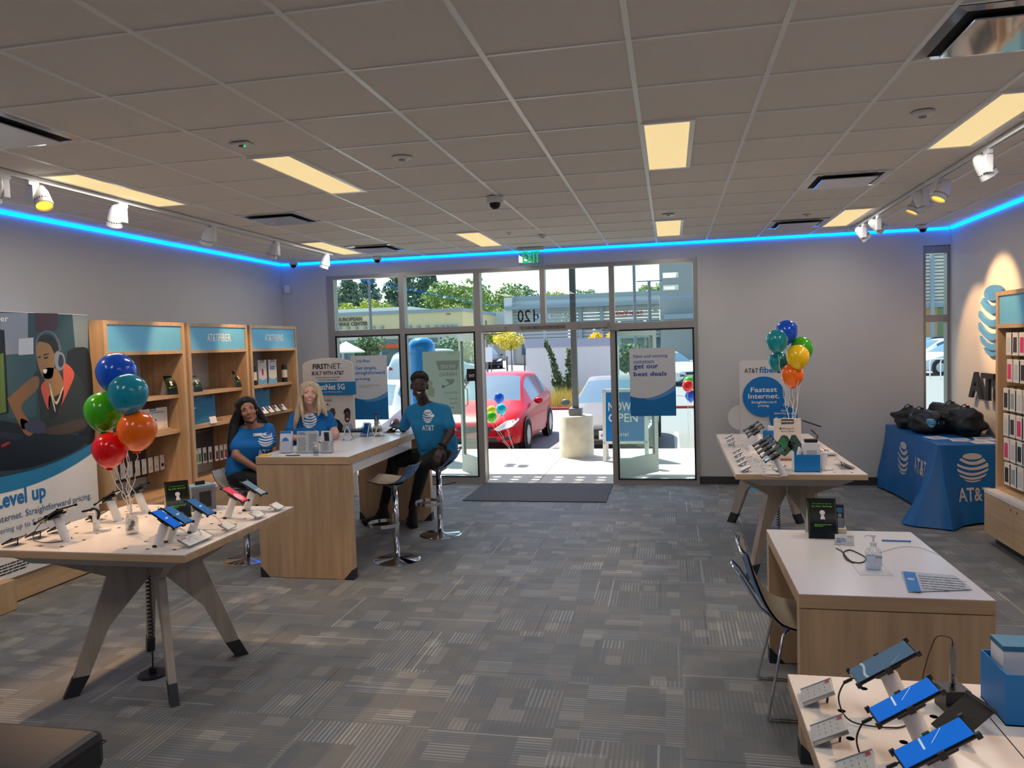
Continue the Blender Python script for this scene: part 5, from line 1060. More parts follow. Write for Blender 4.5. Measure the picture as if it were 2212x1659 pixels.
carton('carton','white plug carton standing in the near blue box',(bxm+.035,a.y+.06,.882),(.115,.07,.20),paper,pic=mat('pale grey picture',(198,196,200),.5)); 
t=thing('brochure','white folded brochures leaning at the left in the near blue box','brochure',(bxm-.075,a.y+.055,.88)); ob('leaf',bx((-.012,-.04,0),(-.004,.04,.17),0,Matrix.Rotation(R(14),4,'Y')),paper,t); ob('leaf',bx((.008,-.04,0),(.014,.04,.16),0,Matrix.Rotation(R(10),4,'Y')),paper,t)
t=thing('earbud_case','black device lying on top of the white plug carton','device',(bxm+.035,a.y+.06,1.0825)); ob('case',bx((-.045,-.025,0),(.045,.025,.025),.006),black,t)
t=thing('display_phone','black display phone leaning right behind the blue box','phone on stand',(bxm+.17,a.y+.30,.875)); ob('post',cyl(BM(),(0,0,0),.022,.10),white,t); ob('phone',bx((-.08,-.037,.13),(.08,.037,.139),.003,Matrix.Rotation(R(-28),4,'Y')@Matrix.Translation((-.05,0,-.02))),black_gl,t)
a=at(1672,979,Y=6.35); b=at(1731,979,Y=6.35); zt=at(1700,904,Y=6.35).z
t=thing('phone_poster','white poster card of two green phones on the long right table','sign',((a.x+b.x)/2,6.35,.875)); hw=(b.x-a.x)/2; H=zt-.875; ob('card',bx((-hw,-.006,.0),(hw,.006,H),.003),mat('cream card',(232,216,200),.6),t); ob('foot',bx((-hw,-.03,0),(hw,.07,.012),.002),mat('copper foot',(150,96,70),.5),t); ob('clip',tube(BM(),[(-.045,-.008,H-.01),(.045,-.008,H-.01),(.045,-.008,H-.035),(-.045,-.008,H-.035)],.005,6,closed=True),black,t)
F=frame3(((a.x+b.x)/2,6.343,.875),(1,0,0),(0,0,1)); gp=mat('dark green phone print',(58,84,74),.3,0,.12,6); gp2=mat('green glow print',(60,128,84),.3,0,.25,9)
flatob('phone_picture',[[(-.11,.085),(-.045,.195),(-.025,.20),(.0,.19),(.045,.10),(-.02,.03),(-.06,.05)],[(.03,.20),(.06,.20),(.115,.11),(.11,.06),(.06,-.0+.02),(.0,.12)]],F,gp,t,.001); flatob('phone_screen',[[(-.10,.085),(-.043,.18),(-.028,.185),(.0,.135),(-.03,.05),(-.06,.06)]],F,gp2,t,.0016); flatob('camera_lenses',[[(x+.011*math.cos(q),y+.011*math.sin(q)) for q in [2*PI*i/12 for i in range(12)]] for x,y in ((.02,.125),(.035,.10),(.045,.135))],F,black,t,.0022); text('iPhone 13',F,.005,.245,.085,.014,ink,t,.003,'C'); text('Now in Green',F,0,.225,.10,.012,ink,t,0,'C'); flatob('fruit_mark',[[(-.052+.007*math.cos(q),.252+.008*math.sin(q)) for q in [2*PI*i/12 for i in range(12)]]],F,ink,t,.001)
a=at(1650,958,Z=.875); t=thing('literature_box','blue brochure box half hidden behind the green phone poster','box',(a.x+.08,a.y+.06,.875),R(-6)); ob('box_walls',bx((-.08,-.05,0),(.08,.05,.115),.002),blue,t); ob('white_end',bx((-.0815,-.045,.004),(-.0803,.045,.14)),paper,t); ob('brochures',bx((-.05,-.03,.09),(.07,.03,.15),0,Matrix.Rotation(R(6),4,'Y')),paper,t)
t=thing('flat_box','flat white device lying beside the grey phones on the long table','device',(at(1622,970,Z=.88).x+.03,at(1622,970,Z=.88).y,.875)); ob('body',bx((-.05,-.08,0),(.07,.08,.03),.006),white,t); ob('base_plate',bx((-.055,-.085,0),(.075,.085,.006)),paper,t)
# ---- near right table
G3='phones on the near right table'
for px,py,s,nm,L in ((1905,1430,'dull','large grey blue display phone, farthest of three on the near right table',.165),(1952,1513,'blue','blue screen display phone in the middle of the near right table',.158),(2016,1606,'blue','bright blue display phone nearest the bottom edge of the photo',.158)):
    c=at(px,py,Z=1.017); wave=[('screen_wave',mat('pale screen wave',(150,168,184),.4,emis=.25),[[(.55+.06*math.sin(3*(-.9+.2*i)),-.9+.2*i),(.63+.06*math.sin(3*(-.9+.2*i)),-.9+.2*i),(.63+.06*math.sin(3*(-.7+.2*i)),-.7+.2*i),(.55+.06*math.sin(3*(-.7+.2*i)),-.7+.2*i)] for i in range(9)]),('screen_line',mat('faint screen line',(110,140,180),.4,emis=.2),[[(-.6,.3),(-.2,.75),(-.18,.73),(-.58,.28)]])] if s=='dull' else [('screen_text',mat('pale screen text',(190,210,230),.5,emis=.3),[[(.2,-.85),(.26,-.85),(.30,.2),(.24,.2)],[(-.4,-.8),(-.37,-.8),(.05,.0),(.02,.0)]])]
    t=phone_stand(nm,(c.x+.062,c.y,.875),R(180+4),s,L=L,Wd=.076 if s!='dull' else .086,cable=black,group=G3,marks=wave)
for px,py,nm in ((1765,1493,'clear covered price tag at the far left of the near right table'),(1790,1574,'clear covered price tag in the middle left of the near right table'),(1850,1655,'price tag cut by the bottom edge of the photo')):
    c=at(px,py,Z=.905); t=price_tag(nm,(c.x,c.y,.875),R(180-5),.082,.085); M=Matrix.Translation((0,0,.030))@Matrix.Rotation(R(27),4,'Y'); ob('cover',bx((-.042,-.038,.0030),(.042,.038,.0042),0,M),clear,t)
c=at(2058,1530,Z=.875); t=thing('stylus_stand','black block stand holding a stylus in a clear tube on the near right table','stylus stand',(c.x,c.y,.875),R(8)); ob('block',bx((-.032,-.032,0),(.032,.032,.058),.002),black,t); ob('step',bx((-.034,-.045,0),(.034,-.032,.022),.001),black,t); ob('stylus',lathe(BM(),[(.0035,.055),(.0055,.07),(.0055,.15),(.004,.152),(.004,.17),(0,.172)],n=12),black_gl,t,auto=40); ob('tube',lathe(BM(),[(.0085,.06),(.0085,.175),(.0075,.175),(.0075,.06)],n=14),clear,t)
ob('tether',tube(BM(),sp([(0,0,.172),(-.003,0,.185),(-.02,.0,.192),(-.036,.01,.185),(-.046,.02,.15),(-.055,.03,.10),(-.062,.03,.06),(-.060,.02,.005)]),.0016,6),mat('brown wire',(70,44,34),.5),t,smooth=True)
c=at(2085,1600,Z=.875); t=thing('tablet_easel','dark tilted easel card behind the blue phones on the near right table','sign',(c.x,c.y+.02,.875),R(15)); M=Matrix.Translation((0,0,.045))@Matrix.Rotation(R(-38),4,'Y'); ob('plate',bx((-.06,-.05,-.002),(.06,.05,.002),.001,M),mat('smoked plate',(54,54,56),.15),t); ob('prop',bx((.0,-.02,.0),(.006,.02,.06),0,Matrix.Rotation(R(20),4,'Y')),black,t); ob('rail',bx((.056,-.052,-.004),(.064,.052,.006),0,M),black,t)
a=at(2166,1560,Z=.875); t=thing('literature_box','open blue box cut by the right edge on the near right table','box',(a.x+.10,a.y+.06,.875)); bm=BM(); W=.10
for p,q in (((-W,-.08,0),(W,-.076,.13)),((-W,.076,0),(W,.08,.13)),((-W,-.076,0),(-W+.004,.076,.13)),((W-.004,-.076,0),(W,.076,.13)),((-W,-.08,0),(W,.08,.004))): box(bm,p,q)
ob('box_walls',bm,blue,t); carton('carton','blue lidded white carton standing in the right edge box',(a.x+.07,a.y+.09,.8795),(.10,.08,.17),paper,top=mat('teal lid',(30,110,150),.4))
t=thing('earbuds','white round device resting in the right edge box','device',(a.x+.14,a.y+.02,.90)); ob('shell',ball(BM(),(0,0,.03),.032,2),white,t,smooth=True); ob('band',tube(BM(),[(.02*math.cos(q),.034*math.sin(q),.03) for q in [2*PI*i/16 for i in range(16)]],.004,6,closed=True),black,t)
# ---- desk
c=at(1815,1147,Z=.76); t=thing('cordless_phone','cordless handset upright in a pale cradle on the desk','phone',(c.x,c.y+.01,.75),R(-6)); silver=mat('silver keypad',(150,156,168),.35,.4)
def handset(t,k=1.0):
    M=Matrix.Rotation(R(-8),4,'X'); ob('cradle',bx((-.035*k,-.03*k,0),(.035*k,.04*k,.03*k),.005*k),mat('cream cradle',(216,206,176),.4),t); ob('handset',bx((-.024*k,-.012*k,.02*k),(.024*k,.012*k,.165*k),.008*k,M),black,t); ob('keypad',bx((-.020*k,-.0135*k,.03*k),(.020*k,-.0115*k,.085*k),.001,M),silver,t); ob('display',bx((-.016*k,-.0135*k,.115*k),(.016*k,-.0115*k,.145*k),0,M),mat('handset display',(40,84,124),.2,emis=.3),t); ob('nav_ring',lathe(BM(),[(.012*k,0),(.012*k,.002),(.006*k,.003),(0,.003)],n=16,M=M@Matrix.Translation((0,-.012*k,.099*k))@Matrix.Rotation(PI/2,4,'X')),silver,t)
handset(t,.95)
c=at(1824,1178,Z=.75); t=thing('card_holder','white business cards in a clear holder on the desk','card holder',(c.x,c.y,.75),R(-14)); M=Matrix.Rotation(R(-18),4,'X'); ob('cards',bx((-.046,-.004,.004),(.046,.004,.055),0,M),paper,t); ob('holder',bx((-.048,-.012,.0),(.048,.02,.02),.002),clear,t); F=TM[t.name]@M@frame3((0,-.0045,0),(1,0,0),(0,0,1)); text('AT&T',F,.014,.042,.026,.007,ink,t,.002); lines_text(F,-.038,.030,.05,3,.009,blueink,t,.004,5)
tag(ob('pen',tube(BM(),[Vector(at(1905,1167,Z=.755)),Vector(at(1968,1169,Z=.755))],.0045,8),mat('blue pen barrel',(70,130,210),.3)),'blue pen lying at the back of the desk','pen')
c=at(1888,1233,Z=.75); t=thing('sanitizer_bottle','clear pump bottle of hand sanitiser on the desk','bottle',(c.x,c.y+.01,.75))
def pump(t,k=1.0,lab=True):
    ob('bottle',lathe(BM(),[(.028*k,0),(.030*k,.005),(.030*k,.075*k),(.026*k,.088*k),(.012*k,.096*k),(.012*k,.104*k),(0,.104*k)],n=24,M=Matrix.Diagonal((1.1,.8,1,1))),clear,t,smooth=True); ob('gel',lathe(BM(),[(.026*k,.004),(.027*k,.06*k),(0,.06*k)],n=20,M=Matrix.Diagonal((1.1,.8,1,1))),glass('gel',(228,238,246),.05),t,smooth=True)
    ob('pump',lathe(BM(),[(.013*k,.104*k),(.013*k,.118*k),(.004*k,.12*k),(.004*k,.138*k),(.009*k,.14*k),(.009*k,.15*k),(0,.15*k)],n=16),white,t,auto=40); ob('spout',tube(BM(),[(0,0,.145*k),(-.03*k,0,.146*k),(-.034*k,0,.140*k)],.0035*k,6),white,t)
    if lab: ob('label',bx((.0,-.0255*k,.025*k),(.028*k,-.0245*k,.07*k),0),mat('pale label',(214,220,236),.5),t)
pump(t,1.12); F=TM[t.name]@frame3((0,-.0295,0),(1,0,0),(0,0,1)); text('Purell',F,.003,.066,.026,.010,navy,t,.003)
tag(ob('charging_cable',tube(BM(),sp([at(*q,Z=.754) for q in ((1806,1184),(1820,1192),(1825,1200),(1840,1213),(1862,1215),(1870,1205),(1852,1194),(1835,1188),(1822,1194),(1828,1208),(1845,1216))]),.003,6),black,smooth=True),'black cable looped on the desk beside the sanitiser','cable')
tag(ob('thin_wire',tube(BM(),sp([at(*q,Z=.753) for q in ((1900,1194),(1925,1186),(1955,1181),(1990,1184),(2020,1195),(2028,1200))]),.0012,5),grey_ink,smooth=True),'thin grey wire curving to the right edge of the desk','cable')
t=thing('desk_pad','clear square pad lying flat under the sanitiser','pad',(0,0,.75)); P=[at(*q,Z=.7505) for q in ((1810,1176),(1868,1176),(1928,1244),(1858,1242))]; TM[t.name]=Matrix.Translation((P[0].x,P[0].y,.75)); t.location=(P[0].x,P[0].y,.75)
ob('edge',tube(BM(),P,.0008,4,closed=True),grey_ink,t,world=True); ob('sheet',prism(BM(),P,(0,0,.0004)),white_top,t,world=True)
P=[at(*q,Z=.753) for q in ((1946,1235),(1962,1279),(2100,1274),(2062,1244))]; t=thing('flyer','glossy plastic sleeved flyer with blue header at the right of the desk','flyer',(P[0].x,P[0].y,.75)); ob('sheet',prism(BM(),[P[0],P[1],P[2],P[3]],(0,0,.003)),mat('glossy flyer',(214,216,222),.08,coat=.8),t,world=True)
ex=(P[3]-P[0]).normalized(); ey=(P[0]-P[1]).normalized(); F=frame3(P[1]+Vector((0,0,.0035)),ex,(P[0]-P[1])); Wd_=(P[2]-P[1]).length; Hd_=(P[0]-P[1]).length; flatob('blue_header',[[(.0,.004),(.05,.004),(.05,Hd_-.004),(.0,Hd_-.004)]],F,blue,t,.0006); flatob('globe_mark',globe_at(.024,Hd_*.6,.016),F,whiteink,t,.001); lines_text(F,.06,Hd_*.8,.20,6,Hd_*.12,ink,t,.006,8,.0008)
# ---- counter
def holder(label,px,py,rz,w=.10,h=.16,inner=paper,pic=None):
    c=at(px,py,Z=1.0); t=thing('brochure_holder',label,'brochure holder',(c.x,c.y+.03,1.0),rz); M=Matrix.Rotation(R(-10),4,'X')
    ob('pocket',bx((-w/2,-.028,0),(w/2,.028,h*.55),.002,M),clear,t); ob('brochures',bx((-w/2+.004,-.018,.004),(w/2-.004,.018,h),0,M),inner,t); ob('back_plate',bx((-w/2,.024,0),(w/2,.028,h*1.0),.001,M),clear,t); F=TM[t.name]@M@frame3((0,-.0185,0),(1,0,0),(0,0,1))
    if pic: flatob('cover_picture',pic,F,blueink,t,.0008)
    return t,F
t,F=holder('clear holder of pale brochures at the left corner of the counter',614,980,R(4),.105,.185,mat('lilac brochure',(206,206,222),.5),[[(.0+.03*math.cos(q),.10+.03*math.sin(q)) for q in [PI*i/12 for i in range(13)]]]); flatob('cover_band',[[(-.048,.165),(.048,.165),(.048,.184),(-.048,.184)]],F,blue,t,.0008)
c=at(662,980,Z=1.0); t=thing('notice_sheet','printed two column notice in a clear upright stand on the counter','sign',(c.x,c.y+.02,1.0),R(2)); M=Matrix.Rotation(R(-9),4,'X'); ob('sheet',bx((-.098,-.001,.006),(.098,.001,.185),0,M),paper,t); ob('stand',bx((-.10,-.004,0),(.10,-.002,.19),0,M),clear,t); ob('foot',bx((-.10,-.03,0),(.10,.05,.004)),clear,t); F=TM[t.name]@M@frame3((0,-.0015,0),(1,0,0),(0,0,1)); lines_text(F,-.088,.128,.08,15,.008,grey_ink,t,.0035,11,-.0001+.0004); lines_text(F,.008,.160,.082,18,.008,grey_ink,t,.0035,12,.0003); flatob('blue_title',[[(-.088,.168),(-.03,.168),(-.03,.174),(-.088,.174)],[(-.088,.156),(-.015,.156),(-.015,.162),(-.088,.162)]],F,blueink,t,.0003)
t,F=holder('clear holder of brochures with a dark phone picture on the counter',702,980,R(2),.10,.185,mat('grey brochure',(196,198,206),.5)); flatob('phone_picture',[[(-.012,.10),(.03,.10),(.022,.172),(-.022,.172)]],F,black,t,.001); lines_text(F,-.036,.088,.07,9,.009,grey_ink,t,.0035,13,.0008)
c=at(684,984,Z=1.0); t=thing('sanitizer_bottle','small clear pump bottle between the notices on the counter','bottle',(c.x,c.y-.01,1.0)); pump(t,.72,False)
c=at(692,952,Z=1.0); tag(ob('card_reader',bx((c.x-.03,c.y,1.0),(c.x+.06,c.y+.12,1.03),.006),black),'black card reader behind the brochure holders on the counter','card reader')
for px,py,nm,rz in ((748,951,'clear tent shaped acrylic stand with a card, nearest on the counter',R(20)),(790,944,'clear tent shaped acrylic stand in the middle of the counter',R(70)),(817,943,'clear tent shaped acrylic stand farthest along the counter',R(24))):
    c=at(px,py,Z=1.0); t=thing('acrylic_stand',nm,'acrylic stand',(c.x,c.y+.03,1.0),rz); am=glass('frosted edge acrylic',(216,226,232),.3,.08); bm=BM()
    for s in (-1,1): prism(bm,[(s*.055,-.045,0),(s*.045,-.045,.0),(s*-.002,-.045,.14),(s*.008,-.045,.14)],(0,.09,0))
    ob('tent',bm,am,t); ob('edge_rim',tube(BM(),[(-.05,-.046,.0),(-.02,-.046,.09),(0,-.046,.14),(.02,-.046,.09),(.05,-.046,0)],.004,6),white,t); ob('base',bx((-.055,-.045,0),(.055,.045,.004)),clear,t)
    if px==748: ob('card',bx((-.025,-.056,.004),(.035,-.053,.045)),mat('lilac card',(200,198,224),.5),t)
    if px==790: ob('blue_insert',bx((-.004,-.043,.03),(0.,.043,.135),0,Matrix.Translation((-.022,0,0))@Matrix.Rotation(R(20),4,'Y')),blue,t)
c=at(838,934,Z=1.0); t=thing('computer_mouse','black computer mouse under the seated man\'s hand','mouse',(-2.80,7.38,1.0),R(35)); ob('body',ball(BM(),(0,0,.004),.05,2,(1.0,.62,.5)),black,t,smooth=True); ob('mouse_pad',bx((-.08,-.07,0),(.08,.07,.003)),black,t)
t=thing('cordless_phone','cordless handset upright in a pale cradle at the far end of the counter','phone',(at(826,922,Z=1.0).x,7.72,1.0),R(12)); handset(t,1.0)
c=at(785,922,Z=1.0); t=thing('keyboard','black keyboard and pad lying behind the acrylic stands on the counter','keyboard',(-3.14,7.45,1.0),R(6)); ob('case',bx((-.20,-.07,0),(.20,.07,.02),.004),black,t); bm=BM()
for i in range(14):
    for j in range(4): box(bm,(-.19+i*.027,-.06+j*.03,.019),(-.168+i*.027,-.035+j*.03,.024))
o=ob('keys',bm,mat('dark key',(44,44,48),.5),t); o['kind']='stuff'
t=thing('paper_stack','loose glossy papers spread on the counter','papers',(-2.98,7.05,1.0),R(15)); ob('sheet',bx((-.14,-.11,0),(.14,.10,.002)),paper,t); ob('sheet',bx((-.10,-.10,.0025),(.18,.09,.004),0,Matrix.Rotation(R(14),4,'Z')),mat('glossy flyer',(214,216,222),.08,coat=.8),t)
tag(ob('sticky_notes',bx((-3.33,5.72,1.0),(-3.25,5.79,1.012)),mat('yellow sticky notes',(240,190,60),.6)),'yellow sticky note pad on the left front corner of the counter','sticky notes'); tag(ob('pen',tube(BM(),[(-3.10,5.75,1.004),(-2.98,5.76,1.004)],.004,8),black),'black pen lying at the front edge of the counter','pen')
tag(ob('coiled_cable',tube(BM(),[(-2.72,7.2,.84)]+[(-2.72+.012*math.cos(i*.7),7.2+.012*math.sin(i*.7),.82-i*.0042) for i in range(70)]+[(-2.72,7.2,.50),(-2.74,7.25,.3),(-2.76,7.3,.01)],.004,6),black,smooth=True),'coiled black cord hanging under the counter beside the man\'s knee','cable')
tag(ob('floor_cable',tube(BM(),[(-2.2,9.1,.008),(-2.5,9.3,.008),(-2.7,9.6,.01),(-2.6,9.8,.02),(-2.48,9.88,.02)] if 0 else [at(*q,Z=.008) for q in ((930,1046),(960,1047),(985,1042),(1003,1036),(1025,1038),(1040,1041))],.006,6),black,smooth=True),'black cable trailing on the floor by the left door frame','cable')
# ---- left shelf goods
boxw=mat('white product box',(228,222,216),.5,0,.02); picd=mat('dark product picture',(60,60,66),.5)
def onshelf(px,py,X,Z): q=at(px,py,X=X); return (q.y,)
def y_at(px,X,py=850): return at(px,py,X=X).y
SX=-4.93; S1,S2=1.455,1.10
y=y_at(308,SX); t=carton('product_box','white boxed headset on the upper shelf of the plain blue unit',(SX-.05,y,S1),(.06,.15,.155),boxw,0); ob('printed_picture',bx((.0302,-.02,.03),(.0306,.06,.13)),picd,t)
key_stand('small curved counter card on the upper shelf of the plain blue unit',(SX-.02,y_at(372,SX),S1),R(-30),.185,.11); key_stand('small curved counter card at the right of the middle unit\'s upper shelf',(SX-.02,y_at(518,SX),S1),R(-30),.185,.11); key_stand('small curved counter card at the left end of the middle unit\'s upper shelf',(SX-.02,y_at(424,SX-.02)-.02,S1),R(-12),.17,.11)
y=y_at(347,SX,905); t=thing('promo_sign','white promotion card with a clip on the lower shelf of the plain blue unit','sign',(SX-.06,y-.05,S2)); ob('card',bx((-.006,-.29,0),(.006,.23,.235),.002),boxw,t); ob('clip',tube(BM(),[(.008,-.03,.235),(.008,.05,.235),(.008,.05,.215),(.008,-.03,.215)],.004,6,closed=True),black,t); ob('foot',bx((-.03,-.29,0),(.03,.23,.006)),wood_y,t)
F=TM[t.name]@frame3((.0068,0,0),(0,1,0),(0,0,1)); text('15% off select SteelSeries',F,-.25,.185,.42,.022,blueink,t,.002); text('bundles',F,-.25,.155,.13,.022,blueink,t,.002); flatob('product_picture',[[(-.04,.10),(.03,.09),(.06,.12),(.01,.14),(-.03,.13)]],F,picd,t,.001); lines_text(F,-.1,.06,.2,3,.014,grey_ink,t,.006,21); text('AT&T',F,.13,.02,.06,.014,ink,t,.002)
tag(ob('wood_riser',bx((-5.0,6.35,S2),(-4.90,6.80,S2+.03)),wood_y),'low wooden riser on the lower shelf of the plain blue unit','riser')
t=thing('promo_sign','large blue promotion card on the lower shelf of the middle unit','sign',(SX-.08,y_at(447,SX)-.0,S2)); ob('card',bx((-.006,-.30,0),(.006,.26,.29),.002),mat('promo blue card',(24,118,168),.4,0,.08,4),t); ob('clip',tube(BM(),[(.008,.10,.29),(.008,.20,.29),(.008,.20,.27),(.008,.10,.27)],.004,6,closed=True),black,t); F=TM[t.name]@frame3((.0068,0,0),(0,1,0),(0,0,1)); lines_text(F,-.26,.17,.16,2,.03,whiteink,t,.014,22)
t=thing('small_sign','small white easel card on the middle unit\'s lower shelf','sign',(SX+.06,y_at(462,SX+.06,905),S2)); ob('card',bx((-.002,-.06,0),(.002,.06,.075),0,Matrix.Rotation(R(-14),4,'Y')),paper,t); ob('prop',bx((-.03,-.02,0),(-.005,.02,.004)),black,t)
tag(ob('wood_riser',bx((-5.05,7.70,S2),(-4.90,8.05,S2+.035)),wood_y),'low wooden riser on the lower shelf of the middle unit','riser')
for px,nm in ((551,'black bottle at the left of the far unit\'s upper shelf'),(617,'black bottle at the right of the far unit\'s upper shelf')):
    t=thing('bottle_package',nm,'packaged product',(SX-.02,y_at(px,SX,800),S1)); ob('can',lathe(BM(),[(.036,0),(.036,.19),(.030,.205),(.030,.225),(0,.225)],n=18),black,t,auto=40); ob('label_band',lathe(BM(),[(.0365,.06),(.0365,.16)],n=18),boxw,t)
for px,nm in ((566,'white product board with red watch picture on the far unit\'s upper shelf'),(588,'white product board with text on the far unit\'s upper shelf')):
    t=thing('product_board',nm,'product board',(SX-.05,y_at(px,SX-.05,795),S1)); ob('board',bx((-.006,-.10,0),(.006,.10,.30),.002),boxw,t); ob('clip',tube(BM(),[(.008,-.04,.295),(.008,.04,.295),(.008,.04,.275),(.008,-.04,.275)],.004,6,closed=True),black,t); F=TM[t.name]@frame3((.0068,0,0),(0,1,0),(0,0,1)); flatob('blue_base',[[(-.098,.002),(.098,.002),(.098,.08)]+[(.098-.196*i/8,.08-.03*math.sin(PI*i/8)) for i in range(1,9)]],F,skyblue,t,.0008)
    flatob('product_picture',[[(-.02,.11),(.02,.11),(.02,.19),(-.02,.19)]] if px==566 else [[(-.07,.20),(.06,.20),(.06,.215),(-.07,.215)],[(-.07,.175),(.04,.175),(.04,.19),(-.07,.19)]],F,mat('red strap',(196,40,74),.5) if px==566 else blueink,t,.0010); lines_text(F,-.08,.27,.08,2,.015,grey_ink,t,.006,30)
t=thing('promo_sign','blue promotion card on the lower shelf of the far unit','sign',(SX-.08,y_at(562,SX-.08,860)+.02,S2)); ob('card',bx((-.006,-.24,0),(.006,.20,.29),.002),mat('promo blue card',(24,118,168),.4,0,.08,4),t); ob('clip',tube(BM(),[(.008,.06,.29),(.008,.15,.29),(.008,.15,.27),(.008,.06,.27)],.004,6,closed=True),black,t); F=TM[t.name]@frame3((.0068,0,0),(0,1,0),(0,0,1)); lines_text(F,-.2,.18,.12,1,.03,whiteink,t,.014,23)
for i,px in enumerate((562,571,584,597,612)):
    nm='%s of the tilted sim card packs on the far unit\'s lower shelf'%('leftmost','second from left','middle one','fourth from left','rightmost')[i]
    t=thing('card_pack',nm,'card pack',(SX+.08,y_at(px,SX+.08,888),S2),0,'tilted card packs'); M=Matrix.Translation((0,0,.045))@Matrix.Rotation(R(48),4,'Y'); ob('sleeve',bx((-.05,-.045,-.004),(.05,.045,.004),.001,M),paper,t); ob('blue_print',bx((-.048,-.043,.0042),(.0,.0,.0048),0,M),navy,t); ob('ledge',bx((-.03,-.045,0),(.03,.045,.004)),black,t)
# hanging goods on hooks
def hang(label,X,y,z,kind,col,group,sx=1,w=.052,h=.125):
    t=thing('hanging_pack',label,'hanging package',(X,y,z),0,group); ob('backing_card',bx((-.002,-w/2,-h),(.002,w/2,0),.001),boxw,t); ob('hook',tube(BM(),[(-sx*.05,0,-.012),(sx*.02,0,-.012),(sx*.024,0,-.006)],.0022,6),steel,t)
    if kind=='round': ob('blister',lathe(BM(),[(.018,0),(.018,.004),(.012,.008),(0,.008)],n=16,M=Matrix.Translation((sx*.002,0,-h*.66))@Matrix.Rotation(sx*PI/2,4,'Y')),col,t)
    else: ob('product',bx(sorted((sx*.002,sx*.008))[0:1]+[-w*.28,-h*.9] if 0 else (min(sx*.002,sx*.008),-w*.28,-h*.88),(max(sx*.002,sx*.008),w*.28,-h*.35),.002),col,t)
    return t
cols=[(216,214,206),(220,216,206),(200,206,214),(228,214,168),(226,214,170),(214,214,190),(210,206,196),(40,40,44),(232,196,60),(150,140,130)]
t=thing('hook_bar','grey slat rail holding the hanging packs in the plain blue unit','hook rail',(-5.2,6.4,.97)); ob('rail',bx((-5.293,5.90,.955),(-5.275,6.92,.985)),steel,t,world=True); ob('lip',bx((-5.275,5.90,.955),(-5.268,6.92,.962)),steel,t,world=True)
t=thing('hook_bar','grey slat rail holding the hanging packs in the middle unit','hook rail',(-5.2,7.6,.97)); ob('rail',bx((-5.293,7.08,.955),(-5.275,8.10,.985)),steel,t,world=True); ob('lip',bx((-5.275,7.08,.955),(-5.268,8.10,.962)),steel,t,world=True)
ords=['first','second','third','fourth','fifth','sixth','seventh','eighth','ninth','tenth']
for i,px in enumerate((249,265,281,297,311,325,338,350,365,377)):
    p=at(px,1016-3.1*i,X=-5.08); hang('%s silver hanging pack from the left in the plain blue unit'%ords[i],-5.08,p.y,p.z+.055,'round',mat('pack colour %d'%i,cols[i],.3,.3),'hanging packs in the plain blue unit',w=.065,h=.15); 
cols2=[(150,40,50),(40,150,70),(60,60,70),(70,70,84),(120,30,80),(60,60,66),(150,60,70),(90,90,100)]
for i,px in enumerate((423,431,442,454,468,478,487,495)):
    p=at(px,984-1.9*i,X=-5.05); hang('%s hanging watch band pack from the left in the middle unit'%ords[i],-5.05,p.y,p.z+.07,'box',mat('band colour %d'%i,cols2[i],.5),'hanging packs in the middle unit',w=.062,h=.17)
rowz=[(2186,718),(2188,776),(2180,838),(2180,893),(2181,946),(2182,999)]; X=2.80
pc=[(206,206,206),(58,58,64),(224,60,120),(190,200,206),(40,42,48),(150,164,160)]
for r_,(px,py) in enumerate(rowz):
    p=at(px,py,X=X)
    for k in range(9):
        yy=min(p.y+.02,7.255)-k*.125
        if yy<6.24: break
        nm='hanging phone case box, %s row from top, %s from the left, in the right unit'%(ords[r_],ords[k])
        t=thing('case_box',nm,'phone case box',(X,yy-.03,p.z),0,'hanging phone case boxes'); ob('carton',bx((-.03,-.05,-.19),(.015,.05,0),.002),boxw,t); ob('window',bx((-.0312,-.034,-.165),(-.0304,.034,-.04)),mat('case colour %d'%((r_*2+k)%6),pc[(r_*2+k)%6],.4),t); ob('side_print',bx((-.028,-.0512,-.18),(.012,-.0504,-.01)),mat('box side %d'%((r_+k)%3),[(40,90,110),(226,222,214),(34,38,52)][(r_+k)%3],.5),t)
        ob('hang_tab',bx((-.008,-.02,0),(-.005,.02,.022)),black,t); ob('hook',tube(BM(),[(.42,0,.012),(-.02,0,.012)],.0025,6),steel,t)
# ---- window posters, standees
def win_poster(label,px0,py0,px1,py1,Y,m,name='window_poster'):
    a=at(px0,py0,Y=Y); b=at(px1,py1,Y=Y); t=thing(name,label,'poster',((a.x+b.x)/2,Y,b.z)); ob('sheet',bx((a.x,Y,b.z),(b.x,Y+.004,a.z)),m,t,world=True); return t,frame3((0,Y-.0003,0),(1,0,0),(0,0,1)),a,b
pw=mat('window poster paper',(205,206,208),.6,0,.01)
def swoosh(F,t,a,b,zl,zm,zr,m1,m2):
    n=16; x0,x1=a.x,b.x
    P=lambda f,o:(x0+(x1-x0)*f,(1-f)**2*zl+2*f*(1-f)*zm+f*f*zr+o)
    flatob('blue_base',[[(x0,b.z),(x1,b.z)]+[P(1-i/n,-.03*(1-abs(1-2*i/n)) if 0 else 0) for i in range(n+1)]],F,m1,t,.0008)
    flatob('blue_arc',[[P(i/n,0) for i in range(n//3,n+1)]+[(x1,zr-.075)]+[P(1-i/n,-.07*(1-i/n)) for i in range(1,n-n//3)]],F,m2,t,.0012)
mb1=mat('poster deep blue',(0,110,172),.5,0,.03); mb2=mat('poster mid blue',(84,144,196),.5,0,.03)
t,F,a,b=win_poster('white and blue poster about deals taped inside the right storefront glass',1359,753,1461,898,9.945,pw)
W=b.x-a.x; H=a.z-b.z; swoosh(F,t,a,b,b.z+.30*H,b.z+.18*H,b.z+.46*H,mb1,mb2)
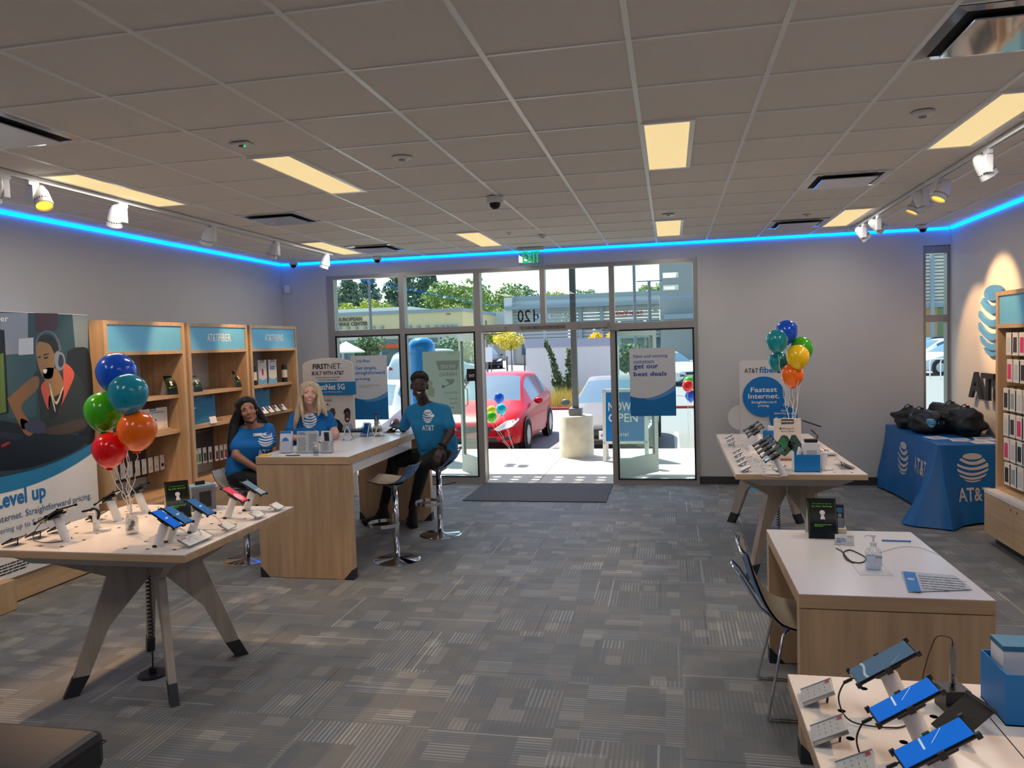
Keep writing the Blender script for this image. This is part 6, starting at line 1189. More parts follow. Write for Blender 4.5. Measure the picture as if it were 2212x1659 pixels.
mid=mat('slate blue print',(60,110,170),.5); dpb=mat('royal blue print',(24,50,160),.5)
for s,z,w_,m_,bo in (('New and existing',.845,.74,mid,.008),('customers',.775,.45,mid,.008),('get our',.68,.54,dpb,.018),('best deals',.59,.72,dpb,.018)): text(s,F,a.x+.09*W,b.z+z*H,w_*W,ch(s,(.050 if m_ is mid else .064)*H),m_,t,bo)
t,F,a,b=win_poster('white and blue poster about pricing inside the left storefront glass',757,769,840,906,9.945,pw)
W=b.x-a.x; H=a.z-b.z; swoosh(F,t,a,b,b.z+.36*H,b.z+.24*H,b.z+.44*H,mb1,mb2)
text('AT&T',F,a.x+.16*W,b.z+.895*H,.17*W,.035*H,ink,t,.006); text('fiber',F,a.x+.35*W,b.z+.895*H,.20*W,.045*H,blueink,t,.02)
for s,z,w_ in (('Get simple,',.765,.60),('straightforward',.69,.82),('pricing',.605,.40)): text(s,F,a.x+.12*W,b.z+z*H,w_*W,ch(s,.056*H),blueink,t,.016)
lines_text(F,a.x+.2*W,b.z+.53*H,.65*W,2,.025*H,grey_ink,t,.008,33)
hp=mat('sunlit poster paper',(222,222,216),.7,0,.01); _t=hp.node_tree; _x=_t.nodes.new('ShaderNodeMixShader'); _l=_t.nodes.new('ShaderNodeBsdfTranslucent'); _l.inputs[0].default_value=srgb((216,218,212)); _x.inputs[0].default_value=.45
_t.links.new(_t.nodes['Principled BSDF'].outputs[0],_x.inputs[1]); _t.links.new(_l.outputs[0],_x.inputs[2]); _t.links.new(_x.outputs[0],_t.nodes['Material Output'].inputs[0])

t,F,a,b=win_poster('back of a hiring poster taped outside the left door glass',912,760,998,895,10.03,hp)
F=frame3((0,10.0295,0),(1,0,0),(0,0,1)); W=b.x-a.x; H=a.z-b.z; gk=mat('faint grey print',(176,170,164),.7); gk2=mat('pale print',(222,224,218),.7)
text('AT&T',F,a.x+.66*W,b.z+.945*H,.18*W,.035*H,gk,t,.004,'L',True); flatob('grey_banner',[[(a.x+.36*W,b.z+.85*H),(a.x+.98*W,b.z+.85*H),(a.x+.93*W,b.z+.70*H),(a.x+.42*W,b.z+.70*H)]],F,gk,t,.0006); text('WE ARE',F,a.x+.48*W,b.z+.725*H,.40*W,.062*H,gk2,t,.02,'L',True,lift=.001); text('HIRING',F,a.x+.44*W,b.z+.60*H,.46*W,.07*H,gk,t,.02,'L',True)
flatob('arrow',[[(a.x+.58*W,b.z+.56*H),(a.x+.84*W,b.z+.56*H),(a.x+.80*W,b.z+.49*H),(a.x+.62*W,b.z+.45*H),(a.x+.50*W,b.z+.47*H),(a.x+.52*W,b.z+.43*H),(a.x+.50*W,b.z+.42*H),(a.x+.70*W,b.z+.49*H)]],F,gk,t,.0006); text('OPEN POSITION',F,a.x+.55*W,b.z+.33*H,.38*W,.03*H,gk,t,.004,'L',True); lines_text(F,a.x+.70*W,b.z+.24*H,.22*W,3,.07*H,gk,t,.012,35,.0006)
flatob('printed_figure',[[(a.x+.18*W+.06*W*math.cos(q)*1.2,b.z+.50*H+.05*H*math.sin(q)) for q in [2*PI*i/14 for i in range(14)]],[(a.x+.08*W,b.z+.30*H),(a.x+.28*W,b.z+.28*H),(a.x+.30*W,b.z+.42*H),(a.x+.14*W,b.z+.46*H)]],F,mat('faint tan print',(206,196,168),.7),t,.0006)
a=at(1008,797,Y=9.94); b=at(1029,823,Y=9.94); t=thing('exit_plate','small black exit plate on the left door glass','sign',((a.x+b.x)/2,9.94,b.z)); ob('plate',bx((a.x,9.936,b.z),(b.x,9.942,a.z),.002),black,t,world=True); text('EXIT',frame3((0,9.9355,0),(1,0,0),(0,0,1)),(a.x+b.x)/2+.005,b.z+.055,.075,.035,whiteink,t,.01,'C')
# white standee near the far left corner
Y=9.05; a=at(652,790,Y=Y); b=at(757,905,Y=Y); t=thing('standee','white arch topped standee with black and blue lettering behind the blonde woman','standee',((a.x+b.x)/2,Y,0)); xa,xb=at(653,790,Y=Y).x,at(762,800,Y=Y).x; zt=at(710,773,Y=Y).z; zs=at(653,790,Y=Y).z; n=14; xm=(xa+xb)/2
P=[(xa,Y,.0),(xb,Y,.0)]+[(xm+(xb-xa)/2*math.cos(PI*i/n),Y,zs+(zt-zs)*math.sin(PI*i/n)) for i in range(n+1)]
ob('board',prism(BM(),P,(0,.02,0)),boxw,t,world=True); F=frame3((0,Y-.0005,0),(1,0,0),(0,0,1))
xl,zb=at(722,853,Y=Y-.03).x,at(722,853,Y=Y-.03).z; xr,zu=at(768,824,Y=Y-.03).x,at(768,824,Y=Y-.03).z
ob('blue_band',bx((xa+.12,Y-.03,zb),(xr,Y-.012,zu),.006),mat('standee blue',(20,128,190),.4),t,world=True); Fb=frame3((0,Y-.0305,0),(1,0,0),(0,0,1)); text('FirstNet 5G',Fb,xa+.17,zb+.065,.41,.075,whiteink,t,.024); text("For America's First Responders",Fb,xa+.20,zb+.025,.34,.024,whiteink,t,0)
a=at(676,798,Y=Y); c=at(707,798,Y=Y); e=at(739,798,Y=Y); hh=at(690,786,Y=Y).z-a.z; text('FIRST',F,a.x,a.z,c.x-a.x,hh,ink,t,.03); text('NET.',F,c.x+.004,a.z,e.x-c.x,hh,ink,t,-.004); a=at(674,811,Y=Y); e=at(743,811,Y=Y); text('BUILT WITH AT&T',F,a.x,a.z,e.x-a.x,.05,ink,t,.022)
a=at(678,818,Y=Y); text('THE NETWORK BUILT WITH AND',F,xm,a.z,.33,.020,ink,t,.008,'C'); text('FOR FIRST RESPONDERS.',F,xm,a.z-.032,.26,.020,ink,t,.008,'C')
a=at(690,868,Y=Y); text('SCAN HERE',F,a.x,a.z,.17,.030,ink,t,.006); lines_text(F,a.x,a.z-.045,.15,2,.035,ink,t,.018,37)
def px2(q,Y=Y): p=at(q[0],q[1],Y=Y); return (p.x,p.z)
for nm,rgb,ps,l in (('printed_jacket',(30,32,36),[[(708,960),(712,908),(722,903),(733,908),(742,920),(744,960)],[(742,960),(744,922),(752,916)]],.001),('printed_face',(92,64,50),[[(711,890),(713,884),(718,881),(723,883),(725,892),(722,902),(716,906),(711,900)],[(744,900),(745,892),(757,892),(757,901),(755,910),(750,914),(745,908)]],.0014),('printed_shirt',(168,182,200),[[(738,962),(740,922),(746,916),(752,920),(758,914),(763,922),(764,962)]],.0012),('printed_cap',(30,34,44),[[(742,895),(743,886),(749,881),(755,883),(758,893),(750,891)]],.0018),('printed_smile',(240,240,236),[[(748,904),(754,903),(752,907),(749,907)]],.0018)):
    flatob(nm,[[px2(q) for q in p] for p in ps],F,mat('print '+nm,rgb,.6,0,.03),t,l)
# fibre standee against the front wall
Y=9.62; a=at(1597,786,Y=Y); b=at(1704,786,Y=Y); t=thing('standee','white rounded standee with two blue circles against the front wall','standee',((a.x+b.x)/2,Y,0)); zt=at(1640,778,Y=Y).z; x0,x1=a.x,b.x; rr=.05
P=[(x0,Y,0),(x1,Y,0)]+[(x1-rr+rr*math.cos(q),Y,zt-rr+rr*math.sin(q)) for q in [PI/2*i/6 for i in range(7)]]+[(x0+rr+rr*math.cos(q),Y,zt-rr+rr*math.sin(q)) for q in [PI/2+PI/2*i/6 for i in range(7)]]
ob('board',prism(BM(),P,(0,.02,0)),boxw,t,world=True); c=at(1650,857,Y=Y-.02); r_=(at(1650,813,Y=Y).z-at(1650,900,Y=Y).z)/2
ob('blue_disc',lathe(BM(),[(r_,0),(r_,.015),(0,.015)],n=48,M=Matrix.Translation((c.x,Y-.002,c.z))@Matrix.Rotation(PI/2,4,'X')),blue,t,world=True); c2=at(1693,905,Y=Y-.03); ob('blue_disc',lathe(BM(),[(r_*.66,0),(r_*.66,.03),(0,.03)],n=40,M=Matrix.Translation((c2.x,Y-.002,c2.z))@Matrix.Rotation(PI/2,4,'X')),mat('disc blue',(10,118,190),.4),t,world=True)
c3=at(1600,902,Y=Y+.03); ob('white_disc',lathe(BM(),[(r_*.62,0),(r_*.62,.015),(0,.015)],n=40,M=Matrix.Translation((c3.x,Y+.04,c3.z))@Matrix.Rotation(PI/2,4,'X')),boxw,t,world=True)
F=frame3((0,Y-.0005,0),(1,0,0),(0,0,1)); q=at(1608,806,Y=Y); e=at(1638,806,Y=Y); g=at(1640,806,Y=Y); e2=at(1680,806,Y=Y); text('AT&T',F,q.x,q.z,e.x-q.x,.055,ink,t,.004); text('fiber',F,g.x,g.z,(e2.x-g.x)*1.0,.075,blueink,t,.02)
Fd=frame3((0,Y-.0175,0),(1,0,0),(0,0,1))
for s,py,w_,h_ in (('Fastest',847,.305,.06),('Internet.',861,.36,.06),('Straightforward',873,.285,.032),('pricing.',880,.13,.034)): q=at(1650,py,Y=Y-.02); text(s,Fd,q.x,q.z,w_,ch(s,h_),whiteink,t,.018,'C')
Fe=frame3((0,Y-.0325,0),(1,0,0),(0,0,1))
for s,py,w_,h_ in (('Now',889,.06,.026),('delivering up to',896,.22,.032),('5-Gig',912,.20,.06)): q=at(1693,py,Y=Y-.03); text(s,Fe,q.x,q.z,w_,h_,whiteink,t,.014,'C')
ob('floor_strip',bx((x0,Y-.02,.0),(x1,Y-.001,.04)),skyblue,t,world=True)
# bags and papers on the cloth table
bagm=mat('black nylon bag',(20,20,22),.55,0,.2,14,.25)
def bag(label,c,r,sd,logo=None):
    rnd=random.Random(sd); t=thing('drawstring_bag',label,'bag',c,0,'black bags on the covered table'); bm=BM(); bmesh.ops.create_icosphere(bm,subdivisions=4,radius=1)
    from mathutils import noise
    for v in bm.verts:
        p=v.co.copy(); k=1+.30*noise.noise(p*1.7+Vector((sd*3.1,0,0)))+.10*noise.noise(p*5+Vector((0,sd,0))); p*=k; z=p.z*r[2]+r[2]*.86
        v.co=Vector((p.x*r[0],p.y*r[1],max(z,.002)))
    o=ob('bag_body',bm,bagm,t,smooth=True); top=max(o.data.vertices,key=lambda v:v.co.z).co
    ob('drawstring',tube(BM(),[top+Vector((0,0,-.01)),top+Vector((-.03,-.02,.03)),top+Vector((-.07,-.03,.01)),top+Vector((-.11,-.05,-.06))],.006,6),black,t); ob('gathered_top',lathe(BM(),[(.03,-.012),(.018,.004),(.022,.012),(0,.012)],top,n=12),bagm,t)
    if logo:
        Mx=TM[t.name]; tr=bvh_of(o); F=frame3((logo[0],-.6,logo[1]),(1,0,0),(0,0,1)); decal('globe_mark',globe_at(0,0,.045),F,tr,skyblue,t,.004); 
        c_=bpy.data.curves.new('t','FONT'); c_.body='AT&T'; c_.resolution_u=1; o_=bpy.data.objects.new('t',c_); COL.objects.link(o_); me=bpy.data.meshes.new_from_object(o_.evaluated_get(bpy.context.evaluated_depsgraph_get())); bpy.data.objects.remove(o_); decal('bag_lettering',[[(me.vertices[i].co.x*.055+.055,me.vertices[i].co.y*.06-.02) for i in p.vertices] for p in me.polygons],F,tr,skyblue,t,.004)
    return t
bag('black drawstring bag at the left end of the covered table',(2.66,9.50,CZ),(.17,.26,.12),1,(-.02,.15)); bag('black drawstring bag in the middle front of the covered table',(2.72,9.02,CZ),(.19,.25,.13),2,(-.04,.13)); bag('black drawstring bag behind, in the corner by the narrow window',(3.02,9.42,CZ),(.20,.30,.16),3); bag('large black bag at the right end against the wall sign',(3.02,8.84,CZ),(.19,.30,.15),4)
for i,(x,y,r_,nm) in enumerate(((2.66,8.55,10,'loose paper forms at the left front of the covered table'),(2.82,8.38,-8,'loose paper forms at the front middle of the covered table'),(2.95,8.22,4,'stacked paper forms at the front right of the covered table'),(3.06,8.45,-14,'paper forms in front of the right bag on the covered table'))):
    t=thing('paper_stack',nm,'papers',(x,y,CZ),R(r_)); ob('sheet',bx((-.085,-.11,.001),(.085,.11,.004)),paper,t); ob('sheet',bx((-.08,-.105,.0045),(.09,.115,.007),0,Matrix.Rotation(R(7),4,'Z')),paper,t)
    F=TM[t.name]@frame3((0,0,.0073),(1,0,0),(0,1,0)); lines_text(F,-.06,.06,.12,8,.018,grey_ink,t,.006,40+i,.0004)
# ------------------------------------------------------------ the three people at the counter
def sph(c,r,n=2):
    b=bmesh.new(); bmesh.ops.create_icosphere(b,subdivisions=n,radius=r,matrix=Matrix.Translation(c)); v=[x.co.copy() for x in b.verts]; b.free(); return v
def hull(bm,balls):
    vs=[bm.verts.new(p) for c,r in balls for p in sph(c,r)]
    r=bmesh.ops.convex_hull(bm,input=vs); g=[e for e in r['geom_interior']+r['geom_unused'] if isinstance(e,bmesh.types.BMVert)]
    if g: bmesh.ops.delete(bm,geom=list(set(g)),context='VERTS')
def ell(bm,c,rad,M=None):
    bmesh.ops.create_icosphere(bm,subdivisions=3,radius=1,matrix=(M or Matrix.Identity(4))@Matrix.Translation(c)@Matrix.Diagonal((*rad,1)))
def limb(bm,*pr):
    for a,b in zip(pr,pr[1:]): hull(bm,[a,b])
def fuse(name,bm,vox,m,parent,it=4,fac=.5):
    "overlapping volumes grown into one continuous skin"
    me=bpy.data.meshes.new('tmp'); bm.to_mesh(me); bm.free(); o=bpy.data.objects.new('tmp',me); COL.objects.link(o)
    a=o.modifiers.new('r','REMESH'); a.mode='VOXEL'; a.voxel_size=vox; a.use_smooth_shade=True
    s=o.modifiers.new('s','SMOOTH'); s.iterations=it; s.factor=fac
    me2=bpy.data.meshes.new_from_object(o.evaluated_get(bpy.context.evaluated_depsgraph_get())); bpy.data.objects.remove(o); bpy.data.meshes.remove(me)
    me2.transform(TM[parent.name].inverted()); me2.name=name; me2.materials.clear(); me2.materials.append(m)
    for p in me2.polygons: p.use_smooth=True
    o=bpy.data.objects.new(name,me2); COL.objects.link(o); o.parent=parent; return o
def hframe(c,fwd,roll=0,k=1):
    f=Vector(fwd).normalized(); u=Vector((0,0,1)); x=f.cross(u).normalized()*-1; u=x.cross(f)*1; 
    u=-(f.cross(x)) if False else f.cross(x)*-1
    if u.z<0: u=-u
    q=Matrix.Rotation(roll,3,f); x=q@x; u=q@u
    return Matrix(((x.x*k,f.x*k,u.x*k,c[0]),(x.y*k,f.y*k,u.y*k,c[1]),(x.z*k,f.z*k,u.z*k,c[2]),(0,0,0,1)))
def head(bm,H,fem=False,smile=0):
    k=H.to_scale()[0]
    def B(c,r): return (H@Vector(c),r*k)
    ell(bm,(0,-.014,.032),(.073,.092,.083),H); ell(bm,(0,.020,-.018),(.060 if fem else .064,.070,.088),H)
    hull(bm,[B((0,.058,-.092),.022),B((.036,.015,-.070),.026 if not fem else .022),B((-.036,.015,-.070),.026 if not fem else .022),B((0,.05,-.05),.034)])
    limb(bm,B((0,.080,.010),.009),B((0,.099,-.026),.0135 if not fem else .0115)); 
    for s in (-1,1):
        ell(bm,(s*.012,.088,-.030),(.009,.010,.008),H); ell(bm,(s*.036,.060,-.026),(.025,.026,.024),H); ell(bm,(s*.075,-.008,-.006),(.011,.020,.031),H); limb(bm,B((s*.012,.080,.019),.009),B((s*.046,.062,.020),.010))
    ell(bm,(0,.082,-.055),(.024,.012,.008),H); ell(bm,(0,.079,-.067),(.020,.012,.008),H); ell(bm,(0,.072,-.094),(.020,.018,.016),H)
def face_parts(t,H,iris,browm,lipm,smile,fem=False,teeth=True):
    k=H.to_scale()[0]; Mi=TM[t.name].inverted()@H; we=mat('eye white',(226,220,214),.2)
    for s in (-1,1):
        e=ob('eye',lathe(BM(),[(.0155*math.sin(a),-.0155*math.cos(a)) for a in [PI*i/10 for i in range(11)]],n=16,M=Mi@Matrix.Translation((s*.031,.0665,.004))@Matrix.Diagonal((.92,.72,.36,1))@Matrix.Rotation(-PI/2,4,'X')),we,t,smooth=True)
        ob('iris',lathe(BM(),[(.0062,0),(.0056,.0012),(0,.0016)],n=14,M=Mi@Matrix.Translation((s*.031,.0776,.004))@Matrix.Rotation(-PI/2,4,'X')),iris,e)
        ob('eyelid',tube(BM(),[Mi@Vector((s*(.031+.0165*math.cos(a)),.0755-.006*abs(math.cos(a)),.004+.0064*math.sin(a))) for a in [PI*i/8 for i in range(9)]],.0022*k,5),browm,t)
        ob('eyebrow',tube(BM(),[Mi@Vector((s*(.013+.0085*i),.0885-.0011*i*i-.002*i,.0235+.0045*math.sin(i*.8))) for i in range(5)],[.0028*k,.0034*k,.003*k,.0025*k,.0012*k],6),browm,t)
    w=.026 if smile else .021
    def mo(u,dz,dy=0): return Mi@Vector((w*u,.0935-.012*u*u+dy,-.060+(.011*u*u if smile else .003*u*u)+dz))
    n=10; bm=BM(); op=.0075 if teeth else .0012
    for top in (1,0):
        rows=[[bm.verts.new(mo(-1+2*i/n,(op*(1-(-1+2*i/n)**2)*(.35 if top else -1))+(h if top else -h)*(1-.7*abs(-1+2*i/n)),.001-(.003 if h else 0))) for i in range(n+1)] for h in (0,.0065 if fem else .0075)]
        for a,b in ((rows[0],rows[1]),):
            for i in range(n): bm.faces.new((a[i],a[i+1],b[i+1],b[i]))
    ob('lips',bm,lipm,t,smooth=True)
    if teeth:
        bm=BM(); r=[[bm.verts.new(mo(u*.92,op*(1-u*u)*f,-.0005)) for u in [-1+2*i/n for i in range(n+1)]] for f in (.35,-1)]
        for i in range(n): bm.faces.new((r[0][i],r[0][i+1],r[1][i+1],r[1][i]))
        ob('teeth',bm,mat('teeth',(236,230,220),.3),t)
def hand(bm,wrist,d,nrm,side,curl=.5,k=1.0,thumb_in=.5):
    "d along the hand, nrm out of its back, side=+1 puts the thumb at d x nrm"
    d=Vector(d).normalized(); nrm=Vector(nrm); nrm=(nrm-d*nrm.dot(d)).normalized(); s=d.cross(nrm)*side
    W=Vector(wrist); K=[]
    for i,(off,ln) in enumerate(((.030,.082),(.010,.088),(-.010,.084),(-.028,.074))):
        kp=W+d*ln*k+s*off*k+nrm*.004; hull(bm,[(W+d*.012+s*off*.55*k,.0145*k),(kp,.0115*k)]); K.append(kp)
    hull(bm,[(W+d*.02+s*.014*k,.015*k),(W+d*.02-s*.014*k,.015*k),(K[0],.011*k),(K[3],.011*k)])
    for i,(kp,L,sp) in enumerate(zip(K,(.044,.050,.046,.036),(.10,.03,-.05,-.14))):
        dirv=(d+s*sp).normalized(); ang=0; p=kp; r=.0092*k
        for j,f in enumerate((1,.62,.5)):
            ang+=curl*(.55,.75,.5)[j]*(1+.12*i); q=p+(dirv*math.cos(ang)-nrm*math.sin(ang))*L*f*k; hull(bm,[(p,r),(q,r*.9)]); p=q; r*=.88
    b=W+d*.022*k+s*.020*k; m_=b+(d*.55+s*.75-nrm*.25).normalized()*.044*k; e=m_+(d*.85+s*(.35-.4*thumb_in)-nrm*.3).normalized()*.032*k; f_=e+(d*.95+s*(.1-.5*thumb_in)-nrm*.3).normalized()*.024*k
    hull(bm,[(b,.0145*k),(m_,.0115*k)]); hull(bm,[(m_,.0108*k),(e,.0098*k)]); hull(bm,[(e,.0095*k),(f_,.008*k)])
def skin(name,rgb): m=mat(name,rgb,.5,0,.05,25); b=m.node_tree.nodes['Principled BSDF']; b.inputs['Subsurface Weight'].default_value=.06; b.inputs['Subsurface Radius'].default_value=(.012,.005,.003); b.inputs['Subsurface Scale'].default_value=.3; return m
teeb=mat('blue cotton tee',(0,104,176),.85,0,.05,40,.05); teel=mat('light blue cotton tee',(22,122,172),.85,0,.05,40,.05); trous=mat('black trousers',(17,17,20),.8,0,.1,40); shoe=mat('black shoe',(15,15,17),.5); sole=mat('dark sole',(34,34,36),.7); badge=mat('white name badge',(240,240,240),.4); whp=mat('white shirt print',(232,236,240),.7)
def shirt_marks(t,sh,o,x,y,gr,tw,th,gry=None,dy=None,bd=None):
    "printed globe, letters and pinned badge on a shirt; o is the middle of the globe in world space"
    F=TM[t.name].inverted()@frame3(o,x,y); tr=bvh_of(sh); decal('shirt_globe',globe_at(0,0,gr,gry),F,tr,whp,t,.0035,back=.25)
    c=bpy.data.curves.new('t','FONT'); c.body='AT&T'; c.resolution_u=2; c.offset=.02; q=bpy.data.objects.new('t',c); COL.objects.link(q); me=bpy.data.meshes.new_from_object(q.evaluated_get(bpy.context.evaluated_depsgraph_get())); bpy.data.objects.remove(q)
    x0=min(v.co.x for v in me.vertices); x1=max(v.co.x for v in me.vertices); y1=max(v.co.y for v in me.vertices)
    b2=bmesh.new(); b2.from_mesh(me); bmesh.ops.triangulate(b2,faces=b2.faces[:]); bmesh.ops.subdivide_edges(b2,edges=[e for e in b2.edges if e.calc_length()>.3],cuts=2); bmesh.ops.triangulate(b2,faces=b2.faces[:])
    decal('shirt_lettering',[[((v.co.x-x0)/(x1-x0)*tw-tw/2,v.co.y/y1*th+(dy or -gr*1.25)-th) for v in f_.verts] for f_ in b2.faces],F,tr,whp,t,.004,back=.25); b2.free()
    if bd:
        w,h=.07,.024; decal('name_badge',[[(bd[0]+w*i/4,bd[1]),(bd[0]+w*(i+1)/4,bd[1]),(bd[0]+w*(i+1)/4,bd[1]+h),(bd[0]+w*i/4,bd[1]+h)] for i in range(4)],F,tr,badge,t,.007,back=.25); decal('badge_mark',[[(bd[0]+.010+.007*math.cos(a),bd[1]+.012+.007*math.sin(a)) for a in [2*PI*i/12 for i in range(12)]]],F,tr,skyblue,t,.008,back=.25)
V=Vector
# -- seated man
t=thing('person','person in light blue shirt and black trousers seated on a bar stool','person',(-2.28,7.19,0))
hc=at(906,834,Y=7.03); nb=at(917,872,Y=7.11); H=hframe(hc,(V((0,0,1.75))-hc)+V((-.15,0,.0)),R(-3),1.03)
Rs=at(887,889,Y=7.16); Ls=at(961,887,Y=7.10); Re=at(871,926,Y=7.36); Rw=V((-2.70,7.43,1.055)); Le=at(974,932,Y=7.03); Lw=at(953,968,Y=6.90)
hip=V((-2.26,7.20,.80)); Lh=hip+V((.07,-.09,-.01)); Rh=hip+V((-.07,.09,-.01)); Lk=at(916,1000,Y=6.98); Rk=at(852,996,Y=7.33); La=at(892,1100,Y=7.44); Ra=at(829,1096,Y=7.56)
sk=skin('deep brown skin',(58,37,29))
bm=BM(); head(bm,H); limb(bm,(H@V((0,-.015,-.05)),.058),(nb,.060)); hull(bm,[(Rs,.045),(Ls,.045),(nb,.05)]); hull(bm,[(Rs+V((.02,0,-.06)),.06),(Ls+V((-.02,0,-.06)),.06),(hip+V((0,0,.12)),.12)])
limb(bm,(Rs,.050),(Re,.043),(Rw,.029)); limb(bm,(Ls,.052),(Le,.046),(Lw,.031)); limb(bm,(Lh,.085),(Lk,.06),(La,.04)); limb(bm,(Rh,.085),(Rk,.06),(Ra,.04)); hull(bm,[(Lh,.09),(Rh,.09),(hip+V((0,0,.1)),.11)])
hand(bm,Rw,V((-.9,-.25,-.12)),V((0,0,1)),-1,.55,1.0,.4); Ld=(at(943,992,Y=6.84)-Lw); hand(bm,Lw,Ld,V((.15,-1,.25)),-1,.28,1.05,.2)
fuse('body',bm,.0062,sk,t,3,.45)
bm=BM(); hull(bm,[(nb+V((0,0,-.02)),.058),(Rs,.062),(Ls,.062),(Rs+V((.075,-.01,-.12)),.075),(Ls+V((-.045,-.01,-.12)),.075)]); hull(bm,[(Rs+V((.08,-.02,-.12)),.078),(Ls+V((-.05,-.02,-.12)),.078),(hip+V((-.07,-.03,.12)),.125),(hip+V((.07,-.03,.12)),.125)]); hull(bm,[(hip+V((-.09,0,.13)),.12),(hip+V((.08,0,.13)),.13),(hip+V((-.07,.0,.04)),.125),(hip+V((.07,.0,.03)),.135)])
f=.62; limb(bm,(Rs,.060),(Rs.lerp(Re,.80),.060)); limb(bm,(Ls,.062),(Ls.lerp(Le,.72),.064))
sh=fuse('shirt',bm,.008,teel,t,5,.5)
bm=BM(); hull(bm,[(Lh,.112),(Rh,.112),(hip+V((0,0,.05)),.125),(hip+V((.05,-.02,-.02)),.11)]); limb(bm,(Lh,.105),(Lh.lerp(Lk,.5),.095),(Lk,.072),(Lk.lerp(La,.45),.062),(La+V((0,0,.02)),.048)); limb(bm,(Rh,.105),(Rh.lerp(Rk,.5),.092),(Rk,.072),(Rk.lerp(Ra,.45),.062),(Ra+V((0,0,.02)),.048)); fuse('trousers',bm,.009,trous,t,4,.5)
for a,toe,nm in ((La,at(890,1128,Z=.045),'left'),(Ra,at(797,1126,Z=.045),'right')):
    toe=V((toe.x,toe.y,.045)); heel=V((a.x+(a.x-toe.x)*.15,a.y+(a.y-toe.y)*.15,.045)); dd=(toe-heel); dd.z=0; dd=dd.normalized()*.225; toe=heel+dd; bm=BM(); hull(bm,[(heel,.042),(a+V((0,0,-.01)),.044),(heel+dd*.45+V((0,0,.02)),.042)]); hull(bm,[(heel+dd*.4,.043),(toe,.036),(heel+dd*.6+V((0,0,.015)),.040)]); s_=fuse('shoe',bm,.008,shoe,t,3,.5)
    bm=BM(); hull(bm,[(V((heel.x,heel.y,.014)),.013),(V((toe.x,toe.y,.014)),.013)]+[(V((heel.x,heel.y,.014))+dd.cross(V((0,0,1))).normalized()*q,.012) for q in (-.036,.036)]+[(V((toe.x,toe.y,.014))-dd*.2+dd.cross(V((0,0,1))).normalized()*q,.012) for q in (-.038,.038)]); ob('sole',bm,sole,s_,world=True)
bm=BM(); ell(bm,(0,-.026,.052),(.081,.094,.080),H); ell(bm,(0,.030,.092),(.058,.045,.030),H)
rnd=random.Random(4)
for _ in range(150):
    a=rnd.uniform(0,2*PI); e=rnd.uniform(.05,1.4); p=V((.081*math.cos(a)*math.cos(e),-.026+.094*math.sin(a)*math.cos(e),.055+.082*math.sin(e)))
    if p.y>.045 and p.z<.088: continue
    ell(bm,p,(.010,.010,.010),H)
fuse('hair',bm,.006,mat('black hair',(13,12,13),.75,0,.2,120,.4),t,1,.4)
face_parts(t,H,mat('dark iris',(24,16,12),.1),mat('black brow',(14,12,12),.7),mat('brown lip',(96,56,50),.45),True)
Mi=TM[t.name].inverted()@H; bm=BM()
for s in (-1,1):
    tube(bm,[Mi@V((s*(.031+.021*math.cos(a)),.092-.012*abs(math.cos(a)+s*0),.003+.015*math.sin(a))) for a in [2*PI*i/20 for i in range(20)]],.0018,6,closed=True); tube(bm,[Mi@V((s*.052,.082,.006)),Mi@V((s*.076,.0,.004))],.0018,6)
tube(bm,[Mi@V((-.010,.092,.006)),Mi@V((.010,.092,.006))],.0018,6); ob('glasses',bm,black,t)
bm=BM(); ax=(Lw-Le).normalized(); c=Lw-ax*.03; u=ax.orthogonal().normalized(); v_=ax.cross(u); tube(bm,[c+(u*math.cos(a)+v_*math.sin(a))*.037 for a in [2*PI*i/20 for i in range(20)]],.010,6,closed=True); w_=ob('watch_strap',bm,black,t,world=True); fr_=frame3(c+V((-.0,-.040,.008)),ax.cross(V((0,-1,0))),ax); ob('watch_face',bx((-.018,-.02,-.004),(.018,.02,.006),.003,fr_),black_gl,w_,world=True)
sx=(Ls-Rs).normalized(); g0=at(916,901,Y=6.96); shirt_marks(t,sh,g0,sx,V((0,0,1)),.058,.135,.05,.066,-.085,(-.0,-.008))
# -- dark haired woman
t=thing('person','person with long dark hair in blue shirt seated left of the counter','person',(-3.74,6.16,0))
hc=at(535,886,Y=6.08); nb=at(546,922,Y=6.13); H=hframe(hc,(V((0,0,1.7))-hc)+V((.5,0,0)),R(13),.98)
Rs=at(512,930,Y=6.10); Ls=at(580,926,Y=6.22); Re=at(510,984,Y=5.98); Rw=V((-3.52,6.02,.845)); Le=at(588,965,Y=6.30); Lw=V((-3.47,6.22,.86)); hip=V((-3.74,6.16,.77)); Lh=hip+V((.02,.09,0)); Rh=hip+V((.02,-.09,0)); Lk=V((-3.50,6.42,.74)); Rk=V((-3.42,6.02,.72)); La=V((-3.52,6.40,.42)); Ra=V((-3.50,6.05,.38))
sk2=skin('olive tan skin',(168,116,92))
bm=BM(); head(bm,H,True); limb(bm,(H@V((0,-.015,-.05)),.048),(nb,.050)); hull(bm,[(Rs,.04),(Ls,.04),(nb,.045)]); hull(bm,[(Rs+V((.02,0,-.06)),.055),(Ls+V((-.02,0,-.06)),.055),(hip+V((0,0,.1)),.11)])
limb(bm,(Rs,.044),(Re,.038),(Rw,.026)); limb(bm,(Ls,.044),(Le,.038),(Lw,.026)); limb(bm,(Lh,.08),(Lk,.055),(La,.038)); limb(bm,(Rh,.08),(Rk,.055),(Ra,.038)); hull(bm,[(Lh,.09),(Rh,.09),(hip+V((0,0,.1)),.10)])
hand(bm,Rw,V((.75,.45,-.35)),V((.3,-.3,.9)),1,.5,.9); hand(bm,Lw,V((.6,-.5,-.4)),V((.3,.2,.9)),-1,.5,.9); fuse('body',bm,.0062,sk2,t,3,.45)
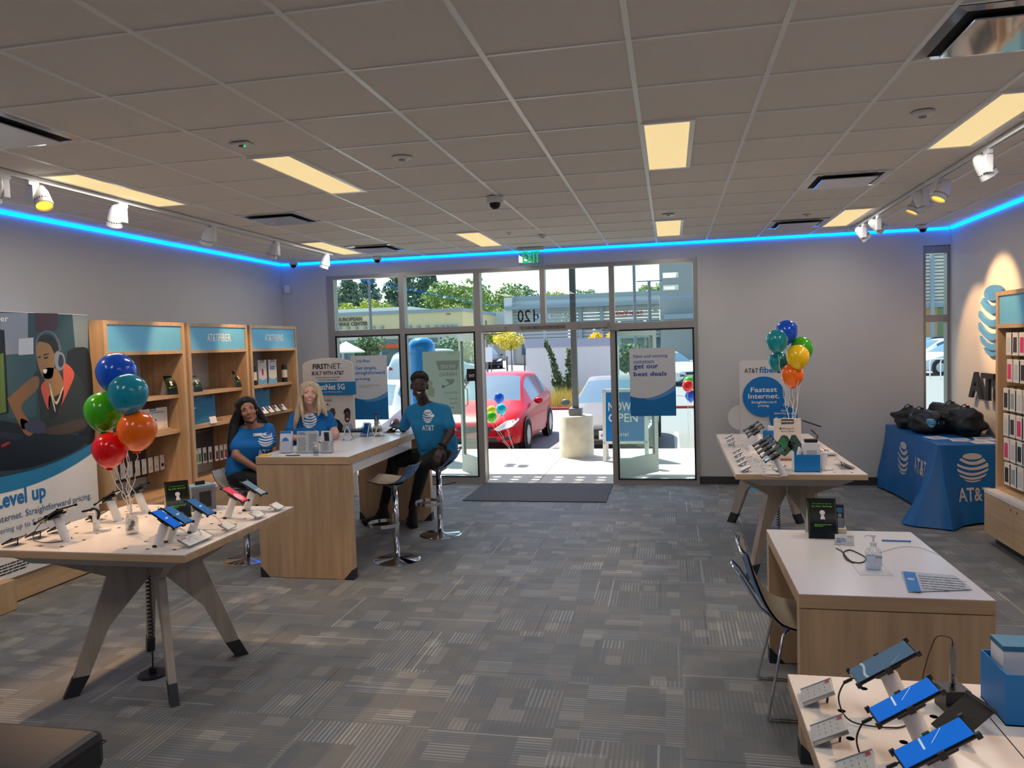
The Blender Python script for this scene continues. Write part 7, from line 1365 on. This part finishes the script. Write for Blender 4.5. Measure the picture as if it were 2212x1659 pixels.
bm=BM(); hull(bm,[(nb+V((0,0,-.035)),.05),(Rs,.052),(Ls,.052),(Rs+V((.03,-.03,-.13)),.075),(Ls+V((-.01,-.05,-.13)),.075)]); hull(bm,[(Rs+V((.05,-.05,-.14)),.072),(Ls+V((-.01,-.07,-.14)),.072),(hip+V((.02,-.06,.14)),.10),(hip+V((.02,.06,.14)),.10)]); hull(bm,[(hip+V((.0,-.06,.15)),.105),(hip+V((0,.06,.15)),.105),(hip+V((0,-.07,.06)),.118),(hip+V((0,.07,.06)),.118)])
limb(bm,(Rs,.055),(Rs.lerp(Re,.66),.060)); limb(bm,(Ls,.055),(Ls.lerp(Le,.66),.058)); sh=fuse('shirt',bm,.008,teeb,t,5,.5)
bm=BM(); hull(bm,[(Lh,.105),(Rh,.105),(hip+V((-.05,0,.02)),.115),(hip+V((0,0,.05)),.115)]); limb(bm,(Lh,.10),(Lk,.07),(La,.046)); limb(bm,(Rh,.10),(Rk,.07),(Ra,.046)); fuse('trousers',bm,.009,trous,t,4,.5)
for a in (La,Ra): bm=BM(); hull(bm,[(a+V((0,0,-.04)),.04),(a+V((.03,0,-.055)),.035),(a+V((.13,0,-.065)),.026)]); fuse('shoe',bm,.008,shoe,t,3,.5)
dh=mat('dark brown hair',(20,16,16),.45,0,.4,90,.3,stretch=(1,1,.12))
bm=BM(); ell(bm,(0,-.030,.040),(.086,.098,.086),H); hull(bm,[(H@V((-.062,.028,.070)),.022),(H@V((.0,.020,.108)),.020),(H@V((-.074,.02,.0)),.018),(H@V((-.05,-.04,.06)),.05)]); hull(bm,[(H@V((.062,.028,.070)),.022),(H@V((.0,.020,.108)),.020),(H@V((.074,.015,.0)),.017),(H@V((.05,-.04,.06)),.05)])
hull(bm,[(H@V((-.054,.040,.078)),.014),(H@V((-.010,.066,.090)),.013),(H@V((-.066,.034,.040)),.012),(H@V((-.03,.03,.105)),.016)]); hull(bm,[(H@V((.054,.040,.078)),.014),(H@V((-.006,.066,.092)),.013),(H@V((.066,.032,.040)),.012),(H@V((.03,.03,.105)),.016)])
L0=H@V((-.082,-.02,.0)) if (H@V((-.082,0,0))).x<hc.x else H@V((.082,-.02,.0)); R0=H@V((.078,-.03,.0)) if (H@V((.078,0,0))).x>hc.x else H@V((-.078,-.03,.0))
p1=at(507,915,Y=6.06); p2=at(500,955,Y=6.02); p3=at(496,990,Y=6.03)
limb(bm,(L0,.036),(p1,.046),(p2,.040),(p3,.016)); limb(bm,(L0+V((.01,.05,0)),.04),(p1+V((0,.07,0)),.05),(p2+V((0,.08,0)),.03)); limb(bm,(R0,.030),(at(572,912,Y=6.24),.034),(at(583,925,Y=6.30),.020)); limb(bm,(H@V((0,-.09,0)),.06),(nb+V((0,.09,.02)),.07),(nb+V((-.06,.10,-.14)),.05)); fuse('hair',bm,.0065,dh,t,2,.4)
face_parts(t,H,mat('dark iris',(24,16,12),.1),mat('dark brow',(28,20,18),.7),mat('rose lip',(150,76,72),.4),False,True,False)
bm=BM(); limb(bm,(H@V((-.05,.02,-.095)),.006),(H@V((0,.055,-.118)),.006),(H@V((.055,.015,-.085)),.006),(H@V((.076,0,-.03)),.004)); ob('mask_strap',bm,black,t,world=True)
shirt_marks(t,sh,at(562,954,Y=5.95),V((.97,.22,0)),V((-.10,0,1)),.062,.135,.05,.062,-.085,(-.105,.035))
# -- blonde woman
t=thing('person','person with long blonde hair in blue shirt leaning on the counter from behind','person',(-3.52,6.84,0))
hc=at(669,850,Y=6.72); nb=at(672,886,Y=6.80); H=hframe(hc,(V((0,0,1.75))-hc)+V((.30,0,0)),R(-3),.92)
Rs=at(637,902,Y=6.80); Ls=at(707,898,Y=6.88); Re=V((-3.55,6.66,1.04)); Rw=V((-3.30,6.62,1.03)); Le=at(725,926,Y=6.80); Le.z=1.045; Lw=V((-3.22,6.56,1.028)); hip=V((-3.55,6.92,.76)); Lh=hip+V((.09,.03,-.02)); Rh=hip+V((-.09,-.03,-.02))
Lk=V((-3.44,6.70,.42)); Rk=V((-3.58,6.62,.42)); La=V((-3.45,6.82,.09)); Ra=V((-3.62,6.76,.09))
sk3=skin('fair skin',(222,172,152))
bm=BM(); head(bm,H,True); limb(bm,(H@V((0,-.015,-.05)),.046),(nb,.048)); hull(bm,[(Rs,.04),(Ls,.04),(nb,.045)]); hull(bm,[(Rs+V((.02,0,-.06)),.055),(Ls+V((-.02,0,-.06)),.055),(hip+V((0,0,.1)),.10)])
limb(bm,(Rs,.044),(Re,.037),(Rw,.025)); limb(bm,(Ls,.044),(Le,.040),(Lw,.027)); limb(bm,(Lh,.085),(Lk,.055),(La,.038)); limb(bm,(Rh,.085),(Rk,.055),(Ra,.038)); hull(bm,[(Lh,.09),(Rh,.09),(hip+V((0,0,.1)),.10)])
hand(bm,Lw,V((-.75,-.45,-.03)),V((0,0,1)),1,.3,.9); hand(bm,Rw,V((.7,-.45,-.03)),V((0,0,1)),-1,.3,.9); fuse('body',bm,.0062,sk3,t,3,.45)
bm=BM(); hull(bm,[(nb+V((0,.01,-.035)),.05),(Rs,.052),(Ls,.052),(Rs+V((.03,-.03,-.13)),.075),(Ls+V((-.03,-.05,-.13)),.075)]); hull(bm,[(Rs+V((.05,-.05,-.14)),.072),(Ls+V((-.05,-.06,-.14)),.072),(hip+V((.06,-.05,.14)),.10),(hip+V((-.06,-.05,.14)),.10)]); hull(bm,[(hip+V((.06,-.03,.15)),.105),(hip+V((-.06,-.03,.15)),.105),(hip+V((.06,0,.04)),.115),(hip+V((-.06,0,.04)),.115)])
limb(bm,(Rs,.054),(Rs.lerp(Re,.6),.058)); limb(bm,(Ls,.055),(Ls.lerp(Le,.52),.060)); sh=fuse('shirt',bm,.008,teeb,t,5,.5)
bm=BM(); hull(bm,[(Lh,.105),(Rh,.105),(hip+V((0,0,.05)),.112)]); limb(bm,(Lh,.10),(Lk,.065),(La,.046)); limb(bm,(Rh,.10),(Rk,.065),(Ra,.046)); fuse('trousers',bm,.009,trous,t,4,.5)
for a in (La,Ra): bm=BM(); hull(bm,[(V((a.x,a.y+.02,.045)),.044),(V((a.x,a.y,.07)),.042),(V((a.x+.02,a.y-.13,.034)),.033)]); fuse('shoe',bm,.008,shoe,t,3,.5)
bh=mat('blonde hair',(198,178,146),.45,0,.22,90,.3,stretch=(1,1,.12))
bm=BM(); ell(bm,(0,-.030,.040),(.085,.098,.088),H)
for s in (-1,1): hull(bm,[(H@V((s*.058,.034,.066)),.020),(H@V((0,.024,.108)),.020),(H@V((s*.074,.020,-.01)),.016),(H@V((s*.05,-.04,.06)),.05)])
hull(bm,[(H@V((-.052,.042,.076)),.013),(H@V((-.004,.064,.096)),.012),(H@V((-.066,.034,.036)),.011),(H@V((-.03,.03,.105)),.016)]); hull(bm,[(H@V((.052,.042,.076)),.013),(H@V((0,.064,.096)),.012),(H@V((.066,.032,.036)),.011),(H@V((.03,.03,.105)),.016)])
w_=lambda px,py,Y:at(px,py,Y=Y)
limb(bm,(w_(652,838,6.72),.022),(w_(649,862,6.70),.030),(w_(645,886,6.70),.032),(w_(640,908,6.68),.026),(w_(635,930,6.70),.010)); limb(bm,(w_(650,868,6.66),.016),(w_(653,890,6.64),.018),(w_(655,912,6.64),.007)); limb(bm,(w_(688,838,6.74),.022),(w_(692,860,6.74),.032),(w_(697,880,6.74),.030),(w_(705,897,6.76),.014)); limb(bm,(w_(688,862,6.70),.016),(w_(690,882,6.68),.020),(w_(688,898,6.68),.008))
hull(bm,[(w_(648,880,6.78),.04),(w_(697,876,6.82),.04),(w_(650,905,6.84),.03),(w_(700,900,6.90),.03),(H@V((0,-.08,0)),.06)]); limb(bm,(H@V((0,-.09,0)),.06),(nb+V((0,.08,.02)),.07),(nb+V((0,.09,-.12)),.06)); fuse('hair',bm,.0065,bh,t,2,.4)
face_parts(t,H,mat('blue grey iris',(70,84,96),.1),mat('light brown brow',(120,88,62),.7),mat('pink lip',(186,96,92),.4),True,True)
shirt_marks(t,sh,at(658,912,Y=6.6),V((.98,.15,0)),V((0,0,1)),.068,.15,.05,.072,-.095,(-.075,.038))
flush_texts()
